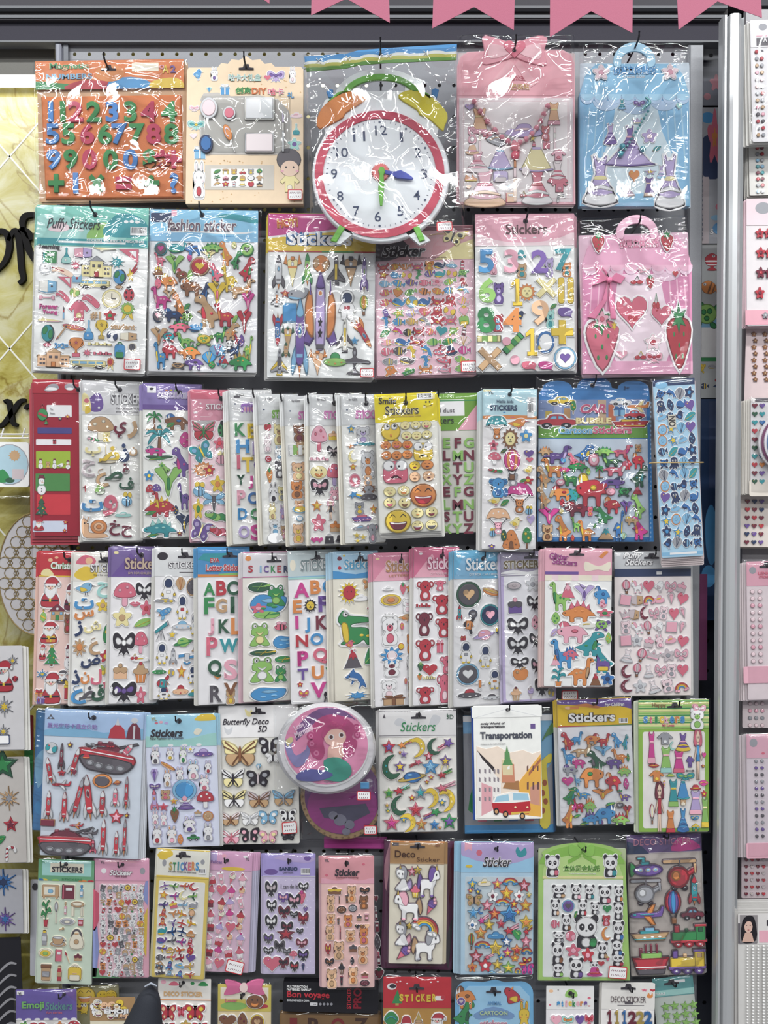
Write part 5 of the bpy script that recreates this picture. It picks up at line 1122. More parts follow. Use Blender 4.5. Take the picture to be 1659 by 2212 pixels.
p = Pack('dress_sticker_pack', 'light blue sticker card with curtain print and loop handle, top right', (1254, 134), (1488, 130), (1253, 446), 0.060, desc='blue curtain card')
def curtain_pack(p, x0, y0, sx, sy, base, drape, hem, win, boxc, dress):
    t = lambda *a: [p.hit(x0 + q[0] * sx, y0 + q[1] * sy) for q in a]
    p.card(base, outline=[(x0, y0 + 312 * sy), (x0 + 238 * sx, y0 + 312 * sy), (x0 + 236 * sx, y0 + 70 * sy), (x0 + 225 * sx, y0 + 30 * sy), (x0 + 205 * sx, y0 + 4 * sy), (x0 + 34 * sx, y0 + 4 * sy), (x0 + 12 * sx, y0 + 30 * sy), (x0, y0 + 70 * sy)], thick=0.012, name='carton')
    mb = MB(); ou = arc_pts(118, 0, 46, 42, 184, -4, 16); inn = arc_pts(118, -2, 28, 20, -8, 188, 14)
    mb.prism(t(*(ou + [(160, 10), (150, 14)] + [(146, 6)] + inn + [(90, 6), (86, 14), (74, 10)])), .001, -.0014, boxc, .0006)
    p.part('carton_handle', mb, 'printed_card')
    mb = MB()
    mb.prism(t((2, 290), (236, 290), (236, 76), (2, 76)), .0001, -.0003, drape)
    mb.prism(t((74, 290), (180, 290), (204, 210), (178, 150), (166, 90), (78, 90), (70, 150), (48, 210)), -.0003, -.0005, win)
    for xa in (20, 36, 54): mb.prism(t((xa, 100), (xa + 3, 100), (xa - 8, 250), (xa - 10, 250)), -.0003, -.00045, boxc)
    for xa in (186, 202, 218): mb.prism(t((xa, 100), (xa + 3, 100), (xa + 14, 250), (xa + 10, 250)), -.0003, -.00045, boxc)
    for i in range(8): mb.prism(t(*arc_pts(16 + 29.5 * i, 74, 15, 18, 180, 360, 8)), -.0004, -.0011, hem)
    for i in range(8): mb.prism(t(*arc_pts(16 + 29.5 * i, 70, 15, 14, 180, 360, 8)), -.0011, -.0013, boxc)
    for q in ((58, 96, 30), (120, 104, 34), (182, 96, 30)): mb.prism(t(*arc_pts(q[0], q[1] - 12, q[2], 22, 180, 360, 10)), -.0004, -.0008, hem)
    mb.prism(t((0, 312), (238, 312), (238, 284), (0, 284)), -.0003, -.0009, base)
    p.part('printed_curtain', mb, 'printed_card')
def arc_pts(cx, cy, rx, ry, a0, a1, n): return [(cx + rx * math.cos(math.radians(a0 + (a1 - a0) * i / n)), cy - ry * math.sin(math.radians(a0 + (a1 - a0) * i / n))) for i in range(n + 1)]
curtain_pack(p, 1252, 134, 1, 1, '#8fc4e4', '#86bfe6', '#b4cbe6', '#d5e6ee', '#a8d2ea', None)
p.hy = -.0003; p.text('创意立体贴纸', 1370, 152, 92, 20, '#4f95cc', 0.03, out='#dcefff', outfat=.07); p.text('Creative sticker', 1370, 165, 48, 7, 'W', 0.01)
p.y0 = -.0008; p.mat = 'foam_sticker'; p.puff = .0016
p.at('flower.pP 1298 158 34 32;flower.pP 1447 157 34 32;gown.vWy 1296 388 76 104;gown.vWy 1446 390 66 112;gown.TbW 1343 226 18 22;heart.tX 1466 230 12 14;skirt.vVW 1358 338 104 42;gown.vV 1318 290 30 44;gown.VvP 1360 298 40 52;flower.vp 1402 296 32 30;leaf.T 1418 322 18 14;heart.O 1369 380 22 26;gown.vbW 1428 372 22 30;longdress.VF 1402 404 26 40;gown.vp 1355 412 32 24;bow.Vv 1380 224 22 14;crown.vy 1376 262 18 16;star.v 1404 372 24 12')
mb = MB()
for i in range(28):
    f = i / 27; x, y = (1394 + 8 * math.sin(f * 9) , 215 + f * 50) if f < .5 else (1400 - (f - .5) * 120, 240 + (f - .5) * 200)
    X, Z = p.hit(x, y); mb.ball((X, -.005, Z), 3.2 * p.k, ('#4a9aa4', '#8ccac8')[i % 2], 8, 5)
for x, y in ((1338, 336), (1386, 326), (1342, 320)): X, Z = p.hit(x, y); mb.ball((X, -.006, Z), 7 * p.k, '#4a9aa8', 10, 6)
p.part('bead_necklace', mb, 'pearl', smooth=True)
p.hy = -.0012; p.hole(1371, 104, 'round', r=2.5); p.front = .0095; p.film(3, 4, 40, 4, seed=9); p.stack(2, 1, -2, '#c8d4de')

# ---- second row
def std(name, label, TL, TR, BL, d, hb, hcol, art=None, card='#eeecea', desc=None, stack=3, yaw=0, sdx=-1.6, sdz=-1.0, head=True, side=0, scol='#dad8d5'):
    p = Pack(name, label, TL, TR, BL, d, yaw, desc=desc or label)
    p.card(card); p.header(hb, hcol, art, side=side)
    if stack: p.stack(stack, sdx, sdz, scol, head=(hb, hcol) if head else None)
    return p
p = std('puffy_sticker_pack', 'teal headed school sticker pack with globe, school and bus stickers', (80, 441), (322, 453), (78, 798), 0.058, 533, '#7cc4b4', 'tb -100 -60 -100 40 -60 60 -20 20 20 -10 60 -60|gb -10 -60 10 20 40 10 50 -30|Tb 20 -40 40 60 70 70 95 30 98 -40|Tr -98 -95 98 -62|Wr -60 -84 60 -74|pb -80 -20 -55 20 -40 -10 -55 -30|We -20 -20 5 6|We 60 30 4 8|We 70 32 4 8|We 80 30 4 8', desc='school sticker pack', sdx=-2.2)
p.text('Puffy Stickers', 160, 487, 116, 30, 'K', 0.0, shear=0.35); p.text('STICKERS * ADESIVOS * PEGATINAS', 250, 521, 124, 6, 'W', 0.02); p.barcode(300, 500, 36, 18)
p.puff = .0016
p.at("'Learning.K 108 534 44 12;notebook.GTW 108 556 34 26;flask.TtW 144 553 26 32;book.PvN 180 545 36 28;paperplane.yC 225 541 48 18;setsq.rW 278 552 42 34;splat.TW 253 567 30 26;school.ySR 209 578 60 46;clock.sW 98 580 24 24;hand.FR 136 587 44 28;splat.rP 164 574 20 22;globe.XGh 258 603 34 40;shoot.YR 286 590 20 44;book.Ab 104 617 36 34;setsq.rW 140 609 28 28;envelope.bW 167 602 20 26;bus.ybY 205 614 60 26;feet.PI 102 643 32 16;hand.rW 136 639 28 34;ball.yg 162 632 22 20;hand.rP 197 649 36 40;clock.yC 242 646 42 40;bug.Rk 279 636 26 34;'Forever.M 106 662 40 12;'Young.M 108 675 34 11;tube.bRk 138 675 12 26;shirt.rPy 171 672 42 44;'#1.h 207 682 22 18;flower.RG 238 682 26 22;medal.gYY 276 672 38 36;shoe.yPA 107 689 42 14;hotdog.rO 160 708 48 26;flask.bXW 192 714 26 40;trophy.YL 220 712 30 40;'student.h 266 706 58 12;globe.TGr 103 725 34 46;pencil.hRk 133 718 22 30;ball.WN 243 726 24 24;book.Ch 278 726 34 22;'2×2=.X 133 747 30 22;trophy.Or 165 750 36 40;word.yL 216 744 50 12;bag.XGT 259 756 28 34;clock.Ck 286 750 18 18;splat.rv 189 762 18 16;word.rk 222 764 38 12;school.ohO 116 774 64 42;bus.ybk 191 787 72 26;medal.OyR 239 786 20 26")
p.price(287, 788, 36, 24); p.hole(206, 464); p.film(3, 8, 5, 8)
PH = 'RGNBOVMTYgUhHX'
DINO = 'trex.RY longneck.MP stego.GY tricer.OG ptero.rY -trex.OY -longneck.By -stego.NY -tricer.RY trex.Gy -ptero.VP longneck.Tg -trex.MY stego.VP egg.gO leaf.G -longneck.GY tricer.NP trex.hY'
p = std('dinosaur_sticker_pack', 'blue beach headed pack crowded with shiny small dinosaurs', (324, 453), (558, 456), (320, 802), 0.058, 522, '#8cc4e2', 'Xr -98 -100 98 -60|bb -98 -60 -40 -30 40 -70 98 -40 98 -100 -98 -100|Wb -98 -50 -20 -42 60 -52 98 -30 60 -38 -20 -30|Nr -98 20 -60 80|Tb 20 60 50 80 98 50 98 20 60 40|Pr -60 60 -50 100', card='#e4e2e4', desc='beach headed dinosaur pack', sdz=-1.6, stack=4)
p.text('fashion sticker', 437, 487, 148, 26, '#6a5060', 0.01, shear=.1, out='W', outfat=.05)
p.mat = 'puffy_vinyl'; p.border = None; p.puff = .0026; p.bev = .08
p.at('badge.TkM 348 538 26 28;whale.TG 384 536 38 28;tricer.Bk 420 538 38 28;stego.gG 460 534 44 22;trex.OY 488 548 28 50;egg.yg 506 530 16 16;badge.Ggk 534 540 28 28;longneck.rP 346 560 24 30;ptero.gG 378 570 38 42;badge.hRY 432 576 40 38;trex.rT 466 588 34 38;egg.MP 410 556 14 18;-trex.GK 510 562 24 36;-trex.RG 534 582 34 50;stego.HY 342 588 22 26;-ptero.yG 452 552 26 20;tricer.OY 366 608 34 38;tricer.HR 394 594 26 30;dot.gy 411 596 10 24;longneck.YL 496 602 34 54;egg.rP 342 612 20 24;tricer.HO 414 620 44 40;-trex.NB 442 632 24 42;ptero.YrM 470 632 40 52;-longneck.hO 520 624 60 40;longneck.MP 348 644 42 46;ptero.hC 366 636 26 20;trex.OH 388 660 30 54;leaf.G 404 664 14 20;trex.hR 450 672 58 68;-ptero.MP 536 652 26 46;longneck.RO 486 680 44 48;badge.NkP 342 682 22 28;tricer.NB 374 680 40 30;bug.gG 404 684 28 22;leaf.g 508 690 12 20;-ptero.RW 528 694 30 54;ptero.hO 344 726 34 40;stego.rG 390 704 46 26;whale.XN 424 708 28 24;-trex.hO 498 716 38 36;turtle.TR 366 728 32 28;longneck.gG 400 734 40 28;turtle.Yg 442 734 40 32;-longneck.Gg 476 722 30 32;trex.RV 512 732 14 20;panda.K 496 746 18 20;egg.VP 522 736 18 26;longneck.XY 348 768 30 54;tricer.RP 368 756 32 36;stego.OG 410 758 46 34;shell.bM 470 758 34 28;-longneck.NB 506 754 30 40;shell.XY 452 774 30 28;bottlehorn.RX 484 780 30 24@-60;-longneck.gY 536 752 20 50;turtle.hk 386 790 36 18;tricer.Vk 420 784 38 30;egg.Gh 458 788 20 16;egg.tG 484 786 20 18;stego.GL 520 780 46 40')
p.hole(437, 465); p.film(3, 7, 5, 8, seed=3)
p = std('rocket_sticker_pack', 'magenta and yellow headed rocket sticker pack under the clock', (580, 461), (812, 464), (577, 815), 0.050, 545, '#f0d038', 'Mp -100 100 -100 -20 100 40 100 100|Wp -100 -20 -100 -30 100 30 100 44|Yp -100 -34 -100 -94 100 -94 100 26|Rr -100 -100 100 -94|Gr 0 -100 60 -94', card='#ebebea', desc='rocket sticker pack', sdz=-1.6)
p.text('HOT!', 621, 482, 44, 20, '#c0392f', 0.02, out='Y', rot=-4); p.text('Stickers', 690, 516, 140, 30, 'W', 0.03, out='#3a6ea8', outfat=.08)
p.puff = .0018; p.border = None; p.bev = .06
p.at('rocket.skb 602 588 34 68;bottlehorn.yO 632 584 36 66;rocket.gGR 664 582 28 64;ball.OhC 694 570 36 36;shuttle.kYk 726 584 40 62;bottlehorn.hK 758 584 44 66;rocket.vVg 787 594 22 70;star.RO 616 634 20 18;whale.Sb 644 636 42 32;bigship.vVO 692 672 70 154;astro.RW 750 658 50 60;balloon.gYO 786 660 24 40;shuttle.sOk 598 644 26 34;tag.bX 626 676 28 48;rocket.BRX 600 712 28 66@180;rocket.VbX 648 730 46 158;bottlehorn.hDY 622 730 26 56;shuttle.AYk 745 724 38 70;rocket.ROX 784 720 30 66@150;star.bX 766 736 18 18;rocket.hDO 618 756 22 30;shuttle.SkY 604 782 38 54;bottlehorn.oO 686 782 38 54;ufo.gGO 724 780 46 46;topplane.kS 766 780 58 58;star.y 788 802 14 14')
p.price(793, 806, 30, 20); p.film(3, 6, 3, 8, seed=11)
p = std('ocean_sticker_pack', 'pink sea animal sticker pack beneath the right foot of the clock', (806, 492), (1022, 488), (818, 812), 0.048, 562, '#d6a2a8', 'kb -100 -100 -100 60 -70 80 -40 20 -30 -40 -60 -90|yp 20 -100 100 -100 100 20 60 -20|Up -100 100 100 100 100 70 -100 80|hb -10 30 30 60 98 40 98 34 30 50|Yp 55 20 70 60 92 70 80 20', card='#f0c3d0', desc='pink ocean pack', sdz=-1.4, scol='#e3a8bb')
p.text('Sticker', 872, 543, 96, 26, '#2c2a30', 0.03, shear=.3, out='W', outfat=.05); p.text("I'll do everything to make you smile", 925, 557, 78, 4, '#6a4a50')
p.y0 = -.001; p.border = None; p.puff = .0006; p.at('bfly.yKK 978 512 44 34@20'); p.y0 = 0; p.border = 'W'
p.bev = .07; p.puff = .0015
SEA = 'fish.YOy fish.Xb fish.rP whale.B turtle.gG crab.R octo.O seahorse.Y star.R shell.P fish.OW fish.VP lighthouse.rR squid.R dolphin.N ball.bX fish.gy whale.X'
p.rows(8, 204, '574 20 crab.R fish.OY fish.OW crab.r bear.O whale.N ufo.bW lighthouse.rR; 592 20 star.R fish.Xb ball.P seahorse.Gg fish.V whale.T ball.P turtle.gG; 610 20 fish.bW fish.X fish.V fish.rP flower.Pr fish.gY squid.R; 630 20 fish.r berry.O fish.gG fish.OK fish.O fish.X dolphin.b; 652 24 fish.r whale.X ball.b whale.B crab.R octo.R fish.P; 674 22 squid.V star.g fish.v shell.r octo.R ball.P berry.P; 694 22 seahorse.X fish.X fish.h dolphin.S crab.R crab.r bag.g; 716 22 leaf.G dolphin.M fish.K crab.R fish.r heart.T turtle.g lighthouse.U; 738 22 fish.P whale.B crab.R fish.gG fish.G shell.p; 758 26 fish.rW fish.k seahorse.Y dolphin.X sub.rR hat.NR fish.MW; 778 22 fish.S whale.k seahorse.X sub.rR fish.gY; 798 20 octo.O boat.Gg crab.O sub.Pr fish.gW', .06, 3)
p.price(1012, 792, 34, 24); p.film(3, 6, 2, 8, seed=5)
p = std('number_sticker_pack', 'pink Stickers pack with large pastel number stickers and animals', (1026, 463), (1240, 463), (1032, 802), 0.055, 531, '#e2a2b2', 'pr -100 -98 100 -20 |Pb -100 0 -60 -60 0 -80 60 -60 100 0 100 100 -100 100|Qr -100 -100 100 -96|We -20 -48 4 5|We 0 -52 4 5|We 20 -48 4 5', desc='pastel number pack', sdx=2.2, sdz=-1.2)
p.text('Stickers', 1137, 495, 90, 22, '#5a3a3e', 0.015)
p.mat = 'foam_sticker'; p.puff = .0028
p.at("'5.X 1050 565 36 50;bunny.PpP 1066 570 22 46;'3.P 1104 565 38 50;hat.TW 1125 550 22 22;bear.hT 1127 585 26 30;'2.V 1165 566 40 50;bear.vS 1186 578 22 40;'7.T 1216 562 38 48;bear.OT 1224 583 24 30;'6.g 1052 628 40 54;bear.VvO 1077 634 26 44;one.Y 1116 632 36 56;lion.Oy 1138 632 36 36;crossx.y 1180 622 44 44;bars.Yy 1222 628 38 54;'8.G 1050 692 40 56;bear.RbB 1075 698 28 36;'4.O 1106 692 44 52;bird.N 1124 682 20 22;'9.o 1166 676 42 54;bear.tT 1188 690 22 40;speech.V 1220 675 32 26;cross.Yy 1214 718 46 50;strip.gy 1056 732 46 20;dot.P 1094 738 18 18;strip.gG 1108 742 48 22@-45;one.Y 1148 740 38 56;disc.BW 1178 740 36 46;bear.S 1166 742 22 34;crossx.ho 1058 776 50 50;dot.P 1112 778 20 20;speech.r 1142 790 32 22;speech.M 1178 790 32 22;badge.bWV 1220 774 46 46;leaf.G 1195 662 14 14")
p.hole(1135, 478); p.film(2, 7, 4, 7, seed=8); p.front = .005
p = Pack('window_sticker_pack', 'pink sticker card with curtain print, ribbon bow and loop handle', (1250, 502), (1484, 500), (1262, 806), 0.058, desc='pink curtain card')
curtain_pack(p, 1258, 505, 1, .97, '#e8a8c4', '#dc8cb2', '#eccbdc', '#f0dbe4', '#f2bcd2', None)
p.hy = -.0003; p.text('创意立体贴纸', 1380, 526, 86, 20, '#e08aa8', 0.03, out='#fbe3ec', outfat=.07)
p.y0 = -.0008; p.puff = .0018
p.at('berry.RG 1292 526 32 40;berry.RG 1440 524 32 40;berry.rG 1300 740 84 120;berry.RG 1466 736 64 124;heart.rp 1364 672 62 72;heart.Rr 1366 690 22 20;cherry.Rk 1374 606 28 18;berry.RG 1404 610 22 28;cherry.RG 1416 652 16 34;heart.rR 1428 680 40 44;flower.Pr 1300 690 28 34;berry.r 1326 720 26 40;flower.pR 1410 740 34 34;heart.Pr 1342 766 24 20;cherry.R 1382 768 26 18;bow.PR 1412 772 34 24;heart.R 1458 592 12 14;flower.PW 1390 584 26 14')
mb = MB()
z = lambda *a: [p.hit(*q) for q in a]
for q in (((1315, 605), (1286, 575), (1290, 600), (1278, 618)), ((1315, 605), (1300, 578), (1312, 590), (1310, 604)), ((1316, 605), (1330, 590), (1350, 600), (1340, 614)), ((1312, 610), (1300, 650), (1268, 686), (1285, 690), (1310, 650)), ((1318, 610), (1326, 650), (1330, 690), (1318, 690), (1314, 650))):
    mb.prism(z(*q), -.0012, -.004, '#ea86aa', .0006)
X, Z = p.hit(1315, 606); mb.ball((X, -.0035, Z), 7 * p.k, '#e57aa0', 8, 5)
p.part('ribbon_bow', mb, 'felt', 'pink fabric ribbon bow')
p.hy = -.0012; p.hole(1374, 492, 'round', r=2.5); p.front = .0065; p.film(3, 5, 34, 10, seed=13); p.stack(3, 1.5, -2.5, '#d9b3c4')
# ---- third row: a fan of narrow packs, each tucked behind the next on its right
def narrow(name, label, TL, w, BL, hb, hcol, title, tcol, art=None, d=0.05, yaw=13, out=None, card='#eeebe6', hole=True, tx=None, film=1, stack=3, desc=None, tw=None, th=18, ty=None, shear=0, side=0, sdx=-2.0, sub=None, kind='round', scol='#d6d3cc', tr=0, price=None, fat=.02):
    p = Pack(name, label, TL, (TL[0] + w, TL[1] + tr), BL, d, yaw, desc=desc or label)
    p.card(card); p.header(hb, hcol, art, side=side)
    tw = tw or w * .8; tx = tx if tx is not None else TL[0] + w * .55
    ty = ty or (TL[1] * .4 + hb * .6)
    if title: p.text(title, tx, ty, tw, th, tcol, fat, shear=shear, out=out, outfat=.06)
    if sub: p.text(sub, tx, ty + th * .8, tw * .8, 5, tcol)
    if hole: p.hole(TL[0] + w * .62, TL[1] + 18, kind)
    if stack: p.stack(stack, sdx, -1.0, scol, head=(hb, hcol))
    p.filmlevel = film
    return p
p = Pack('gift_label_pack', 'red pack of gift tags with snowmen, leftmost of the third row', (70, 822), (174, 820), (61, 1160), 0.056, 6, desc='red gift tag pack')
p.card('#9c2233', art='Sr -98 -100 -97 100'); p.header(850, '#a92b38', 'Sb -50 -60 -30 30 0 40 10 -30 -20 -70|Wb -45 -50 -30 -10 0 -20 0 -50|Se 55 0 22 50|We 55 -30 16 20')
p.border = None; p.puff = .0008
for y, h, c, w, xx in ((888, 26, '#e6e4e4', 54, 128), (930, 13, '#4a4684', 74, 118), (955, 13, '#ebe8ea', 76, 116), (993, 37, '#9fb83c', 74, 115), (1042, 38, '#4f8a4c', 74, 114), (1090, 44, '#cf3a44', 72, 116), (1137, 24, '#cfd6e6', 74, 108)):
    mb = MB(); X, Z = p.hit(xx, y); mb.prism(rrect(X - w / 2 * p.k, Z - h / 2 * p.ky, X + w / 2 * p.k, Z + h / 2 * p.ky, .001), 0, -.0004, c); p.part('gift_tag_sticker', mb, 'printed_card')
p.y0 = -.0004
p.at('wreath.GR 92 890 30 36;star.R 146 900 10 10;star.X 130 904 8 8;gift.RUU 118 954 8 10;snowman.R 88 1002 15 20;bear.h 104 1004 11 14;snowman.N 118 1002 14 20;bird.WSO 132 1006 16 12;snowman.R 147 1004 14 18;snowman.G 90 1048 28 40;xmas.D 90 1094 28 40;santa.RRR 84 1134 24 22;flower.R 142 1128 10 10;flower.R 140 1146 9 9;xmas.G 100 912 10 10')
p.text('To:', 112, 884, 6, 4, 'k'); p.text('From:', 114, 893, 10, 4, 'k')
p.hole(170, 842); p.film(1, 4, 2, 8); p.stack(3, -2.5, -6, '#b34450')
p = narrow('arabic_letter_pack', 'STICKERS pack with brown mushroom and Arabic letters, third row', (177, 824), 132, (167, 1170), 896, '#d9d7d8', 'STICKERS', 'W', 'Vb -70 -80 -78 -20 -60 20 -40 20 -30 -40 -40 -80|yb -98 -80 -98 20 -80 10 -70 -70|re -85 -20 8 14|Yb -90 -98 -85 -40 -70 -80|We -45 -60 4 6', out='k', tx=276, tw=72, th=24, ty=862, desc='mushroom letter pack', stack=4)
p.text('Can be used on bags,', 280, 883, 60, 5, 'k'); p.text('phone cases, denim jackets', 284, 890, 66, 5, 'k')
p.puff = .0022
p.at("mushroom.hC 218 926 52 50;bear.y 230 944 20 22;cater.GP 202 948 24 16;'ي.U 260 928 28 34;'ر.h 286 928 22 40;'ب.y 201 975 34 22;'ظ.Y 236 980 44 40;'ذ.N 268 978 24 40;'ن.h 288 975 18 20;'ج.I 192 1012 28 38;'ع.h 222 1032 28 38;'ط.D 246 1022 38 32;'ة.U 272 1012 20 22;'ف.D 273 1044 32 26;'أ.R 184 1056 10 40;'ه.g 216 1056 40 24;'ت.X 200 1092 46 26;'و.r 238 1092 32 46;bee.b 274 1082 28 40;cloud.tW 266 1112 34 18;snail.Oo 205 1140 52 46;'خ.U 248 1140 30 34;'ح.U 274 1148 24 26")
p.film(2, 4, 4, 6, seed=21)
p = narrow('dinosaur_letter_pack', 'purple DECORATIVE pack with palms and dinosaurs, third row', (308, 830), 128, (302, 1162), 886, '#8a78b4', 'DECORATIVE', 'v', 'Vp -100 -60 -100 -100 100 -100 100 -60|Wr -85 30 -55 80|Ke -70 60 8 10|Oe -20 50 5 6|Ye -5 52 5 6|ge 10 50 5 6', out='W', tx=380, tw=76, th=15, ty=854, desc='purple dinosaur pack', stack=3)
p.puff = .0022
p.at("palm.Gh 333 909 34 38;tricer.HB 382 910 48 36;leaf.G 368 918 18 14;palm.TD 344 954 56 66;tricer.MT 336 974 40 24;leaf.G 344 990 46 10;egg.MP 400 950 36 34;trex.VM 392 998 40 60;flower.gG 350 1006 14 14;ptero.gG 364 1038 56 70;flower.X 322 1028 20 22;mushroom.RW 324 1060 16 26;mushroom.VW 338 1058 18 24;longneck.VN 398 1072 28 54;-stego.RY 346 1094 62 44;longneck.RY 352 1086 44 46;leaf.G 326 1108 24 12;egg.N 380 1102 16 20;ptero.N 398 1130 34 44;stego.Tt 346 1140 66 40;leaf.G 330 1156 26 8;flower.U 388 1152 12 12")
p.film(2, 4, 4, 6, seed=22)
p = narrow('butterfly_sticker_pack', 'pink headed STICKERS pack with red butterfly and bee, third row', (411, 843), 108, (409, 1170), 908, '#d992a4', 'STICKERS', 'W', 'rr -100 40 100 100|Pe -20 -60 10 14|Ws -80 -50 12 6 5|Wr -60 -80 -20 -76|We -60 10 4 6', card='#f0d3da', out='#b56a80', tx=478, tw=66, th=13, ty=879, desc='pink butterfly pack', stack=2, scol='#e0a9b8')
p.puff = .0022
p.at("bflyx.rRG 440 932 46 42;bug.GO 480 928 22 36;bfly.TbY 436 977 42 42@-25;flower.rR 474 958 26 26;bee.Py 478 992 30 36;lion.Oo 440 1014 44 32;flower.R 452 1016 24 22;flower.YO 470 1046 30 36;bee.b 430 1060 32 40;dragonfly.kb 462 1082 46 38;flower.YG 428 1100 22 44;cater.Gg 470 1114 50 34;bfly.Vvy 434 1146 40 44@20;cater.rR 474 1146 40 36")
p.film(2, 4, 4, 6, seed=23)
p = narrow('alphabet_monster_pack', 'white pack with small monster letters K and E at the top', (494, 843), 92, (502, 1176), 909, '#d9d8d8', 'STICKERS', '#9f6bc0', 'vr -40 -20 98 20 |Pr -30 -40 90 -10|Nf -72 10 6 5|kr -78 50 -50 62', tx=553, tw=66, th=18, ty=882, desc='monster letter pack', stack=3, sdx=-3.4, yaw=17, scol='#d8d2c4')
p.text('for KIDS', 518, 853, 18, 5, 'k')
p.puff = .0022
p.at("'K.G 518 928 22 32;'E.Y 544 931 20 32;'H.X 524 964 30 30;'B.v 556 968 22 28;'I.r 515 998 14 30;'T.Y 535 1004 24 34;'O.V 558 1004 20 28;'Y.D 520 1036 18 30;'J.M 541 1042 18 28;'Q.g 560 1040 18 28;'P.P 521 1074 18 34;'C.B 545 1076 20 30;'D.X 524 1110 20 36;'Q.G 552 1112 22 32;'W.O 565 1080 14 24;'O.v 527 1149 24 34;'S.M 552 1150 22 34;'L.X 570 1148 14 26")
p.film(2, 3, 4, 6, seed=24)
def kids(label, desc, TL, BL, hb, bar, items, seed, d):
    p = narrow('kids_sticker_pack', label, TL, 88, BL, hb, '#d6d6d6', 'STICKERS', bar, 'Nf -72 0 6 6', tx=TL[0] + 62, tw=62, th=18, ty=TL[1] * .35 + hb * .65, out='W', desc=desc, stack=2, sdx=-4, yaw=17, d=d, scol='#d8d2c4', fat=.05)
    p.text('for KIDS', TL[0] + 26, TL[1] + 10, 18, 5, 'k')
    p.puff = .0022; p.at(items); p.film(2, 3, 4, 6, seed=seed)
    return p
kids('white pack with a red apple and small white bunnies', 'apple and bunny pack', (556, 852), (572, 1175), 917, '#7ab04a', "apple.RG 578 923 18 16;bear.yh 602 938 26 44;bunny.Qp 578 958 22 36;bunny.Wb 602 978 26 30;candy.RP 582 996 22 24@-30;berry.OG 582 1028 16 32;bear.kW 604 1014 24 36;bunny.WK 590 1064 26 40;bear.yS 608 1066 18 30;bunny.yh 588 1104 22 34;bunny.vP 610 1106 16 30;bear.Wb 594 1140 28 32;dot.W 594 1162 32 22;bear.hP 612 1150 14 30", 25, 0.0550)
kids('white pack with small brown bears bathing and lying', 'brown bear pack', (613, 856), (629, 1178), 919, '#d078b4', "bear.HU 646 936 30 36;strip.gW 646 972 40 32;bear.hC 652 968 30 30;bear.oy 645 1018 36 38;bear.OH 641 1058 30 36;plate.bY 648 1100 32 24;bear.oO 646 1090 24 18;disc.bW 647 1120 14 12;bear.o 644 1152 28 40;bear.oH 660 1062 14 24;cup.hC 661 1136 14 24", 26, 0.0600)
kids('white pack with a pink bonnet and black bow stickers', 'pink bonnet pack', (668, 853), (664, 1178), 920, '#d078b4', "mushroom.Pr 689 948 32 54;cake.Yo 720 940 26 24;bow.KI 720 974 26 26;word.Pr 690 992 38 14;emoji.yO 688 1020 34 28;mushroom.rv 722 1026 30 46;bow.KP 690 1050 36 38;bunny.PQ 722 1066 30 26;star.OY 684 1092 22 24;doll.KP 714 1100 30 42;flower.rP 688 1130 30 38;cake.hO 724 1136 28 28;heart.M 678 1166 14 12;heart.M 690 1166 14 12;handbag.KW 711 1162 20 26;hat.kK 732 1164 16 20", 27, 0.0650)
p = kids('white pack with space bears and pale blue stars behind the smile pack', 'space bear pack', (736, 853), (746, 1174), 918, '#d078b4', "star.X 758 926 16 20;bear.sv 784 940 34 36;ufo.TN 792 958 32 20;shoot.OX 762 962 22 14;moon.yY 762 986 20 26;star.O 762 1008 16 16;bear.sO 794 1002 34 56;badge.PrW 766 1038 24 28;bear.oS 794 1036 22 24;shoot.X 768 1070 20 30@60;ufo.kS 796 1072 34 36;lion.HS 796 1056 30 22;bear.S 776 1098 24 26;boat.VrP 782 1116 42 24;cloud.Sb 778 1140 30 18;star.y 770 1156 14 14;star.y 784 1160 14 14;star.y 772 1168 12 10;koala.SP 804 1150 24 40;star.O 806 1100 14 22", 28, 0.0700)
p = Pack('smiley_sticker_pack', 'yellow headed Smile Stickers pack of round yellow faces', (808, 853), (942, 848), (822, 1152), 0.081, 0, desc='yellow smile pack')
p.card('#f0ece4'); p.header(911, '#e6d224', 'yr 40 55 95 95|Ya 72 15 14 18 180 360|ye 60 0 5 10|Ke 66 35 3 7|Ke 78 35 3 7|Ka 72 20 12 15 200 340')
p.text('Smile', 837, 866, 38, 14, 'K', .02, rot=3); p.text('Stickers', 868, 886, 72, 19, 'K', .005, out='y', outfat=.06); p.text('happy smile face happy smile', 875, 899, 68, 4, 'h'); p.barcode(917, 856, 34, 13); p.text("i-i", 921, 879, 2, 2, 'K')
p.border = None; p.mat = 'puffy_vinyl'; p.puff = .003; p.bev = .1
EM = 'YHK'
p.at("emowow.YO 844 932 42 40;emoflat.yh 875 919 20 18;emoji.yW 898 918 20 18;emoji.yr 921 917 20 18;emoflat.yr 878 941 21 18;emoflat.yh 900 941 21 18;emoji.yW 922 939 21 18;emoflat.OR 833 962 21 18;emoji.Or 857 961 21 18;emoji.OR 880 961 21 18;emosad.YK 914 974 42 40;emoflat.OW 835 984 21 19;emoflat.OH 857 984 21 19;emoflat.Oh 880 982 21 19;emosad.rU 854 1018 54 50;emoflat.YU 896 1006 22 20;emoflat.OU 923 1004 25 20;emoflat.oH 896 1030 22 22;emoflat.oU 926 1028 24 22;emoflat.yh 842 1062 25 22;emoji.yO 872 1060 25 22;emograt.OR 914 1070 54 50;emoji.yr 842 1086 25 22;emoji.yH 874 1086 25 23;emograt.YU 860 1126 54 50;emoflat.yO 902 1108 25 22;emoji.yU 932 1106 25 22;emograt.yU 902 1136 25 22;emograt.yk 932 1134 25 22")
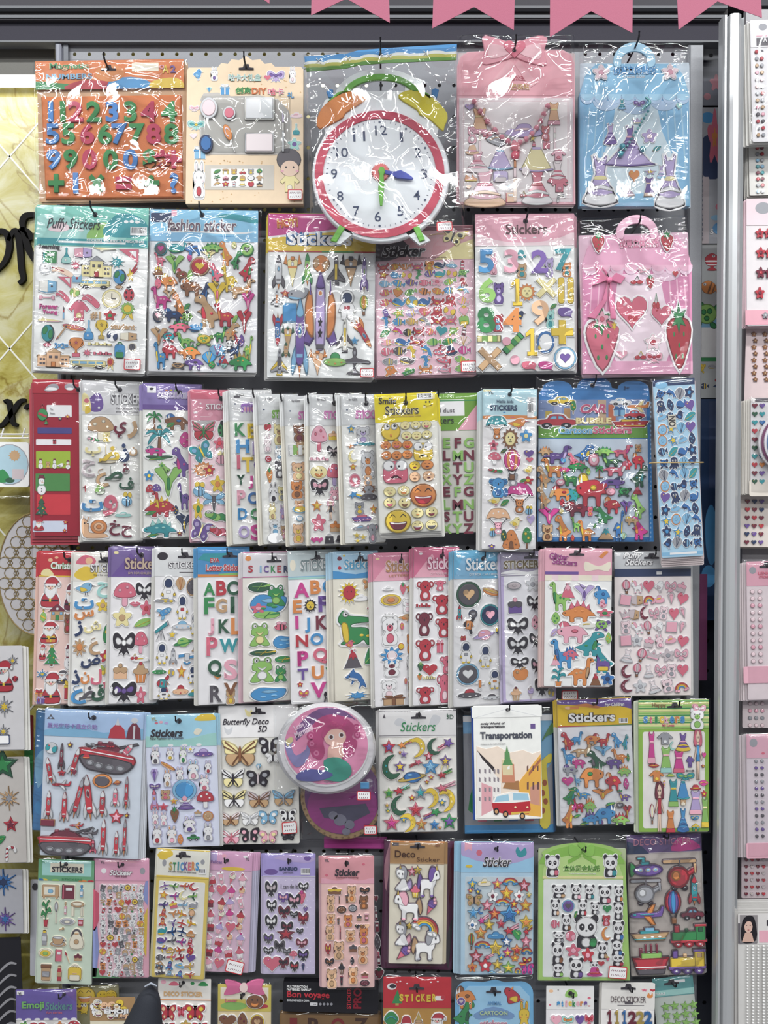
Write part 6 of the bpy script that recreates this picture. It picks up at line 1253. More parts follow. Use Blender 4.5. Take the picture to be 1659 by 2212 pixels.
p.hole(876, 870); p.film(2, 4, 3, 5, seed=31); p.stack(4, 1.6, -3.2, '#e8e5df', head=(911, '#e6d224'))
p = Pack('glitter_letter_pack', 'green gold dust letter pack half hidden behind the yellow smile pack', (905, 852), (1031, 850), (912, 1152), 0.040, desc='gold dust letter pack')
p.card('#d3d0c8'); p.header(930, '#6f9c3c', 'Wr -70 -20 55 70|Gr -100 60 100 66|Pp 30 -98 98 40 98 -98|gr -100 -60 30 -56|Kr -70 -20 -68 70')
p.text('gold dust', 955, 888, 54, 12, 'k'); p.text('stickers', 950, 908, 60, 14, 'K')
p.border = None; p.puff = .0016; p.mat = 'puffy_vinyl'
gl_ = [(957, "'D.U 'E.g 'F.U 'G.g"), (984, "'K.g 'L.U 'M.g 'N.U"), (1010, "'R.U 'S.g 'T.U 'U.g"), (1036, "'W.U 'X.g 'Y.U 'Z.g"), (1062, "'D.g 'E.U 'F.g 'G.U"), (1090, "'K.g 'L.g 'M.U 'N.g"), (1116, "'R.g 'S.U 'T.g 'U.U"), (1142, "'W.U 'X.g 'Y.g 'Z.U")]
for i, (y, t) in enumerate(gl_): p.rows(22 - i * .5, 118 - i * .6, '%d 22 %s' % (y, t))
p.hole(945, 863); p.film(1, 3, 3, 4, seed=32)
p = Pack('parachute_sticker_pack', 'light blue headed pack with parachuting animals and a hot air balloon', (1043, 841), (1160, 842), (1041, 1186), 0.058, 0, desc='parachute animal pack')
p.card('#efeaea'); p.header(905, '#b9d9e2', 'yr -98 85 -70 98|Ob -100 -98 -100 -80 0 -74 100 -80 100 -98|We -40 -86 8 5|re 10 -88 8 5|Wr 78 -50 98 50|Xs -20 -56 6 3 5|Ys 40 20 6 3 5')
p.text('Hello kids', 1091, 867, 36, 7, 'N'); p.text('STICKERS', 1088, 881, 58, 12, 'N', .03); p.barcode(1146, 880, 14, 44) ; p.text('YL', 1060, 848, 12, 6, 'k', .02)
p.puff = .0024
p.at("chute.TWO 1073 924 44 46;bird.OYr 1120 916 44 26;lion.Hy 1102 948 34 44;flower.Xy 1136 942 26 28;flower.rU 1066 962 20 24;leaf.D 1088 974 14 12;balloon.MOM 1106 1004 48 62;heart.V 1142 980 20 18;heart.r 1144 993 14 12;mushroom.rW 1068 990 26 26;bear.SW 1108 1036 24 26;cater.GR 1070 1016 28 14;bird.yYO 1142 1016 22 22;koala.XBM 1076 1052 38 42;flower.R 1140 1038 24 18;leaf.G 1130 1038 16 10;chute.MWO 1122 1076 54 60;bird.yYr 1070 1082 30 24;leaf.G 1090 1086 18 18;bee.b 1142 1104 20 24;chute.oWP 1076 1126 48 52;bird.yYO 1114 1130 26 28;heart.v 1146 1122 16 22;bee.b 1064 1152 18 24;hut.OH 1104 1165 34 40;tree.D 1088 1160 16 30;tree.G 1138 1162 26 42;dot.B 1092 1064 10 18;flower.V 1062 1180 14 10")
p.hole(1101, 852, r=4.5); p.film(2, 5, 4, 5, seed=33); p.stack(5, -2.0, -1.2, '#dbd9d6', head=(905, '#b9d9e2'))
p = Pack('cartoon_sticker_pack', 'blue scalloped card of shiny dinosaurs headed CAR Cartoon Stickers', (1162, 838), (1404, 836), (1160, 1168), 0.044, 0, desc='blue cartoon car pack')
sc = [(1160, 1170), (1412, 1170), (1403, 850)] + arc_pts(1368, 840, 34, 18, 0, 180, 8) + arc_pts(1284, 838, 38, 26, 0, 180, 8) + arc_pts(1204, 838, 32, 16, 0, 180, 8) + [(1164, 850)]
p.card('#3f7fc0', outline=sc)
mb = MB(); t = lambda *a: [p.hit(*q) for q in a]
mb.prism(t((1163, 945), (1398, 944), (1397, 862), (1163, 864)), .0001, -.0004, '#7c8fb8')
mb.prism(t((1163, 946), (1399, 946), (1398, 918), (1163, 920)), -.0004, -.0005, '#6da043')
for i, (x, w, h, c) in enumerate(((1185, 14, 30, '#c0a64a'), (1205, 16, 44, '#9aa4c8'), (1225, 14, 36, '#b58a5c'), (1250, 20, 50, '#8f9ac4'), (1300, 18, 54, '#c7a88a'), (1322, 16, 44, '#c06a4a'), (1345, 18, 36, '#7aa4d0'))): mb.prism(t((x - w / 2, 918), (x + w / 2, 918), (x + w / 2, 918 - h), (x - w / 2, 918 - h)), -.0004, -.00045 - i * .00002, c)
mb.prism(t((1163, 1160), (1402, 1160), (1399, 948), (1163, 948)), .0001, -.0003, '#c9d4e2')
for i in range(30): X, Z = p.hit(1406, 870 + i * 10); mb.prism(rrect(X - .0003, Z - .0013, X + .0003, Z + .0013), .0001, -.0003, '#a9cbe8')
p.part('header_card', mb, 'printed_card')
p.y0 = -.0006; p.puff = .0006; p.mat = 'printed_card'
p.at('car.Rb 1202 910 76 40;car.Yb 1212 866 52 24;boat.RYb 1362 910 72 30;car.Rb 1370 896 40 26;plane.Oyr 1378 878 44 26;car.Wb 1340 868 38 20;tree.G 1238 880 16 26;gift.bB 1338 888 26 20')
p.hy = -.0012; p.text('CAR', 1281, 883, 56, 20, '#c0587a', .04, out='W', shear=.2); p.text('Cartoon', 1242, 930, 72, 16, '#6fb0d8', .03, out='W'); p.text('Stickers', 1322, 929, 84, 16, '#d66a86', .03, out='W'); p.text('3+', 1353, 838, 12, 7, 'N', .02); p.text('BUBBLE', 1282, 909, 76, 13, 'y', .04, out='h')
p.y0 = -.0003; p.mat = 'puffy_vinyl'; p.puff = .003; p.bev = .1; p.border = None
p.at('-stego.hO 1178 974 30 20;-longneck.Vv 1204 982 58 36;-trex.BY 1262 978 42 32;stego.gG 1304 974 42 20;-longneck.rM 1342 974 46 24;bear.hO 1378 968 16 16;ball.bX 1216 994 12 12;trex.rP 1236 990 20 24;badge.rPW 1282 994 22 26;longneck.Dg 1320 994 50 26;trex.RP 1356 998 18 30;tricer.RO 1378 994 24 36;longneck.OY 1196 1010 52 38;stego.Gr 1248 1006 42 26;shell.M 1218 1016 26 12;egg.g 1270 1018 14 16;palm.Gh 1294 1018 18 26;-longneck.rW 1330 1012 60 30;-trex.DT 1380 1028 36 44;trex.hO 1174 1030 30 44;egg.b 1194 1036 14 12;longneck.Gg 1232 1032 44 32;badge.rPW 1210 1042 18 14;tricer.RYO 1276 1056 60 74;-tricer.VN 1322 1042 50 24;heart.R 1304 1050 14 14;trex.hO 1174 1074 28 46;tricer.OR 1214 1064 44 34;stego.TG 1240 1068 30 30@60;badge.rP 1318 1062 20 16;turtle.GD 1348 1062 30 26;volcano.Rr 1376 1060 22 18;leaf.h 1192 1066 12 22;egg.RU 1214 1086 16 18;tricer.UR 1246 1098 50 34;tricer.RO 1322 1090 34 38;ptero.VR 1352 1096 24 32;trex.gk 1378 1092 30 52;ptero.MP 1186 1114 42 38;egg.y 1212 1104 14 12;bear.rO 1274 1104 14 20;trex.Gt 1302 1112 42 34;longneck.gG 1244 1132 22 30;trex.OY 1216 1140 34 52;-longneck.B 1336 1136 22 62;tricer.hY 1364 1124 28 20;trex.MO 1380 1140 36 48;bear.hH 1182 1150 28 34;longneck.OY 1266 1146 36 42;volcano.hT 1308 1154 34 24;egg.R 1236 1162 12 14;leaf.G 1284 1136 8 14;shell.t 1346 1158 14 16')
p.hole(1280, 832); p.film(2, 4, 26, 5, seed=34)
p = Pack('blue_sticker_strip', 'long narrow pale blue sticker strip bundle held by a rubber band', (1410, 822), (1500, 816), (1426, 1206), 0.078, 0, desc='long pale blue strip')
p.card('#a9cde2', art='br -98 -98 98 -94|Wr -60 -97 70 -94.5|Nr -100 93 100 100|be -60 94 30 4'); p.puff = .0014
p.fill(4, 88, 838, 1185, 4, 14, 'whale.BN fish.Nb shell.bN star.X dolphin.BN flower.NX cloud.bS heart.V egg.Nb turtle.BN octo.N shell.SN leaf.T donut.Ob bird.NB', 5, .08, 1.1)
p.hy = -.002; p.text('NO', 1451, 910, 22, 14, 'K', .01, rot=90)
mb = MB(); X, Z = p.hit(1451, 910); mb.prism(rrect(X - 8 * p.k, Z - 14 * p.k, X + 8 * p.k, Z + 14 * p.k), -.0014, -.0018, '#d8d0bc'); p.part('paper_tag', mb, 'printed_card')
p.film(1, 3, 3, 4, seed=35); p.stack(5, 1.0, -4.0, '#d9c8c8')
rb = MB(); a0, a1 = p.world(1411, 1000), p.world(1516, 999)
loop = []
for f in range(13): q = a0.lerp(a1, f / 12); loop.append((q.x, q.y - .0052, q.z))
loop = [(a0.x - .001, a0.y + .013, a0.z)] + [(a0.x - .0012, a0.y - .002, a0.z)] + loop + [(a1.x + .0012, a1.y - .002, a1.z), (a1.x + .001, a1.y + .013, a1.z)]
rb.tube(loop, .0009, '#b99a62', 6); tag(obj('rubber_band', rb.mesh('rubber_band', 'hard_plastic', True)), 'tan rubber band around the long pale blue strips', 'rubber band')

# ---- fourth row
N4 = dict(d=0.05, yaw=13)
p = narrow('santa_sticker_pack', 'red headed Christmas pack with santas, leftmost of the fourth row', (86, 1191), 104, (70, 1522), 1246, '#c23a42', 'Christmas', 'W', 'Yr -100 -100 100 -92|yb -90 -90 -85 -50 -60 -40 -40 -90|oe -55 30 10 14|oe -30 50 8 10|We 60 30 4 6|We 20 -20 4 6', out='#7fb074', card='#e9c9c0', tx=142, tw=64, th=16, ty=1222, desc='santa pack', stack=2, sdx=-3.5, scol='#e2b8aa')
p.puff = .002
p.at('santa.R 109 1279 44 58;wreath.gY 94 1328 18 28;house.hUGb 124 1322 36 34;santa.R 106 1366 40 42;gift.OY 110 1380 22 14;xmas.G 112 1416 34 42;santa.R 92 1408 16 30;flake.X 92 1456 26 20;santa.R 110 1486 46 60;gift.hOR 84 1502 18 26;gift.Vv 88 1512 20 16;santa.UkR 150 1290 24 50;snowman.U 148 1420 24 50;santa.k 134 1462 26 26;bear.HR 146 1346 18 40;gift.RY 148 1490 20 40')
p.film(1, 4, 3, 5, seed=41)
p = narrow('arabic_letter_pack', 'yellow splashed STICKERS pack with Arabic letters and a bluebird', (159, 1193), 112, (150, 1525), 1255, '#e4dfd6', 'STICKERS', 'W', 'Yb -98 -60 -60 0 -20 -20 -10 -70 -60 -98|rb -90 20 -60 80 -20 60 -20 20|yb -20 -40 0 20 20 -30|oe -40 40 14 24', out='k', tx=232, tw=72, th=18, ty=1227, desc='bluebird letter pack', stack=2, kind='euro', scol='#dcd9d4')
p.text('Can be used on bags', 232, 1242, 60, 4, 'k')
p.puff = .002
p.at("bird.bYk 185 1272 42 30;'ح.t 224 1274 28 34;'ت.X 182 1304 42 24;'س.O 182 1328 42 22;flower.Yh 222 1308 28 28;'ز.N 170 1358 18 34;'ش.y 200 1354 40 26;'ع.h 205 1396 24 38;tree.G 232 1376 24 52;daisy.hO 172 1398 28 36;'ض.N 196 1428 42 30;flower.RY 228 1418 24 28;'ذ.N 164 1462 18 32;'ن.O 184 1464 20 26;'ل.r 208 1462 24 34;bflyx.gY 228 1448 20 24;'ع.X 170 1500 34 40;'ظ.k 188 1496 34 38;'ق.D 212 1496 28 36;flower.r 230 1478 16 20")
p.film(1, 4, 3, 5, seed=42)
def n4(label, desc, TL, w, BL, hb, hcol, title, tcol, art, items, seed, card='#ece9ea', out=None, film=1, **kw):
    p = narrow(kw.pop('name', 'sticker_pack'), label, TL, w, BL, hb, hcol, title, tcol, art, out=out, desc=desc, card=card, **kw)
    p.puff = .0022; p.at(items); p.film(film, 4, 3, 5, seed=seed)
    return p
n4('purple headed 3D pack with pink and black bow stickers, fourth row', 'purple headed 3D pack', (241, 1181), 104, (231, 1521), 1246, '#7a669c', 'Sticker', '#cdb49c', 'Vp -100 -100 -20 60 60 -100|ys -80 60 12 8 9|We 0 40 2 4|We 30 60 2 4', "mushroom.rP 270 1284 44 50;bow.KW 312 1275 34 40;lips.rP 292 1304 22 18;flower.yh 264 1334 40 42;flower.rR 316 1314 26 34;leaf.g 310 1345 40 24;bow.KW 268 1388 44 52;mushroom.rP 304 1388 28 46;cherry.R 290 1418 18 14;cake.oh 260 1448 36 40;cupcake.hOR 304 1452 40 44;cloud.W 304 1424 34 20;bow.KV 268 1492 50 46;ball.SW 246 1490 18 22;flower.rP 304 1502 22 36", 43, out='#5c3f66', tx=306, tw=72, th=26, ty=1217, sub='DIY FOR CHILDREN')
n4('white EVA pack with astronauts, planets and a telescope', 'astronaut pack', (336, 1183), 104, (329, 1511), 1245, '#dedede', 'STICKERS', 'W', 'Ke -70 40 22 28|kr 0 -76 90 -70', "astro.W 364 1272 40 52;shell.hO 390 1262 20 30;donut.hk 416 1268 26 40;cloud.S 356 1296 42 16;rocket.Xb 356 1322 32 28@60;astro.R 394 1310 32 50;telescope.TS 348 1358 34 44;ufo.sb 394 1352 40 28;astro.b 420 1346 24 44;star.s 372 1370 22 24;planet.gG 396 1388 38 30;astro.W 350 1410 32 44;rocket.sS 374 1418 22 34;satellite.sX 404 1420 34 28;ufo.Gs 344 1450 28 24;ball.S 370 1452 14 16;star.O 392 1450 18 30;astro.N 416 1456 26 36;rocket.TR 352 1476 46 24@-85;astro.k 354 1496 34 26;ufo.oR 390 1492 32 32;ufo.T 418 1498 22 24;planet.kh 422 1402 14 22", 44, out='k', tx=402, tw=74, th=14, ty=1220, kind='euro')
p = n4('blue headed EVA Letter Stickers pack with animal letters A B C', 'animal alphabet pack', (427, 1182), 112, (433, 1522), 1246, '#4f8fc0', 'Letter Stickers', 'R', 'Op -100 -100 100 -100 100 -88 -100 -80|gp -20 -80 100 -70 100 -90 -20 -90|Tp -100 20 -60 90 20 60 -40 0|Xr -100 60 100 100', "'A.G 452 1272 24 30;'B.R 478 1270 22 32;'C.D 502 1270 24 32;'F.G 452 1308 22 36;'G.h 478 1308 24 34;'I.D 502 1306 16 36;'J.P 456 1354 22 36;'K.D 484 1352 24 38;'L.O 510 1352 22 36;'P.r 458 1396 24 40;'W.T 494 1394 40 42;'Q.D 464 1444 30 40;'S.P 498 1446 30 44;'R.k 466 1498 26 42;bear.h 498 1504 24 32;'V.H 498 1488 30 28;heart.O 470 1462 14 10", 45, out='#f4e2e0', tx=486, tw=82, th=15, ty=1226, kind='euro', stack=3, sdx=-2.4)
p.text('EVA', 464, 1210, 20, 10, 'R', .03, out='W')
p = n4('pink rimmed S ICKERS pack with green frogs and lily pads', 'frog pack', (524, 1192), 110, (530, 1516), 1247, '#d9d5d8', None, 'K', 'Mr -100 -100 100 -94|Mr -100 94 100 100|Oe -78 50 12 20', "lily.Dg 560 1268 46 32;pond.XbG 580 1304 74 60;frog.Gg 596 1286 40 44;flower.rP 558 1314 34 22;lily.gG 576 1328 54 26;frog.gy 561 1370 42 48;bee.rP 606 1354 34 24;pond.Xb 614 1386 46 38;lily.D 568 1410 54 20;frog.gW 566 1446 50 52;lily.G 612 1424 36 22;frog.Gg 606 1454 26 34;pond.Xb 580 1498 72 40", 46, card='#e6e0d8', tx=590, tw=76, th=16, ty=1228, kind='euro', stack=3, sdx=-2.6, scol='#cfa9b4')
for i, (ch, c) in enumerate((('S', 'R'), ('i', 'b'), ('C', 'V'), ('K', 'G'), ('E', 'R'), ('R', 'N'))): p.text(ch, (541, 563, 575, 590, 603, 617)[i], 1229, (10, 4, 11, 10, 9, 9)[i], 15, c, .02)
n4('grey STICKERS pack of polka dot letters with a lion face', 'polka dot letter pack', (621, 1189), 104, (641, 1519), 1250, '#c3cfd0', 'STICKERS', '#7d8c8e', 'tr -100 -100 100 -88|br -100 -86 100 -80|Ce -80 0 12 40', "'A.M 651 1274 32 32;'B.O 681 1268 22 30;'C.X 706 1266 20 26;'E.O 642 1310 22 28;lion.KY 670 1308 26 28;'F.V 698 1304 24 34;'I.M 641 1344 14 28;'J.X 664 1350 22 32;'K.U 694 1344 24 30;'N.R 652 1384 28 26;'O.X 684 1380 28 26;'P.M 654 1422 30 32;'Q.r 692 1416 32 34;'T.V 654 1456 26 24;'U.O 686 1452 28 28;'V.G 712 1452 18 26;flower.R 648 1478 12 12;bow.r 656 1498 20 18;'V.M 688 1490 36 34;ball.WK 708 1500 18 18;seahorse.D 712 1380 14 34", 47, out='W', tx=686, tw=74, th=24, ty=1220, kind='euro', stack=3, sdx=2.6, name='polka_letter_pack')
n4('pale blue headed pack with a crocodile, sun and dolphin', 'crocodile pack', (718, 1191), 98, (734, 1513), 1249, '#a9cbe0', 'Sticker', '#58a0c4', 'Ue -70 50 10 16|Xb -100 -100 -100 -40 0 -70 100 -40 100 -100|Re -70 -20 8 14|Ye -50 70 5 8', "sun.RY 754 1280 40 46;cloud.Ws 778 1292 30 22;bfly.hOk 796 1262 24 24;croc.GY 772 1354 76 74;flower.R 800 1316 14 18;bird.rO 756 1392 22 22;volcano.kR 762 1424 38 40;leaf.Gg 802 1414 30 50;dolphin.Bs 768 1470 42 48;splat.XbW 772 1502 44 18;flower.R 812 1474 12 16", 48, card='#e9e2d2', out='W', tx=776, tw=66, th=22, ty=1218, kind='euro', stack=4, sdx=-2.8, scol='#dcd6c8', name='crocodile_sticker_pack')
n4('pink headed Sticker pack with a white crowned figure and petals', 'pink crowned pack', (805, 1194), 100, (820, 1525), 1254, '#d98aa2', 'Sticker', '#b9885c', 'Pp -100 -100 -20 60 40 -100|ys -80 60 10 7 9', "plate.YhO 844 1296 42 34;cloud.Ws 838 1272 22 14;berry.rG 870 1272 16 24;star.O 884 1270 16 20;bear.Wp 880 1308 26 30;bird.hO 876 1334 30 18;bear.Wr 842 1362 42 60;crown.WA 840 1328 16 12;candy.r 868 1358 14 26;badge.RY 866 1396 12 14;daisy.XR 846 1416 46 36;disc.QQ 846 1416 24 22;bear.WU 846 1442 40 36;bear.OY 886 1390 18 40;bear.Wp 886 1440 18 46;bear.Wp 840 1488 38 38;gift.hH 850 1512 50 22;candy.r 876 1476 10 24;bear.hr 888 1490 16 36", 49, out='p', tx=868, tw=70, th=26, ty=1222, sub='LETTERING', sdx=-2.4)
n4('rose headed Sticker pack with crimson bears and hearts', 'crimson bear pack', (894, 1183), 98, (895, 1524), 1247, '#d16f8e', 'Sticker', '#f0d3dc', 'Pp -100 -100 -20 60 40 -100|Ws -70 60 10 6 9|We 40 20 3 4', "koala.Rp 918 1274 34 42;koala.rp 950 1264 24 22;word.Rr 914 1308 30 14;koala.RQ 954 1304 38 42;koala.UQ 916 1346 34 50;koala.RQ 958 1354 34 42;koala.RQ 918 1402 38 46;gift.rRP 950 1396 16 28;koala.rP 966 1434 30 38;heart.Rp 928 1446 30 26;berry.Dg 908 1440 16 18;word.yO 926 1464 26 14;berry.OG 906 1462 12 14;koala.Rp 918 1500 36 36;koala.rp 960 1484 32 62;heart.R 974 1274 12 26;dot.K 976 1390 8 16", 50, out='#b84f74', tx=956, tw=66, th=28, ty=1216, sub='DIY FOR CHILDREN')
n4('sky blue headed Sticker pack with astronaut girls and rockets', 'sky blue space pack', (980, 1189), 104, (984, 1526), 1250, '#6db4d8', 'Sticker', 'W', 'bp -100 -100 -60 70 20 -100|Ws -80 60 8 6 8|We 0 40 2 3', "badge.Dkh 1012 1284 50 52;hotdog.hO 1060 1278 36 34;rocket.TR 992 1324 16 30;badge.NkS 1021 1326 18 18;badge.TNP 1058 1328 40 44;rocket.OK 1012 1350 44 22@-80;planet.Pv 1046 1372 42 34;gift.R 1000 1378 12 10;astro.S 1006 1408 34 44;astro.W 1048 1416 34 46;badge.bkW 1010 1456 46 44;satellite.OW 1036 1478 18 26;astro.O 1068 1466 34 40;ufo.kRW 1014 1500 46 30;ufo.sk 1062 1506 36 18;ball.N 1076 1360 12 20", 51, out='#4a8cb4', tx=1044, tw=76, th=28, ty=1218, sub='DIY FOR CHILDREN', film=2)
p = Pack('bow_sticker_pack', 'lavender rimmed STICKERS pack with black bows behind the glitter pack', (1081, 1194), (1196, 1190), (1086, 1518), 0.046, 8, desc='lavender rimmed pack')
p.card('#c2b2da', inner=('#ece9ee', 6, 1236, 4)); p.header(1243, '#9b93a8', 'Wb -100 -70 -50 -50 0 -70 50 -50 100 -70 100 -80 0 -80 -100 -80|Wb -100 -88 0 -80 100 -88 100 -94 -100 -94')
p.text('STICKERS', 1130, 1219, 84, 18, '#6a5a3c', .03, out='#e0dcd4'); p.puff = .002
p.at('donut.SI 1110 1265 30 18;flower.sS 1150 1262 28 30;cake.VkP 1112 1306 36 40;bow.KW 1154 1300 30 34;bow.KW 1118 1350 42 38;egg.PK 1156 1344 24 30;bow.KW 1118 1392 40 40;bow.KI 1158 1380 28 32;bow.KW 1122 1430 36 24;apple.Oh 1124 1456 38 28;bow.KP 1160 1436 24 34;cupcake.ohU 1114 1498 28 28;icecream.vI 1146 1496 20 28;bow.KI 1170 1482 28 40;ball.S 1190 1496 14 18')
p.hole(1148, 1202, 'euro'); p.film(2, 5, 4, 4, seed=52); p.price(1229, 1500, 36, 20, 2); p.stack(2, -2, -2, '#cbc0da')
p = std('glitter_sticker_pack', 'pink Glitter Stickers pack with pastel dinosaurs and a cream bow', (1178, 1183), (1322, 1187), (1181, 1481), 0.066, 1254, '#e2a8b6', 'Cp -100 -100 -100 -66 100 -66 100 -100|pr -80 -100 -60 -66|pr -20 -100 0 -66|pr 40 -100 60 -66|Vr -100 -62 0 -44|Cb 60 -10 20 20 20 -40 58 -30 90 -40 95 20|Op 60 50 80 90 90 80 70 40', sdx=-2.2, scol='#d9b9b4', desc='glitter dinosaur pack', stack=5)
p.text('Glitter', 1207, 1202, 42, 14, '#9c4c84', .04, out='p', rot=4); p.text('Stickers', 1220, 1214, 54, 12, '#9c4c84', .04, out='p', rot=4)
p.puff = .0022
p.at('longneck.gG 1210 1288 44 58;volcano.rP 1226 1276 30 32;ptero.vV 1262 1280 40 38;tricer.XB 1300 1284 32 40;egg.Pr 1302 1304 24 18;stego.OrO 1250 1320 66 46;egg.gG 1200 1335 26 26;flower.rG 1306 1324 34 18;tricer.PrW 1236 1364 62 48;leaf.v 1196 1366 14 20;cloud.A 1268 1350 36 24;turtle.gV 1300 1350 34 30;-trex.TG 1274 1390 60 50;egg.g 1314 1378 18 24;longneck.XB 1218 1412 56 58;volcano.PO 1200 1426 20 22;stego.rB 1232 1410 32 30;trex.TV 1300 1424 46 54;bag.V 1302 1436 36 24;-longneck.Oh 1254 1450 54 56;plant.TO 1206 1462 34 38;volcano.HR 1286 1468 24 26;flower.BN 1312 1466 28 28')
p.hole(1246, 1196, 'euro'); p.film(1, 5, 4, 4, seed=53)
p = std('silver_sticker_pack', 'silver and navy headed Puffy Stickers pack with pink and grey wedding stickers', (1327, 1191), (1492, 1193), (1335, 1501), 0.046, 1245, '#c9cacd', 'Nr -100 -100 100 -40|Wr 10 -84 24 -60|kr -100 -40 100 -36|Wr -94 70 -84 92', card='#f0e4e2', desc='silver wedding pack', sdx=1.8)
p.text('Puffy', 1366, 1201, 40, 16, 'W', .03, out='k', shear=.3); p.text('Stickers', 1380, 1214, 60, 14, 'W', .03, out='k', shear=.3)
p.mat = 'puffy_vinyl'; p.border = '#d8d0d4'; p.puff = .002
WED = 'bunny.pP envelope.pr moon.UP flower.sS heart.rR book.Ih cloud.P bow.PI bird.WI balloon.rPI gem.IP handbag.PU cake.IP gown.Qs bear.pS tag.sP flower.IS rainbow.P crown.IP unicorn.WP'
for i, (y, n) in enumerate(((1266, 6), (1294, 6), (1324, 7), (1354, 6), (1384, 6), (1414, 5), (1448, 6), (1482, 5))):
    R1 = random.Random(i + 60); p.rows(12 , 158, '%d 27 %s' % (y, ' '.join(R1.sample(WED.split(), n))), .06, i)
p.hole(1407, 1203, 'euro'); p.film(1, 5, 4, 4, seed=54)
# ---- fifth row
p = Pack('blue_backing_pack', 'bright blue pack edge showing left of the red tank sticker pack', (78, 1536), (260, 1538), (62, 1795), 0.030, 0, desc='bright blue pack')
p.card('#4a86bc', art='bb -98 20 -60 40 -70 0 -90 -30|Xb -98 -60 -60 -40 -70 -80'); p.hy = -.0002; p.film(2, 4, 4, 4, seed=61)
p = std('tank_sticker_pack', 'blue headed pack with two dark red tank stickers', (98, 1533), (311, 1537), (77, 1849), 0.056, 1593, '#a9c3e4', 'bb -100 -60 -40 -20 20 -60 100 -20 100 -100 -100 -100|kp -88 60 -92 40 -84 40|kp -84 40 -88 24 -80 24|kp -92 40 -96 24 -88 24|Rp 30 -98 34 -30 48 20 62 -30 66 -98|sp 44 0 48 60 52 0|Up 66 -98 70 -20 82 40 94 -20 96 -98|se 82 40 7 20|sr 80 -98 84 0', card='#d5dde8', desc='red tank pack', sdx=2.6, sdz=-.6, stack=4, scol='#cfd3da')
p.text('星光变形卡通立体贴', 157, 1568, 108, 11, '#9a86c0', .02)
p.mat = 'puffy_vinyl'; p.border = None; p.puff = .0034; p.bev = .07
p.at('-tank.RUk 234 1634 112 72@8;ball.sTR 112 1615 26 24;rocket.UkS 134 1634 18 54;star.U 152 1608 12 12;rocket.RsS 163 1645 26 58@15;-plane.kS 208 1611 42 14;bow.UR 240 1612 20 12;rocket.rsS 276 1620 30 30@40;hat.RO 188 1634 24 14;rocket.RsS 108 1664 24 54@-12;flower.RU 134 1669 16 12;heart.UW 162 1667 10 14;disc.Ok 222 1686 40 28;planet.OU 254 1690 18 14;plane.RsU 134 1694 38 22;rocket.RSs 274 1712 18 66;rocket.RsS 106 1738 24 58;rocket.RIs 140 1742 26 62;rocket.RSS 170 1722 26 84@12;rocket.RsU 192 1722 36 92@-8;rocket.RsS 222 1736 28 54;rocket.rsS 250 1722 24 38;star.RP 252 1763 30 30;star.U 275 1760 10 12;tag.OU 104 1776 28 16;plane.ROs 166 1782 28 14;-tank.RUk 144 1817 108 62@0;plane.kS 194 1798 34 22;rocket.RsS 224 1808 26 74;rocket.RsS 252 1822 20 52;rocket.RSs 270 1808 18 74;rocket.UrS 202 1828 18 28')
p.hole(203, 1550); p.film(0, 4, 4, 4, seed=62)
p = std('bunny_sticker_pack', 'pale blue Stickers pack with white bunnies in space bubbles', (313, 1546), (466, 1540), (319, 1832), 0.052, 1612, '#a3d2e6', 'tb -100 -100 -100 -30 0 -60 100 -20 100 -100|Yb 40 60 60 98 90 98 98 60|re -68 50 5 7|Pe -55 55 6 8|ve -40 48 6 8|Cb 36 -20 44 10 60 0 50 -30|We -70 -92 8 8|We -30 -92 8 8|We 10 -92 8 8|We 50 -92 8 8', card='#dde0f0', desc='space bunny pack', sdx=2.0, stack=3)
p.text('Stickers', 360, 1583, 70, 17, 'K', .03, shear=.2); p.text('New Fashion for Children', 360, 1594, 72, 6, 'k', .0, shear=.2); p.text('YL', 333, 1553, 12, 7, 'L', .02)
p.mat = 'puffy_vinyl'; p.border = '#c3c1dc'; p.puff = .0024
p.at('bunny.WPk 336 1632 26 34;bunny.WPY 368 1628 22 24;bunny.WgG 396 1630 22 34;flower.WY 412 1618 16 14;ufo.VvP 440 1627 38 26;hotdog.Oo 363 1655 34 20@20;bunny.WbP 418 1662 34 40;bunny.WvR 450 1656 20 26;gem.vV 334 1674 22 30;bunny.WOh 362 1680 22 36;bunny.WPs 389 1670 22 26;bow.VI 335 1698 22 14;bunny.WPr 442 1690 30 32;disc.bX 399 1706 50 44;bunny.WPP 399 1708 38 46;gown.vV 402 1735 36 24;rocket.vrO 334 1728 22 42;bear.hrO 358 1716 24 20;star.YO 376 1730 16 14;star.rR 354 1742 20 18;mushroom.RW 444 1726 34 36;bunny.WPP 336 1766 20 28;bunny.WPP 354 1768 20 28;berry.HG 378 1760 22 32;cake.sh 428 1755 18 16;donut.Oh 450 1762 22 22;bunny.WvV 410 1780 36 32;bunny.WUR 340 1802 28 38;bunny.WOP 372 1802 30 36;egg.Oo 390 1812 18 22;car.GD 418 1808 24 18;bunny.WsS 450 1796 28 36')
p.hole(387, 1557); p.film(0, 4, 6, 4, seed=63)
p = std('butterfly_deco_pack', 'white Butterfly Deco 5D pack partly under the round mermaid plate', (473, 1526), (642, 1522), (477, 1825), 0.042, 1592, '#e9e6e6', 'yb -22 60 -34 80 -30 40 -22 30 -14 50 -18 80|sb -78 -50 -88 -30 -84 -70 -78 -80 -70 -70 -66 -30', card='#dcd9d2', desc='butterfly deco pack', sdx=-1.5, stack=1)
p.text('Butterfly Deco', 531, 1560, 100, 17, 'K', .01, shear=.3); p.text('5D', 567, 1574, 20, 13, 'K', .01, shear=.3)
p.border = None; p.puff = .0045; p.bev = .03
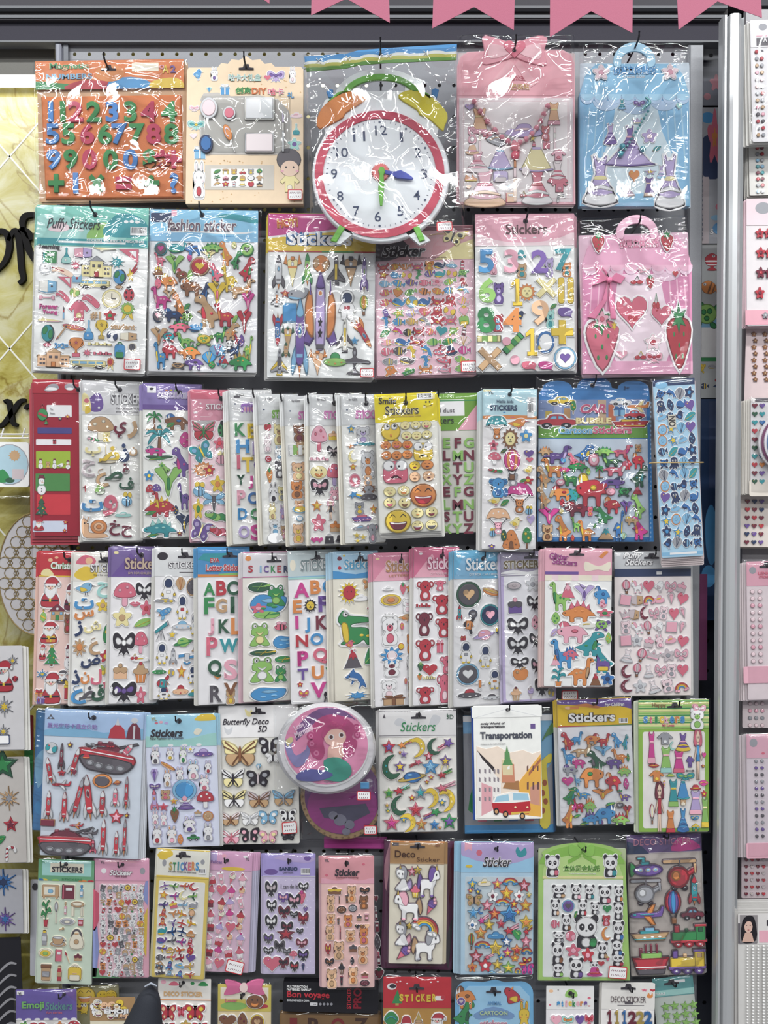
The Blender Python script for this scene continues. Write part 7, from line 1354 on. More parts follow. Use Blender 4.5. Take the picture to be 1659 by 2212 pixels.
p.at('bflyx.yhH 519 1628 70 58;bfly.KsW 583 1610 44 36;bfly.WWK 590 1636 30 22;bflyx.WyK 504 1681 46 40;bfly.KSI 558 1681 46 36;bflyx.yWK 506 1726 48 38;bflyx.IhH 560 1727 46 36;bflyx.bhS 613 1724 44 34;bflyx.QhH 499 1769 38 30;bflyx.WWs 541 1768 38 30;bfly.bWS 580 1765 38 30;bfly.WKK 622 1760 34 28;bflyx.WPr 500 1807 38 32;bfly.KPI 540 1803 38 32;bfly.PyC 580 1807 36 28;bfly.KkK 623 1806 28 16')
p.at('gem.bs 559 1655 16 12')
p.hole(558, 1538, 'euro'); p.price(626, 1786, 32, 26, -4)

p = Pack('diamond_plate_set', 'round white mermaid picture plate in a clear bag', (590, 1516), (812, 1512), (592, 1716), 0.085, cat='picture plate', desc='round mermaid plate')
mb = MB(); z = lambda *a: [p.hit(*q) for q in a]
E_ = lambda cx, cy, rx, ry, n=40: z(*arc_pts(cx, cy, rx, ry, 0, 360, n)[:-1])
mb.prism(E_(704, 1620, 108, 99, 48), .012, .002, '#c9c7c9', .003); mb.prism(E_(706, 1618, 103, 94, 48), .002, -.002, '#dddadc', .0015); mb.prism(E_(705, 1613, 92, 86, 44), -.002, -.003, '#e9e7e8', .001)
p.part('plate_rim', mb, 'hard_plastic')
mb = MB(); mb.prism(E_(705, 1609, 90, 84, 40), -.003, -.0034, '#e58fb4')
mb.prism(blob(z((650, 1560), (690, 1530), (740, 1532), (775, 1560), (760, 1550), (720, 1545), (680, 1560), (640, 1600))), -.0034, -.0036, '#7a5288')
for i in range(22): R0 = random.Random(i); mb.prism(E_(R0.uniform(640, 770), R0.uniform(1545, 1670), 1.6, 1.6, 6), -.0034, -.0036, '#f7d5e4')
# picture: generic mermaid with curls and tail
hair = '#b8467a'
mb.prism(blob(z((690, 1550), (715, 1542), (745, 1548), (768, 1570), (760, 1590), (772, 1600), (764, 1625), (745, 1632), (735, 1600), (700, 1595), (702, 1625), (690, 1640), (672, 1625), (668, 1600), (680, 1590), (676, 1568))), -.0036, -.0040, hair)
for x, y, r in ((672, 1588, 9), (674, 1605, 10), (684, 1625, 11), (770, 1570, 8), (772, 1585, 8), (756, 1622, 10), (740, 1630, 8)):
    mb.prism(E_(x, y, r, r, 16), -.0040, -.0042, hair); mb.prism(E_(x, y, r * .55, r * .55, 12), -.0042, -.0043, '#d97aa4'); mb.prism(E_(x, y, r * .25, r * .25, 8), -.0043, -.0044, hair)
mb.prism(E_(724, 1590, 24, 20, 20), -.0042, -.0046, '#f0c3b4')
mb.prism(blob(z((696, 1584), (706, 1566), (730, 1560), (750, 1578), (730, 1572), (712, 1576), (700, 1592))), -.0046, -.0049, hair)
for x in (716, 738): mb.prism(E_(x, 1588 - (x - 727) * .2, 6.2, 6.2, 12), -.0046, -.0048, 'W'); mb.prism(E_(x, 1588 - (x - 727) * .2, 4, 4, 10), -.0048, -.0049, '#5a3a3a')
mb.prism(blob(z((712, 1610), (732, 1610), (738, 1630), (734, 1650), (712, 1650), (708, 1630))), -.0040, -.0044, '#eab9aa'); mb.prism(z((732, 1612), (740, 1606), (744, 1632), (736, 1634)), -.0044, -.0047, '#eab9aa')
mb.prism(blob(z((700, 1640), (730, 1634), (756, 1650), (758, 1672), (735, 1686), (700, 1682), (660, 1684), (640, 1674), (660, 1666), (700, 1664))), -.0044, -.0050, '#3f9a86')
mb.prism(blob(z((640, 1674), (660, 1660), (700, 1662), (720, 1672), (690, 1684), (650, 1684))), -.0050, -.0053, '#5a5a9a')
mb.prism(blob(z((640, 1655), (622, 1630), (616, 1600), (628, 1592), (634, 1598), (630, 1612), (640, 1630), (660, 1618), (664, 1608), (670, 1622), (660, 1645))), -.0036, -.0042, '#8a86b8'); mb.prism(blob(z((622, 1610), (618, 1598), (630, 1590), (634, 1598), (628, 1604))), -.0042, -.0044, '#d8c890')
p.part('printed_picture', mb, 'printed_card')
p.hy = -.0036; p.text('Little', 646, 1567, 22, 10, '#f3d9ea', .02, rot=-28); p.text('Mermaid', 656, 1578, 44, 14, '#f3d9ea', .03, rot=-28, shear=.2); p.text('YESMILE', 710, 1687, 20, 4, '#8a8a94')
p.y0 = .0; p.mat = 'puffy_vinyl'; p.puff = .003; p.border = None; p.at('tag.bX 788 1696 18 16')
p.front = .0062; p.film(3, 0, 0, 0, seed=65); p.price(786, 1715, 30, 20)
pk = p.world(700, 1520); hk = MB(); hk.tube([(pk.x, -.0006, pk.z), (pk.x, pk.y + .012, pk.z)], .0013, '#3a3a3f'); tag(obj('peg_hook', hk.mesh('peg_hook', 'dark_wire')), 'wire hook holding up the round mermaid plate', 'hook', 'wire hooks on the pegboard')
p = Pack('diamond_plate_set', 'purple round picture plate with gold rim, lower half below the mermaid plate', (648, 1640), (818, 1640), (652, 1812), 0.045, cat='picture plate', desc='purple gold-rimmed plate')
E_ = lambda cx, cy, rx, ry, n=40: [p.hit(*q) for q in arc_pts(cx, cy, rx, ry, 0, 360, n)[:-1]]
mb = MB(); mb.prism(E_(740, 1722, 92, 94), .010, 0, '#b89468', .002); mb.prism(E_(740, 1718, 82, 84), 0, -.0015, '#7a3a80', .001); mb.prism(E_(740, 1740, 76, 60), -.0015, -.0018, '#a83a8c')
for i in range(40):
    a = 2 * math.pi * i / 40; mb.prism(E_(740 + 86.5 * math.cos(a), 1721 + 88.5 * math.sin(a), 2.4, 2.4, 6), 0, -.0008, '#8a6a44')
mb.prism([p.hit(*q) for q in ((690, 1745), (790, 1735), (800, 1755), (760, 1775), (700, 1765))], -.0018, -.0022, '#55506a')
for x, y, r in ((735, 1770, 14), (755, 1780, 11), (748, 1795, 9), (720, 1760, 10)): mb.prism(E_(x, y, r, r * .9, 14), -.0022, -.0027, '#8a869a')
p.part('picture_plate', mb, 'foil_print'); p.front = .0045; p.film(2, 2, 0, 4, seed=66); p.price(800, 1790, 28, 20)
mb = MB(); p2 = Pack('pink_card', 'bright magenta card edge under the purple round plate', (700, 1806), (836, 1808), (700, 1832), .02, cat='card'); p2.card('#c04a9c'); p2.hy = -.0002

p = std('star_moon_sticker_pack', 'white 3D Stickers pack with green moons, stars and a ringed planet', (818, 1533), (985, 1532), (823, 1797), 0.052, 1592, '#e3e0df', 'kr -100 88 100 92|kr -100 -90 100 -86|sb -60 0 -50 40 -30 20 -40 -20|sb 30 -20 40 60 60 40 50 -10|kp -86 70 -90 40 -82 40|Dr 76 44 78 70', card='#eae6e0', desc='star and moon pack', sdx=-1.8)
p.text('Stickers', 903, 1569, 76, 20, '#2f8a52', .0, shear=.25); p.text('3D', 972, 1548, 15, 9, 'D', .0)
p.mat = 'puffy_vinyl'; p.border = '#d9d2cc'; p.puff = .0034; p.bev = .1
p.at('star.RV 840 1612 28 30;shoot.OYr 874 1606 28 20;moon.YW 900 1614 36 40@180;moon.Dk 938 1612 30 34;shoot.VPr 962 1608 32 30@180;star.vV 872 1628 16 16;star.r 864 1624 8 8;moon.DT 846 1656 40 50;star.VY 864 1654 24 24;shoot.rR 898 1648 26 18@180;star.RP 926 1632 20 20;star.Xb 930 1655 36 34;star.V 962 1642 24 26;moon.yY 961 1655 26 14@110;planet.BLb 891 1679 56 36;star.r 931 1678 12 12;star.R 922 1688 10 10;shoot.RGg 960 1670 30 22;shoot.rPP 962 1698 40 24;star.gG 840 1712 22 24;shoot.RtG 868 1704 32 24;star.ST 908 1710 30 32;moon.YL 930 1723 34 40@180;moon.Yy 964 1728 36 46@180;star.YL 968 1712 10 10;star.X 955 1732 16 16;star.R 890 1722 14 14;moon.Dk 862 1739 34 40;star.rR 898 1748 32 34;star.G 838 1750 10 10;star.o 836 1738 10 10;star.rM 846 1776 34 34;star.X 872 1769 14 14;moon.YL 880 1776 36 38@180;shoot.GVr 934 1756 36 26@180;star.OL 910 1779 24 26;star.XB 938 1780 20 22;star.r 950 1786 8 8;star.GV 970 1772 34 36')
p.hole(904, 1548, 'euro'); p.film(1, 4, 5, 4, seed=67)
p = Pack('colouring_book', 'blue colouring book with a giraffe behind the Transportation card', (1000, 1546), (1192, 1544), (1006, 1800), 0.034, cat='book', desc='giraffe colouring book')
p.card('#7fb0d8', thick=.004, art='Sr -100 -86 100 70|bb 40 70 100 90 100 20 60 10|Se -70 40 24 20|Gb -92 -60 -60 10 -40 -60|Xr -100 -100 100 -86|rr -70 -80 -50 -70|Gr -34 -80 -16 -70|Br 0 -80 20 -70|Rr 36 -80 56 -70|Wr -100 90 100 100')
mb = MB(); z = lambda *a: [p.hit(*q) for q in a]
mb.prism(blob(z((1172, 1640), (1190, 1626), (1190, 1645), (1180, 1652), (1184, 1700), (1188, 1780), (1166, 1780), (1168, 1700), (1166, 1652))), -.0012, -.0018, '#e3cf4c'); 
for x, y in ((1176, 1690), (1172, 1712), (1178, 1730), (1172, 1750)): mb.prism(ell(*p.hit(x, y), 5 * p.k, 7 * p.k), -.0018, -.0021, '#a85a3c')
mb.prism(blob(z((1170, 1600), (1192, 1560), (1196, 1580), (1180, 1590))), -.0012, -.0016, '#5d8a58')
p.part('printed_picture', mb, 'printed_card'); p.hy = -.002; p.film(1, 4, 16, 3, seed=68); p.stack(2, 2, -1, '#3f6aa0')
p = Pack('postcard_pack', 'white Transportation postcard pack with a red bus in a street', (1022, 1527), (1167, 1525), (1029, 1771), 0.062, cat='card', desc='Transportation pack')
p.card('#eceae6', thick=.008); p.header(1549, '#edebe8', 'sp -90 -90 0 60 90 -90 86 -90 0 50 -86 -90', side=3); p.hy = -.0006
p.text('ovely World of', 1064, 1563, 52, 6, 'K', .03); p.text('transportation', 1064, 1570, 52, 6, 'K', .03); p.text('Transportation', 1093, 1590, 112, 20, '#4a4c58', .035); p.text('Welcome to the world of transport', 1065, 1607, 54, 2.6, 'k')
mb = MB(); z = lambda *a: [p.hit(*q) for q in a]
L = lambda c, *a: mb.prism(z(*a), -.0004, -.0006 - .00002 * len(mb.f) ** .5, c)
mb.prism(rrect(*p.hit(1146, 1574), *p.hit(1156, 1563)), -.0002, -.0005, '#6a548c')
mb.prism(z((1029, 1768), (1168, 1766), (1168, 1622), (1150, 1628), (1130, 1620), (1100, 1626), (1075, 1612), (1050, 1618), (1029, 1612)), 0, -.0004, '#ead7c6')
L('#f3ede8', (1029, 1768), (1168, 1766), (1168, 1745), (1100, 1740), (1060, 1750), (1029, 1760))
L('#e9e2de', (1030, 1622), (1046, 1640), (1082, 1690), (1082, 1740), (1030, 1768)); L('#dca0a8', (1040, 1690), (1064, 1700), (1064, 1750), (1040, 1762)); L('#3a3436', (1030, 1620), (1040, 1630), (1068, 1658), (1066, 1666), (1042, 1640))
for x in (1034, 1046, 1056, 1066, 1074):
    for y in (1660, 1678, 1700, 1720): L('#8a8088', (x, y), (x + 4, y + 2), (x + 4, y + 11), (x, y + 9))
L('#e2a94c', (1134, 1760), (1168, 1764), (1168, 1628), (1140, 1664), (1120, 1690), (1120, 1740)); L('#a8684c', (1142, 1668), (1168, 1636), (1168, 1644), (1142, 1676)); L('#c9907c', (1145, 1700), (1166, 1690), (1166, 1740), (1145, 1735))
for x in (1138, 1150, 1160): L('#6a4a48', (x, 1690), (x + 4, 1688), (x + 4, 1705), (x, 1705)); L('#6a4a48', (x, 1655), (x + 3, 1652), (x + 3, 1664), (x, 1666))
L('#a4744c', (1086, 1702), (1092, 1690), (1120, 1686), (1122, 1706)); L('#c98468', (1084, 1690), (1084, 1650), (1110, 1650), (1112, 1690)); L('#d9c9a0', (1086, 1674), (1084, 1640), (1106, 1640), (1108, 1674)); L('#5d8f5a', (1085, 1652), (1090, 1640), (1090, 1624), (1100, 1624), (1102, 1640), (1108, 1652)); L('#5d8f5a', (1092, 1624), (1095, 1610), (1098, 1624)); L('#eeeeea', (1096, 1656), (1101, 1653), (1101, 1661), (1096, 1662))
L('#b9303a', (1062, 1735), (1066, 1752), (1100, 1760), (1142, 1758), (1146, 1748), (1144, 1730), (1100, 1726)); L('#eeeae6', (1064, 1734), (1070, 1718), (1104, 1710), (1142, 1712), (1146, 1730), (1104, 1734)); L('#9cc4d8', (1108, 1728), (1108, 1713), (1140, 1714), (1143, 1728)); L('#9cc4d8', (1068, 1732), (1073, 1720), (1098, 1715), (1100, 1730)); L('#d8b04c', (1104, 1760), (1144, 1756), (1144, 1752), (1104, 1754))
for x, y in ((1072, 1752), (1092, 1758), (1128, 1762)): mb.prism(ell(*p.hit(x, y), 6 * p.k, 7.5 * p.k, 0, 14), -.0012, -.0016, '#2c2a30'); mb.prism(ell(*p.hit(x, y), 3.4 * p.k, 4.4 * p.k, 0, 12), -.0016, -.0017, '#c9986a')
for x in (1113, 1139): mb.prism(ell(*p.hit(x, 1743), 2.4 * p.k, 2.4 * p.k, 0, 8), -.0012, -.0015, '#f3e0b0')
L('W', (1120, 1757), (1132, 1757), (1132, 1762), (1120, 1762))
p.part('printed_picture', mb, 'printed_card'); p.hole(1096, 1533, r=4); p.stack(2, -1.5, -.6, '#2f4c9a')
p = std('dinosaur_sticker_pack', 'purple and yellow headed Stickers pack with shiny dinosaurs, fifth row', (1203, 1512), (1363, 1508), (1213, 1783), 0.050, 1568, '#e3bd2c', 'Vp -100 100 -100 70 -60 60 -20 70 20 40 60 50 100 20 100 100|Op -60 60 -20 40 10 30 20 40 -20 70|Rr -100 -100 100 -94|Gr -20 -100 100 -95|oe -70 40 10 12|Or -66 30 -42 50', card='#e8e6ea', desc='yellow headed dinosaur pack', sdx=-2)
p.text('Stickers', 1278, 1549, 100, 20, 'W', .03, out='#4a4038', outfat=.08); p.text('For Children', 1327, 1521, 42, 8, 'W', .02, shear=.2); p.text('Ages 3+', 1346, 1512, 20, 4, 'v'); p.barcode(1346, 1556, 19, 11)
p.mat = 'puffy_vinyl'; p.border = None; p.puff = .0028; p.bev = .09
p.at('trex.RO 1226 1600 28 36;-longneck.Xb 1246 1594 26 26;-tricer.OR 1278 1595 32 24;-longneck.RO 1304 1598 28 26;trex.Xb 1332 1598 22 30;-trex.TX 1350 1602 14 30;longneck.Xb 1228 1632 30 32;-longneck.hC 1258 1620 48 26;-ptero.bX 1302 1621 36 22;longneck.Oo 1338 1632 34 28;tricer.MP 1250 1646 28 24;trex.Dk 1288 1643 42 42;tricer.VS 1326 1646 32 26;egg.G 1356 1636 8 18;tricer.SV 1232 1662 30 24;-tricer.OGY 1278 1672 48 54;-stego.gO 1348 1664 28 24;heart.M 1226 1687 24 20;longneck.bX 1247 1684 16 24;tricer.RO 1324 1686 32 40;egg.MW 1352 1692 16 24;-trex.GT 1232 1718 32 34;crown.G 1234 1704 12 8;longneck.X 1258 1714 34 20;ptero.OY 1302 1714 42 24;crown.G 1338 1708 10 8;longneck.V 1348 1718 28 20;longneck.RM 1250 1738 30 30;stego.gO 1274 1738 26 30;-tricer.XB 1306 1756 42 44;leaf.G 1318 1736 20 8;badge.CkS 1338 1738 20 14;ptero.R 1354 1752 18 30;-trex.OY 1228 1762 28 48;egg.MP 1238 1744 10 14;stego.XV 1276 1766 36 28;leaf.G 1246 1762 14 8;stego.gR 1340 1768 36 26;egg.VO 1300 1776 8 10;leaf.G 1262 1778 18 6')
p.hole(1282, 1520, hook=True, r=4); p.film(2, 5, 3, 4, seed=69)
p = Pack('paper_doll_sticker_pack', 'green striped Happy Stickers pack with paper dolls and dresses', (1379, 1513), (1531, 1512), (1381, 1797), 0.056, desc='green paper doll pack')
p.card('#8db84a', inner=('#ece6e2', 9, 1580, 8)); p.header(1573, '#c3d68c', '|'.join('%sr -100 %d 100 %d' % (('g', 'y', 'G')[i % 3], -96 + i * 17, -88 + i * 17) for i in range(12)) + '|Pe 60 60 10 14')
p.text('Happy', 1423, 1524, 30, 11, 'H', .01); p.text('My Loves', 1443, 1567, 26, 8, 'r', .02)
for i, (ch, c) in enumerate(zip('Stickers', 'XrGYPXOX')): p.text(ch, 1394 + i * 11.4, 1554, 9.5 if ch not in 'ti' else 6, 15, c, .05, out='W')
p.mat = 'puffy_vinyl'; p.border = None; p.puff = .0024
y0k = p.y0; p.y0 = -.0007; p.at('bow.PQ 1510 1530 26 20;bear.WgG 1505 1552 36 44'); p.y0 = y0k
p.at('longdress.MP 1407 1614 18 66;shirt.Ss 1436 1595 32 26;gown.VYP 1475 1602 34 38;doll.XMr 1507 1628 34 104;moon.t 1452 1611 12 18;longdress.gtP 1438 1640 28 54;longdress.MrP 1466 1644 28 46;shirt.V 1490 1645 16 24;lips.R 1412 1653 22 14;shirt.OY 1418 1676 30 24;hat.g 1448 1674 20 8;bow.Tg 1480 1676 36 18;longdress.TgY 1454 1712 24 56;skirt.XTb 1475 1706 26 38;doll.RUU 1424 1742 36 102;bag.hC 1475 1731 14 16;hat.R 1502 1700 22 14;fan.M 1519 1692 18 14;longdress.vP 1502 1732 30 50;longdress.gYy 1522 1754 18 62;balloon.RWy 1408 1758 14 40;longdress.ORO 1448 1773 22 46;gown.XBB 1475 1770 28 50;house.GYO 1502 1786 18 16;flower.R 1520 1714 12 14;bow.X 1500 1766 16 10;heart.M 1520 1630 8 12;feet.k 1490 1664 16 6;star.R 1518 1654 8 8;cup.P 1434 1692 8 14')
p.hole(1457, 1525, 'euro'); p.film(1, 4, 3, 5, seed=70); p.stack(3, -1.8, -1.2, '#cfd6bd')

# ---- sixth row
p = std('household_sticker_pack', 'mint green STICKERS pack with tableware and a potted plant', (86, 1857), (204, 1859), (74, 2124), 0.050, 1903, '#6aa67c', 'tr -90 -50 90 96 |Cr -60 -20 62 70|Ye -80 -96 12 14|ge -40 -96 14 14|Oe 60 -96 16 14|Re 90 -96 14 14|Be -96 -96 14 14', card='#cfdcc9', desc='mint tableware pack', scol='#c6d2c2')
p.text('STICKERS', 146, 1878, 66, 12, 'K', .03); p.text('STICKERS', 156, 1899, 44, 4, 'G'); p.text('YL', 94, 1861, 10, 5, 'G', .02)
p.puff = .0022; p.border = 'C'; p.bev = .06
p.at('cabinet.hCb 110 1924 36 30;notebook.UrW 148 1926 30 30;bottle.bXs 177 1924 16 26;plant.GR 100 1972 24 54;spoon.SsC 122 1970 18 42;bottle.PhC 142 1961 12 26;stool.hC 168 1962 28 30;plate.sSC 146 1990 30 20;jar.RsP 175 1990 16 18;carton.SsY 97 2025 18 30;brush.h 134 2006 26 10@70;teacup.hsh 126 2030 32 28;kettle.Chk 166 2027 32 44;plate.CYg 99 2058 28 26;notebook.rR 127 2063 16 26;brush.hrR 146 2067 14 24@-20;cake.hU 169 2066 20 18;jar.hHS 100 2098 30 38;carton.Rho 129 2102 16 30;bag.YCh 162 2100 36 34')
p.hole(143, 1866, r=4.5, hook=True); p.film(0, 3, 3, 4, seed=71)
p = std('kitten_sticker_pack', 'pink Stickesr pack of many tiny kitten stickers with rainbow edges', (206, 1856), (322, 1854), (200, 2112), 0.050, 1902, '#dfa0ba', 'Pb -60 60 -20 90 20 90 60 60 0 70|We -68 -10 10 24|Se 76 -10 10 30', card='#dfa6b8', desc='pink kitten pack')
mb = MB(); z = lambda *a: [p.hit(*q) for q in a]
for c, a in (('#c9566e', ((202, 1920), (214, 1930), (216, 1980), (206, 2010), (202, 2010))), ('#8a93c8', ((201, 2010), (210, 1998), (214, 2050), (208, 2110), (200, 2110))), ('#8a93c8', ((314, 1905), (320, 1900), (319, 1956), (308, 1940))), ('#d8b84a', ((319, 1960), (308, 1985), (310, 2050), (316, 2070))), ('#6aa672', ((200, 2112), (200, 2090), (222, 2094), (260, 2112)))): mb.prism(z(*a), 0, -.0003, c)
mb.prism(rrect(*p.hit(214, 2108), *p.hit(308, 1908), .004), -.0003, -.0005, '#e6c3cc'); p.part('printed_border', mb, 'printed_card')
p.text('Stickesr', 262, 1884, 50, 12, 'W', .03, shear=.25, out='#8a4a6a'); p.text('hello & pet', 262, 1893, 26, 5, '#7a4a5a'); p.text('YL', 222, 1862, 9, 5, 'k', .02)
p.puff = .0018; p.y0 = -.0005; p.bev = .1; p.mat = 'puffy_vinyl'
p.fill(10, 106, 1910, 2108, 7, 13, 'bear.Ss bear.WP bear.hC bunny.Wk heart.R bear.OH cup.Rs donut.H bear.kS ball.O bunny.SW bag.hS bear.WO bear.sk plant.hG bottle.Us bear.WS bear.Ws', 5, .1)
p.hole(265, 1867, r=4); p.film(0, 3, 3, 4, seed=72)
p = std('airplane_sticker_pack', 'yellow edged STICKERS pack with rainbow lettering and small planes', (341, 1832), (454, 1838), (327, 2110), 0.054, 1896, '#e8e4d8', 'Yb -100 60 -60 98 -40 60 -80 20|Yr -100 -100 100 -88|Yr -100 94 100 100|Se -72 0 8 24|Se 74 20 8 18', card='#dfc566', desc='yellow plane pack', scol='#d8cfa8')
mb = MB(); mb.prism(rrect(-p.W / 2 + 6 * p.k, -p.H + 8 * p.k, p.W / 2 - 7 * p.k, -70 * p.k, .002), 0, -.0003, '#e6e3dc'); p.part('printed_border', mb, 'printed_card')
for i, (ch, c) in enumerate(zip('STICKERS', 'LGTXVrOX')): p.text(ch, 369 + i * 8.2, 1870 + (i % 2), 7 if ch != 'I' else 3, 18, c, .03)
p.text('STICKERS ADHESIVOS PEGATINAS', 394, 1883, 60, 3, 'k'); p.barcode(437, 1882, 16, 12)
p.y0 = -.0003; p.puff = .002
p.rows(8, 92, '1913 16 topplane.VP plane.gD plane.RO moon.R; 1934 18 star.O plane.VM moon.yt plane.gD; 1954 18 plane.VN cake.r plane.bS whale.S; 1972 18 rocket.RO plane.hO -plane.O balloon.ho; 1992 18 rocket.OR plane.sV topplane.RO -plane.YO; 2012 20 whale.T plane.NB topplane.NB boat.hO; 2032 18 whale.VB plane.kS plane.VM rocket.RP; 2050 18 plane.V boat.h -plane.OR egg.R; 2068 18 fish.kS plane.r plane.RU heart.V; 2086 18 house.kh rocket.VX cloud.b plane.h; 2102 14 word.k rocket.bS rocket.XV plane.OR', .07, 2)
p.hole(396, 1847, 'euro'); p.film(0, 3, 3, 4, seed=73)
p = std('cupcake_sticker_pack', 'mauve pack of pink cupcake and ice cream stickers with a price label', (444, 1840), (546, 1843), (432, 2098), 0.048, 1880, '#d9a3c4', 'vr -80 0 -50 100|Pe -20 60 10 20|Ye 20 -80 50 20|We 70 60 10 16', card='#d8b6ca', desc='mauve cupcake pack', sdx=3.4, sdz=-.4, stack=4, scol='#b9b4cc')
p.text('Felices', 468, 1861, 24, 7, '#8a6aa0', .02); p.text('YL', 535, 1855, 8, 6, 'k', .02); p.puff = .0022; p.mat = 'puffy_vinyl'
CK = 'cupcake.MPR cupcake.rWR icecream.oPR cake.URQ cupcake.PQr icecream.CrP heart.r cake.RPW cupcake.RoU cup.PWR cupcake.vPM'
p.fill(4, 92, 1884, 2094, 4, 8, CK, 9, .1, 1.05)
p.hole(491, 1858, r=4); p.film(0, 3, 3, 4, seed=74); p.price(508, 2086, 38, 28, 12)
p = std('bow_cat_sticker_pack', 'lavender SANRIO headed pack of small black bows and a pink heart', (569, 1844), (681, 1844), (567, 2104), 0.050, 1893, '#a99bd6', 'vb -60 60 20 98 98 60 60 20|Ve -70 -60 26 26|Ve 70 60 14 20|Wr -100 -100 100 -94', card='#cdc2de', desc='lavender black bow pack', scol='#c9c0d6')
p.text('SANRIO', 623, 1876, 40, 8, 'N', .04); p.text('CARTOON', 622, 1884, 22, 3.4, 'k'); p.barcode(660, 1882, 20, 14); p.text('I can do it!', 626, 1914, 38, 9, 'k', .01)
mb = MB()
for j in range(14):
    for i in range(8): X, Z = p.loc(8 + i * 13.5 + (j % 2) * 6, 1902 + j * 14.5); mb.prism(ell(X, Z, 1.3 * p.k, 1.3 * p.k, n=6), 0, -.0002, '#e6def0')
p.part('printed_dots', mb, 'printed_card')
p.puff = .002; p.bev = .06; p.mat = 'puffy_vinyl'
p.at('bow.KI 586 1918 24 36;bow.KW 656 1914 20 20;bow.VP 612 1938 22 24;bow.KP 636 1944 26 34;berry.rM 652 1938 20 30;bow.KW 587 1955 20 28;bow.UK 614 1968 24 30;bow.KS 635 1974 16 16;berry.VI 660 1963 12 14;bow.UR 655 1982 22 30;bow.KW 586 1990 24 34;star.UR 618 2016 38 30;bow.KU 620 2000 24 24;bow.KS 648 2010 14 14;bow.kV 580 2026 20 24;bow.kK 604 2042 22 28;bow.UP 652 2036 24 22;bow.KV 655 2062 22 26;bow.Ks 580 2052 20 18;bow.kS 620 2054 16 18;mushroom.rP 634 2062 16 18;heart.rM 588 2080 36 34;bow.UK 612 2078 24 28;bow.KR 636 2086 18 24;gem.VN 655 2088 12 20;word.U 618 2024 26 10')
p.hole(626, 1859, r=4); p.film(0, 3, 3, 4, seed=75)
p = Pack('bear_sticker_pack', 'pink sticker card with bottles jutting out right of the brown bear pack', (700, 1852), (802, 1850), (728, 2128), 0.030, 0, desc='tilted pink bottle pack')
p.card('#d9a9b4'); p.header(1890, '#c98fa6'); p.puff = .002
p.at('bottle.US 812 1972 10 26;notebook.US 814 2002 10 20;egg.kS 815 2034 18 32;bottle.Ur 818 2068 14 26;berry.UD 819 2102 24 22;heart.U 812 1940 9 14')
p.hy = -.0005; p.film(0, 3, 3, 3, seed=76)
p = std('bear_sticker_pack', 'pink Sticker pack with golden brown bears and chocolate sweets', (694, 1850), (808, 1848), (690, 2134), 0.056, 1908, '#df9aa2', 'Pb -100 -100 -100 -60 -40 -80 0 -60 40 -80 100 -60 100 -100|re -80 -40 6 10|re 60 40 6 8|Pe -40 80 6 8', card='#edc3bd', desc='brown bear sweets pack', sdx=-1.5, scol='#d8aeb4')
p.text('Sticker', 750, 1884, 54, 16, 'K', .03, shear=.15); p.text('Characters interesting', 750, 1895, 48, 4, '#7a3a44', shear=.2); p.text('YL', 706, 1858, 10, 6, 'k', .02)
p.mat = 'puffy_vinyl'; p.puff = .0028; p.bev = .1; p.border = '#f3d9d4'
p.at('cake.H 723 1922 34 18;bear.oO 760 1930 22 34;bow.KH 788 1922 20 16;bear.oh 715 1950 20 34;tube.Hk 733 1942 8 16;cup.Hk 750 1940 14 18;bear.HO 786 1948 22 28;donut.KH 738 1964 20 16;donut.KS 762 1961 18 16;bear.oO 715 1984 22 22;cup.kH 731 1988 10 14;bear.Or 752 1988 22 26;cake.hk 776 1980 12 16;jar.HP 792 1979 12 16;heart.K 772 2000 10 10;heart.H 783 2000 10 10;heart.o 793 1999 10 10;bear.oh 713 2014 22 30;tube.UR 735 2012 10 30;bear.oO 757 2020 24 24;bear.Or 786 2020 22 36;bow.R 709 2048 12 28;bear.oh 732 2052 26 38;cake.Hk 763 2046 20 18;bear.oO 784 2062 26 36;bow.KH 712 2076 18 18;egg.Ks 761 2074 12 16;cupcake.KH 738 2090 16 24;bear.oh 717 2112 26 40;bear.oO 763 2106 24 36;cup.KU 738 2116 12 22;cake.rH 788 2104 18 14;donut.KU 788 2122 20 14')
p.hole(749, 1864, r=5); p.film(1, 4, 5, 6, seed=77)
p = Pack('floral_backing_pack', 'dark plum bagged pack behind the Deco unicorn card', (830, 1812), (984, 1818), (826, 2090), 0.026, 0, desc='plum pack')
p.card('#7a4a68', art='Pb -98 60 -80 98 -90 20|Ub 80 60 98 98 90 0|kb 80 -60 98 -20 90 -98'); p.hy = -.0002; p.film(1, 5, 6, 10, seed=78)
p = std('unicorn_sticker_pack', 'tan headed Deco Sticker card with white unicorns and rainbow', (843, 1816), (960, 1819), (842, 2080), 0.050, 1866, '#b0875a', 'kr -92 60 -68 86|Or -100 90 100 100|hr -100 -100 100 -92', card='#e9e0cc', desc='unicorn card', sdx=2.2, scol='#cfc2a8')
p.text('Deco', 875, 1844, 44, 15, '#4a2c20', .01); p.text('Sticker', 925, 1856, 50, 9, '#5a3a2a', .0); p.text('NEW', 945, 1826, 11, 5, '#8a5a44', .02)
p.mat = 'puffy_vinyl'; p.border = '#5a4658'; p.bw = .06; p.puff = .0042; p.bev = .12
p.at('unisit.WSv 870 1895 38 50;star.rP 890 1881 18 20;star.YL 902 1878 16 18;-unicorn.WVV 926 1902 46 64;cupcake.rYP 897 1923 24 28;unicorn.WPh 881 1954 58 60;-icecream.VrP 931 1956 30 38@25;rainbow.W 922 1996 54 46@25;unisit.WSP 869 2014 36 48;star.YL 884 1998 14 16;-unicorn.WSh 920 2039 58 62;-icecream.VrP 872 2056 32 38@45')
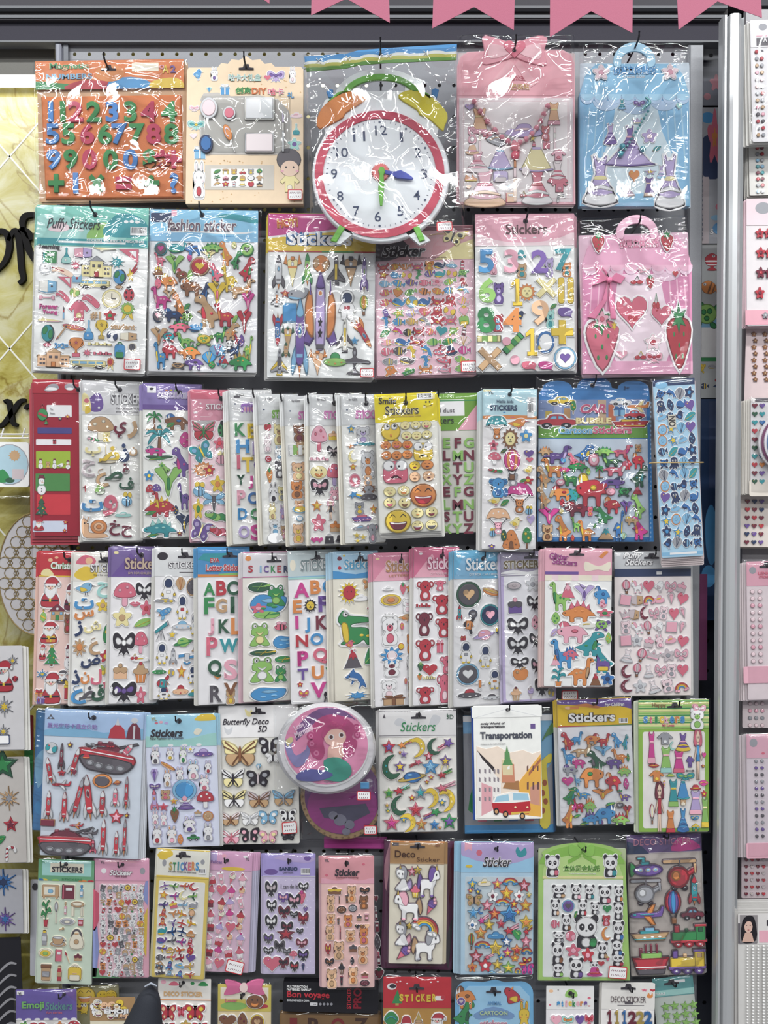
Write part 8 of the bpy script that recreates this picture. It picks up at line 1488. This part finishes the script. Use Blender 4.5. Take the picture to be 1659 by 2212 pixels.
p.hole(902, 1827, 'euro'); p.film(1, 4, 3, 8, seed=79)
p = std('star_sticker_pack', 'light blue scalloped Sticker pack crowded with colourful stars', (996, 1818), (1153, 1820), (998, 2104), 0.054, 1884, '#9ccbe8', 'vb -100 100 -100 20 -80 0 -60 -20 -40 -30 -20 -48 0 -40 20 -56 40 -40 60 -30 80 -10 100 10 100 100|Pp -90 100 -90 40 -80 56 -70 40 -70 100|re -50 30 8 20|Tb 50 40 56 70 64 40 76 66 80 20 60 0|Ye -78 -60 10 10', card='#b5d3e6', desc='blue star pack', sdx=-2.4, scol='#a9c3d6', stack=5)
p.text('Sticker', 1074, 1861, 62, 22, 'K', .01, shear=.3, out='W')
mb = MB(); mb.prism(rrect(*p.hit(1004, 2098), *p.hit(1150, 1894), .002), 0, -.0002, '#c9d6dc'); p.part('printed_border', mb, 'printed_card'); p.y0 = -.0002
p.mat = 'puffy_vinyl'; p.border = None; p.puff = .0032; p.bev = .12
STR = 'star.RP star.OY star.rR star.BW star.YO star.MP shoot.RPr rainbow.W cloud.X star.LY flower.rW star.XB flower.WM star.oO star.GY'
p.at('star.X 1020 1908 20 24;cloud.C 1046 1906 28 24;star.r 1074 1908 22 24;-rainbow.X 1102 1902 30 20;star.RP 1132 1911 26 30;star.r 1016 1922 12 12;star.B 1032 1924 14 12;bfly.hLK 1024 1943 32 26;flower.WU 1064 1934 22 26;star.OY 1094 1928 28 32;flower.WR 1121 1934 22 24;star.yY 1142 1932 12 14;star.rP 1052 1954 24 24;rainbow.b 1085 1947 28 18;star.R 1110 1951 18 18;star.O 1135 1954 26 28;star.bX 1022 1970 24 26;moon.BO 1038 1966 12 14;shoot.MP 1044 1984 22 22;star.RO 1068 1972 26 28;star.XBW 1100 1974 42 38;star.r 1118 1968 14 14;star.YO 1136 1990 28 30;flower.WB 1020 1996 22 20;star.LY 1056 1996 24 26;star.rR 1082 1994 20 20;shoot.RP 1104 2006 30 24;star.OL 1038 2014 26 28;cloud.Xb 1070 2020 34 24;cloud.Gg 1116 2016 24 28@60;shoot.R 1140 2008 18 22;balloon.YRG 1018 2032 18 32;star.BW 1094 2032 24 26;star.rP 1136 2032 22 28;-rainbow.X 1042 2038 30 18;star.YL 1070 2046 28 32;star.OR 1116 2050 24 24;-rainbow.B 1138 2052 22 18;star.RP 1028 2064 28 30;shoot.rP 1056 2064 20 14;star.X 1082 2066 14 14;star.M 1096 2056 20 22;bow.R 1138 2072 18 14;flower.OY 1112 2068 18 16;flower.OR 1020 2088 20 20;flower.RW 1048 2084 26 28;star.LY 1074 2082 22 22;star.gY 1098 2088 28 26;-rainbow.Y 1118 2094 12 14;cloud.b 1062 2098 14 8;cloud.s 1080 2098 16 10;bfly.MV 1138 2092 26 24;lips.R 1128 2080 16 12')
p.hole(1071, 1833, r=4); p.film(1, 5, 5, 4, seed=80)
p = Pack('panda_sticker_pack', 'green arched pack with a bow top and panda stickers', (1164, 1832), (1350, 1834), (1163, 2117), 0.054, desc='green panda pack')
p.card('#a6cc70', outline=[(1163, 2118), (1361, 2118), (1351, 1862), (1340, 1848)] + arc_pts(1257, 1848, 88, 27, 10, 170, 16) + [(1174, 1848), (1163, 1864)])
mb = MB(); z = lambda *a: [p.hit(*q) for q in a]
mb.prism(z(*arc_pts(1257, 1866, 92, 40, 0, 180, 18)), 0, -.0003, '#8dbf54')
mb.prism(z(*([(1172, 1892), (1345, 1892)] + arc_pts(1257, 1880, 84, 34, 0, 180, 16))), -.0003, -.0004, '#bcd88a')
mb.prism(z((1172, 1898), (1346, 1898), (1346, 1892), (1172, 1892)), 0, -.0006, '#e6dfa0')
mb.prism(rrect(*p.hit(1172, 2110), *p.hit(1346, 1900), .002), 0, -.0003, '#e4e6e4')
for q in (((1257, 1838), (1240, 1824), (1228, 1826), (1230, 1846), (1244, 1850)), ((1257, 1838), (1272, 1824), (1284, 1826), (1282, 1846), (1270, 1850))): mb.prism(blob(z(*q)), -.0004, -.0012, '#93c85c', .0004)
for q in (((1252, 1844), (1226, 1858), (1228, 1866), (1256, 1850)), ((1260, 1844), (1288, 1858), (1286, 1868), (1258, 1850))): mb.prism(z(*q), -.0004, -.0008, '#84b84e')
X, Z = p.hit(1256, 1826); mb.prism([(X + a * p.k * 8, Z + b * p.k * 8) for a, b in shape('h', (0, 0, 1))], -.0012, -.0016, '#93c85c')
p.part('header_card', mb, 'printed_card')
p.y0 = -.0006; p.puff = .001; p.at('panda.r 1193 1870 34 42;panda.T 1318 1870 34 44'); p.hy = -.0006
p.text('立体烫金贴纸', 1256, 1875, 78, 14, '#5f9440', .03, out='#dcebb4'); p.text('THREE DIMENSIONAL STICKER', 1258, 1887, 60, 3, 'W')
p.y0 = -.0003; p.mat = 'puffy_vinyl'; p.puff = .0022; p.border = 'W'
p.at('panda.h 1207 1925 34 26;panda.P 1244 1926 26 30;panda.T 1273 1926 24 28;panda.r 1306 1932 32 36;panda.O 1336 1930 22 32;panda.o 1199 1960 22 32;badge.bVk 1227 1956 26 26;panda.R 1258 1960 22 32;panda.S 1285 1961 22 24;heart.GW 1311 1962 18 18;panda.k 1335 1967 24 34;fish.rP 1198 1995 18 26;panda.H 1223 1992 24 32;leaf.G 1243 1974 8 18;panda.G 1266 2012 58 66;bear.RP 1309 1987 20 22;panda.B 1335 2010 28 38;panda.S 1207 2023 28 20;ball.rPW 1232 2021 22 22;moon.O 1309 2016 20 28;panda.H 1204 2058 30 42;flower.rP 1238 2052 32 28;flower.RP 1269 2062 26 32;panda.h 1301 2052 26 34;panda.B 1332 2046 28 32;panda.g 1205 2094 28 28;panda.V 1244 2090 36 40;hat.MR 1284 2098 32 26;panda.R 1334 2072 30 26;heart.R 1298 2080 14 12;berry.r 1312 2070 10 10;panda.R 1284 2086 22 20')
p.hole(1258, 1834, r=3.6); p.film(1, 6, 26, 3, seed=81, box=(1156, 1804, 1366, 2122)); p.price(1333, 2098, 40, 27, 4); p.stack(2, 1.5, -1, '#b9c79a')
p = std('vehicle_sticker_pack', 'plum headed DECO STICKER card with puffy ships, trains and helicopter', (1353, 1804), (1513, 1800), (1368, 2108), 0.042, 1842, '#6a5484', 'Ir -100 -100 100 -92|Mb 20 -80 40 60 70 40 98 -60|Np -100 -100 -100 40 -60 -20 -40 -100', card='#cbbfb8', desc='puffy vehicle card', sdx=1.5, stack=1)
p.text('DECO STICKER', 1430, 1817, 124, 14, '#c9849c', .0, shear=.05)
p.mat = 'puffy_vinyl'; p.border = '#55464c'; p.bw = .06; p.puff = .0055; p.bev = .13
p.at('-sub.VTG 1396 1874 66 46;heli.RhO 1467 1884 66 70;heli.SSs 1394 1922 60 58;rocket.TRb 1498 1921 32 58;plane.VOT 1396 1974 68 46;balloon.RVX 1453 1957 46 66;car.Ub 1494 1972 44 34;boat.hTb 1403 2013 76 38;train.GDR 1486 2018 72 48;ship.RgU 1404 2068 72 66;train.YhV 1483 2074 74 52')
p.hole(1434, 1806, r=3); p.film(2, 4, 3, 4, seed=82)
# ---- bottom row, cut by the frame
def low(name, label, TL, TR, hb, hcol, art, d, desc, card='#e4e0dc', h=2330, lean=0):
    p = Pack(name, label, TL, TR, (TL[0] - lean, h), d, desc=desc); p.card(card); p.header(hb, hcol, art); return p
p = low('emoji_sticker_pack', 'purple headed Emoji Stickers pack, bottom left', (34, 2140), (165, 2136), 2203, '#6a5aa4', 'Wr -96 70 -72 96|Vp 50 98 98 98 98 20|We -90 -94 10 8|We -60 -94 10 8|We -30 -94 10 8|We 0 -94 10 8|We 30 -94 10 8|We 60 -94 10 8|We 90 -94 10 8', .050, 'purple emoji pack')
p.text('Emoji', 72, 2172, 48, 20, '#7ab864', .03, out='#4a4488'); p.text('Stickers', 128, 2172, 58, 17, '#5f8f90', .02, shear=.1); p.text('YL', 44, 2146, 9, 7, 'k', .02); p.text('fun series', 118, 2186, 34, 5, 'r')
p.puff = .002; p.at('apple.gG 52 2218 20 24;heart.RP 82 2218 34 24;flower.OR 130 2216 24 22;mushroom.RW 160 2214 24 20'); p.hole(139, 2147, r=4); p.film(1, 4, 3, 4, seed=83)
p = low('emoji_sticker_pack', 'bagged smiley pack with grinning yellow faces, behind the purple emoji pack', (152, 2132), (256, 2126), 2134, '#8f8a6a', None, .034, 'bagged grinning face pack', '#9a9470', 2300)
p.puff = .002; p.mat = 'puffy_vinyl'; p.border = None; p.at('emograt.YO 184 2150 42 38;emoji.YH 222 2150 24 22;emograt.YO 240 2150 24 24;emoji.YH 172 2172 24 22;emowow.YO 182 2176 18 24;emoji.YO 244 2174 18 20'); p.film(1, 4, 4, 4, seed=84)
p = low('round_emoji_pack', 'brown pack of round face badges behind the dark cone', (194, 2156), (292, 2154), 2204, '#a8845a', None, .044, 'brown face badge pack', '#e0d6bc')
p.puff = .001; p.y0 = -.0006; p.border = None; R2 = random.Random(8)
for i in range(26): p.at('%s %d %d %d %d' % (R2.choice(('emoji.oH', 'emoji.YK', 'emoji.hU', 'emograt.CU', 'badge.HCh', 'emoflat.LK', 'emowow.WK')), R2.uniform(202, 284), R2.uniform(2164, 2198), 16, 15))
p.hy = -.0018; p.text('EMOJI', 252, 2184, 52, 12, 'W', .05, out='k'); p.text('STICKER', 258, 2197, 26, 5, 'k'); p.y0 = 0
p = low('butterfly_sticker_pack', 'white DECO STICKER pack with red butterflies behind the cone', (342, 2113), (456, 2116), 2160, '#ded9d2', 'Pe -80 70 10 20|rb -60 40 -40 80 -20 40|Ge 30 60 8 16|Gb 50 40 70 80 90 40|Or -100 -100 100 -93', .044, 'red butterfly deco pack', '#e2dcd4')
p.text('DECO STICKER', 396, 2146, 84, 10, '#c9a070', .03); p.puff = .003
p.at('bfly.RoU 364 2186 32 36;bfly.rR 392 2184 16 24;bfly.RYU 422 2186 40 36;bfly.RP 360 2222 34 30;flower.LO 402 2212 22 20;bfly.RO 432 2220 30 26'); p.hole(396, 2122, r=4)
p = low('love_sticker_pack', 'brown sticker pack with a large pink paper bow on top', (471, 2126), (586, 2128), 2184, '#d5c25c', 'Cr -90 -10 90 80|ge -40 -60 50 30|He 50 0 36 50|Re 50 -60 40 20', .044, 'pink bow topped pack', '#e6d3a8')
mb = MB(); z = lambda *a: [p.hit(*q) for q in a]
mb.prism(blob(z((526, 2128), (506, 2118), (486, 2116), (490, 2132), (484, 2148), (508, 2146), (526, 2138))), .0005, -.002, '#d56a96', .0006); mb.prism(blob(z((528, 2128), (548, 2116), (570, 2116), (566, 2132), (572, 2148), (548, 2146), (528, 2138))), .0005, -.002, '#d56a96', .0006); mb.prism(ell(*p.hit(527, 2132), 9 * p.k, 10 * p.k), 0, -.003, '#e3c8c4'); p.part('bow_top', mb, 'printed_card')
p.puff = .003; p.y0 = -.0007; p.at('emoji.HOU 551 2162 34 28'); p.y0 = 0; p.at('heart.HU 492 2204 34 30;egg.HU 524 2204 30 34;badge.YHh 556 2206 28 30')
p.text('Lover', 500, 2160, 26, 8, 'r', .02); p.hole(526, 2147, r=4); p.hy = -.0007; p.film(0, 4, 6, 4, seed=85)
p = Pack('alphabet_box', 'black and red Bon voyage numbered sticker box', (612, 2118), (818, 2128), (612, 2182), .046, cat='box', desc='black Bon voyage box')
p.card('#1c1a20', thick=.012); p.hy = -.0002
p.text('Bon voyage', 666, 2150, 92, 18, '#b8303c', .02); p.text('MULTIFUNCTION', 642, 2131, 44, 5, 'W', .02); p.text('NUMBERED MARKUP', 646, 2137, 52, 5, 'W', .02); p.text('GUOLONG MADE IN CHINA', 644, 2161, 48, 4, 's', .02); p.text('STICKER', 754, 2156, 46, 9, '#b8303c', .02, rot=-90); p.text('PRO', 772, 2156, 46, 18, '#7a1c2a', .04, rot=-90)
mb = MB(); mb.prism(rrect(*p.hit(670, 2172), *p.hit(686, 2166), .0006), 0, -.0003, '#cfccd0'); p.part('printed_tag', mb, 'printed_card'); p.text('1 pcs', 678, 2169, 10, 4, 'k', .02)
for i in range(4): X, Z = p.hit(692 + i * 8, 2169); mb = MB(); mb.prism(ell(X, Z, 3 * p.k, 3 * p.k), 0, -.0003, '#8a8890'); p.part('printed_tag', mb, 'printed_card')
p = Pack('alphabet_box', 'brown letter sticker box under the black Bon voyage box', (604, 2190), (824, 2192), (604, 2320), .036, cat='box', desc='brown letter box')
p.card('#8a6840', thick=.01); p.hy = -.0002; 
for ch, x, c in (('I', 634, '#8a2a2c'), ('R', 680, '#4a2c20'), ('O', 730, '#8a2a2c'), ('Z', 780, '#4a2c20')): p.text(ch, x, 2216, 30 if ch != 'I' else 16, 34, c, .03)
p.film(1, 3, 8, 3, seed=86)
p = low('christmas_sticker_pack', 'red headed STICKER pack with a christmas tree and santa hats', (828, 2110), (975, 2112), 2177, '#c2303a', 'We -75 40 14 22|Ke -72 42 10 14|Gp -74 -70 -58 20 -44 -70|Lr -64 -84 -54 -70|Wr 52 -50 78 -20 6|Re 76 -30 7 14|We -60 70 3 4|We -50 74 3 4|We 40 70 3 4|We 60 74 3 4|We -30 60 3 4', .050, 'red christmas pack', '#b98a44')
for i, ch in enumerate('STICKER'): p.text(ch, 867 + i * 11.8, 2154 + (i % 2) * 1.5, 9 if ch != 'I' else 3, 16, 'Y', .05)
p.puff = .0025; p.at('fan.GTD 845 2204 28 38;hat.RW 878 2208 32 34;icecream.hLh 904 2204 28 34@180;santa.R 944 2212 40 44'); p.hole(900, 2133, 'euro'); p.film(1, 4, 6, 4, seed=87)
p = Pack('animal_sticker_pack', 'blue rounded pack with dinosaur, parrot and yellow rabbit, bottom row', (982, 2122), (1152, 2122), (982, 2330), .050, desc='blue dinosaur parrot pack')
p.card('#74b2dc', outline=[(982, 2330), (1153, 2330), (1152, 2150)] + arc_pts(1126, 2146, 26, 26, 0, 90, 5) + [(1090, 2122), (1070, 2116), (1044, 2122)] + arc_pts(1010, 2146, 26, 26, 90, 180, 5) + [(983, 2150)])
mb = MB(); z = lambda *a: [p.hit(*q) for q in a]
mb.prism(z((990, 2320), (1145, 2320), (1144, 2152), (1124, 2130), (1012, 2130), (992, 2152)), 0, -.0003, '#9ccbe8'); mb.prism(blob(z((1024, 2190), (1066, 2174), (1110, 2190), (1100, 2202), (1066, 2196), (1034, 2202))), -.0003, -.0006, '#7a9cc8'); p.part('printed_panel', mb, 'printed_card')
p.y0 = -.0005; p.puff = .001; p.border = None; p.at('tricer.OHC 1006 2152 40 50;-trex.GDY 1002 2190 44 56;bird.RYO 1110 2152 36 54@-60;bunny.YOC 1132 2196 32 60;badge.WVI 996 2162 18 18'); p.hy = -.0012
p.text('ANIMAL', 1068, 2166, 30, 8, '#5f94c4', .02); p.text('CARTOON', 1066, 2187, 60, 9, '#b9cfa0', .03, out='#6a8cb8'); p.text('stickers', 1066, 2210, 60, 16, '#c88aa0', .03, out='W'); p.hole(1066, 2140, 'euro')
p.film(0, 5, 14, 3, seed=88)
p = low('heart_sticker_pack', 'white stickers pack with rainbow lettering and bow stickers, bottom row', (1180, 2130), (1283, 2131), 2180, '#e3e1e0', 'oe -80 60 10 14|gb -20 10 -10 70 20 70 30 10|re 80 0 7 10|Rh 80 -70 6|re -84 -60 5 8|Ks -50 70 4 2 4', .050, 'rainbow lettered pack', '#e4e0e2')
for i, (ch, c) in enumerate(zip('stickers', 'XXPYGPOV')): p.text(ch, 1206 + i * 8.4, 2167, 7 if ch not in 'ti' else 4, 13 if ch in 'tikh' else 10, c, .06)
p.puff = .0024; p.at('heart.PrX 1201 2202 22 24;bow.tO 1226 2202 24 22;heart.VN 1252 2202 18 24;bow.rR 1272 2200 18 24'); p.hole(1232, 2145, r=5); 
p = low('foil_number_pack', 'white DECO STICKER pack with foil numbers one and two', (1300, 2122), (1415, 2126), 2180, '#e0dcd8', 'rf 60 50 12 5|Rh 92 50 12|Ob 70 0 76 30 84 10 90 34 92 0 80 -10|kr -40 -70 60 -66|kp -12 -60 -16 -30 -4 -44 4 -24 12 -44 22 -30 18 -60', .050, 'foil number pack', '#e6e2e0')
p.text('DECO STICKER', 1357, 2158, 76, 13, '#5a4c50', .0); p.puff = .0028; p.mat = 'foil_print'; p.border = '#d4cccc'
p.at("one.U 1316 2196 14 28;one.L 1332 2196 14 28;one.B 1348 2196 14 28;'2.U 1365 2197 18 28;'2.L 1382 2197 18 28;'2.B 1399 2197 18 28"); p.hole(1357, 2133, 'euro'); p.stack(2, -1.4, -1, '#cfcac4')
p = low('glow_star_pack', 'teal headed pack of pale green glow stars, bottom right', (1408, 2112), (1496, 2110), 2150, '#5f9c9c', 'tr -100 -30 100 -90|Wr 0 40 60 70', .038, 'green star pack', '#c3cac2', 2330, -40)
p.puff = .002; p.mat = 'foam_sticker'; p.border = None
p.rows(14, 94, '2172 18 star.gg star.gg star.gg star.gg; 2191 18 star.gg star.gg star.gg star.gg; 2210 18 star.gg star.gg star.gg star.gg', .08, 4); p.hole(1450, 2122, 'euro'); p.text('STARS', 1424, 2146, 24, 5, 'W', .02); p.film(0, 3, 3, 3, seed=89)

# ---- the neighbouring display to the right of the column
def gem_rows(p, xo0, xo1, y0, y1, ny, cols, r, pearl=False, name='gem_sticker', shp='dot', skip=None):
    mat = p.mat; p.mat = 'pearl'; p.border = None; p.puff = .0022; p.bev = .35
    sx = (xo1 - xo0) / max(1, round((xo1 - xo0) / (r * 2.9)))
    for j in range(ny):
        y = y0 + (y1 - y0) * j / max(1, ny - 1); x = xo0; i = 0
        while x < xo1:
            X, Z = p.loc(x, y); c = cols[(i * 3 + j * 2) % len(cols)]
            me = icon_mesh(shp, c, 'pearl', None, .35 if shp == 'dot' else .12)
            o = obj(name, me, p.root); o.location = (X, p.y0, Z); o.scale = (r * p.k, .002, r * p.k); x += sx; i += 1
    p.mat = mat
p = Pack('gem_sticker_pack', 'white card of red and silver gem dots at the top right corner', (1620, 44), (1800, 40), (1628, 306), .070, desc='red and silver gem card')
p.card('#e3e0e2'); p.header(100, '#e9e6e8', 'kr -86 -90 -40 -30|Se -70 50 10 26|Pr -86 -20 -60 -14'); gem_rows(p, 12, 34, 110, 290, 13, ('R', 'P', 'S', 'k', 'h'), 4.2)
p.text('A', 1652, 86, 8, 12, 'W', .03); p.stack(5, -2.4, -1, '#dcd9d4'); p.film(1, 6, 3, 6, seed=91)
p = Pack('gem_sticker_pack', 'second gem dot card hanging lower behind the top right card', (1616, 230), (1800, 230), (1624, 420), .040, desc='lower gem dot card')
p.card('#e0ddd8'); gem_rows(p, 18, 38, 318, 412, 8, ('R', 'T', 'S', 'U', 'b'), 4.2); p.stack(3, -2, -1.5, '#d4d0c8'); p.hy = -.0002
p = Pack('gem_flower_pack', 'pink banded card with dark red gem flowers, right edge', (1612, 430), (1800, 428), (1614, 704), .064, desc='red gem flower card')
p.card('#ddd6d8'); p.header(486, '#e6cfd6', 'Se -62 30 18 44|kr -46 -90 -20 -20'); mb = MB(); mb.prism(rrect(*p.hit(1610, 702), *p.hit(1796, 668)), 0, -.0008, '#e3a4b2'); p.part('pink_band', mb, 'printed_card')
p.mat = 'pearl'; p.border = None; p.puff = .0035; p.bev = .12; p.at('flower.RU 1640 505 18 22;flower.RU 1658 505 16 22;flower.RU 1642 547 20 24;flower.RU 1660 547 16 24;flower.UR 1642 590 20 24;flower.UR 1660 590 16 24;flower.RU 1640 634 20 26;flower.Ss 1652 682 14 14'); p.stack(3, -2, -1, '#e6c4cc')
p = Pack('gem_chain_pack', 'pale pink card with bronze flower chains, right edge', (1612, 706), (1800, 706), (1604, 872), .046, desc='bronze flower chain card')
p.card('#d8c3c4'); p.mat = 'pearl'; p.border = None; p.puff = .002
for x in (1628, 1652): p.at(';'.join('flower.Hh %d %d 11 11' % (x + (i % 2) * 3, 722 + i * 14) for i in range(8)))
p = Pack('heart_gem_pack', 'white card of jewel coloured heart gems, right edge', (1622, 860), (1800, 860), (1622, 1064), .066, desc='jewel heart card')
p.card('#d9d5d6'); p.header(868, '#d5cfcc', 'kr -90 -90 -40 90'); gem_rows(p, 8, 40, 876, 1040, 10, ('U', 'O', 'D', 'V', 'T', 'T', 'R', 'B'), 6.2, shp='heart', name='heart_gem_sticker'); p.stack(5, -3, -1, '#d5cfc6'); mb = MB(); mb.prism(rrect(*p.hit(1618, 1072), *p.hit(1796, 1036), .003), 0, -.0012, '#d9d0c4'); p.part('lower_band', mb, 'printed_card'); p.film(1, 5, 3, 4, seed=92)
p = Pack('heart_gem_pack', 'cream card of dark red heart gems under the jewel heart card', (1600, 1000), (1800, 1000), (1594, 1182), .042, desc='dark red heart card')
p.card('#d9cdc6'); gem_rows(p, 16, 62, 1084, 1172, 6, ('U', 'V', 'R', 'N', 'U'), 5.6, shp='heart', name='heart_gem_sticker'); p.stack(3, -2.5, -1, '#d0c2b6')
p = Pack('round_gem_box', 'edge of a blue and white round tin at the right margin', (1644, 930), (1760, 930), (1644, 1020), .085, cat='tin', desc='round tin')
mb = MB(); X, Z = p.hit(1700, 955); 
for i, c in enumerate(('#c9c6ca', '#6a3a5a', '#d9d6da', '#4a6a9a', '#dcd9dc')): mb.prism(ell(X + i * 1.5 * p.k, Z, (56 - i * 3) * p.k, (62 - i * 3) * p.k, n=40), .012 - i * .003, .008 - i * .003, c)
p.part('tin_body', mb, 'hard_plastic')
p = Pack('pearl_sticker_pack', 'pink headed card of pink pearl dots and roses, right edge', (1612, 1212), (1800, 1212), (1622, 1510), .062, desc='pink pearl card')
p.card('#dfd0d4'); p.header(1264, '#dda3b4', 'Se -86 30 8 30|Kr -50 10 -10 40'); p.text('LENA', 1650, 1238, 26, 6, 'r', .02); p.text('STICKER', 1652, 1246, 26, 5, 'r', .02)
gem_rows(p, 12, 44, 1276, 1426, 11, ('p', 'P', 'p'), 5)
mb = MB(); mb.prism(rrect(*p.hit(1606, 1476), *p.hit(1796, 1436), .002), 0, -.001, '#e0a9b8'); p.part('pink_band', mb, 'printed_card'); p.stack(5, -3, -1, '#dcccd0'); p.hole(1656, 1222, 'euro'); p.film(1, 5, 3, 4, seed=93)
p = Pack('pearl_sticker_pack', 'pale card of small pink pearls below the pink banded card', (1604, 1460), (1800, 1460), (1604, 1572), .040, desc='small pink pearl card')
p.card('#dccdd0'); gem_rows(p, 16, 56, 1488, 1566, 6, ('P', 'p', 'S'), 4.2); p.hy = -.0002
p = Pack('crystal_sticker_pack', 'pink headed card of tiny grey crystals, right edge', (1612, 1585), (1800, 1585), (1620, 1850), .060, desc='grey crystal card')
p.card('#d6c9d0'); p.header(1636, '#d9a8b8', 'Se -84 30 9 36|re -62 -60 4 10'); gem_rows(p, 20, 46, 1642, 1804, 12, ('S', 'k', 'V'), 3.6); mb = MB(); mb.prism(rrect(*p.hit(1612, 1854), *p.hit(1796, 1818), .002), 0, -.001, '#e0a9b8'); p.part('pink_band', mb, 'printed_card'); p.stack(5, -3, -1, '#d6c8cc'); p.film(1, 5, 3, 4, seed=94)
p = Pack('crystal_sticker_pack', 'card with a column of dark red heart crystals under the grey crystal card', (1602, 1800), (1800, 1800), (1602, 1940), .038, desc='red heart crystal card')
p.card('#cdbcc0'); gem_rows(p, 10, 60, 1842, 1930, 7, ('U', 'R', 'U', 'I'), 4, shp='heart', name='heart_gem_sticker'); p.hy = -.0002
p = Pack('hair_pearl_pack', 'card with a portrait photo and hanging white pearl strings, bottom right', (1594, 1975), (1800, 1972), (1594, 2330), .068, desc='white pearl string card')
p.card('#cfcbc8'); p.header(2038, '#d9d4d2', 'kr -100 -96 -60 40|Kr -40 20 -20 60|Pr -56 -90 0 -10'); p.y0 = 0; p.border = None; p.puff = .0008
mb = MB(); z = lambda *a: [p.hit(*q) for q in a]
mb.prism(z((1598, 2036), (1636, 2036), (1636, 1976), (1598, 1976)), -.0004, -.0008, '#8d8688'); mb.prism(blob(z((1617, 1977), (1630, 1986), (1633, 2030), (1602, 2034), (1603, 1990))), -.0008, -.001, '#1e1a20'); mb.prism(ell(*p.hit(1616, 2001), 9 * p.k, 14 * p.k), -.001, -.0013, '#d9b4a4'); mb.prism(z((1609, 2014), (1623, 2014), (1628, 2034), (1602, 2034)), -.001, -.0012, '#cfa898')
for x, y in ((1612, 1998), (1620, 1998)): mb.prism(ell(*p.hit(x, y), 1.6 * p.k, .8 * p.k, n=8), -.0013, -.0014, '#2c2428')
mb.prism(ell(*p.hit(1616, 2008), 2.4 * p.k, 1 * p.k, n=8), -.0013, -.0014, '#a85a5a'); mb.prism(blob(z((1606, 2000), (1607, 1986), (1618, 1984), (1627, 1990), (1627, 2002), (1622, 1990), (1612, 1990))), -.0013, -.0015, '#1e1a20')
p.part('printed_portrait', mb, 'printed_card')
for xs in (1613, 1625, 1636, 1648, 1658):
    mb = MB()
    for i in range(40): X, Z = p.hit(xs, 2042 + i * 6.6); mb.ball((X, -.003, Z), (3.0 if xs in (1625, 1648) else 2.4) * p.k, '#dcdad8', 7, 5)
    p.part('pearl_string', mb, 'pearl', smooth=True)
p.stack(6, -4.5, 4, '#c2bebb')
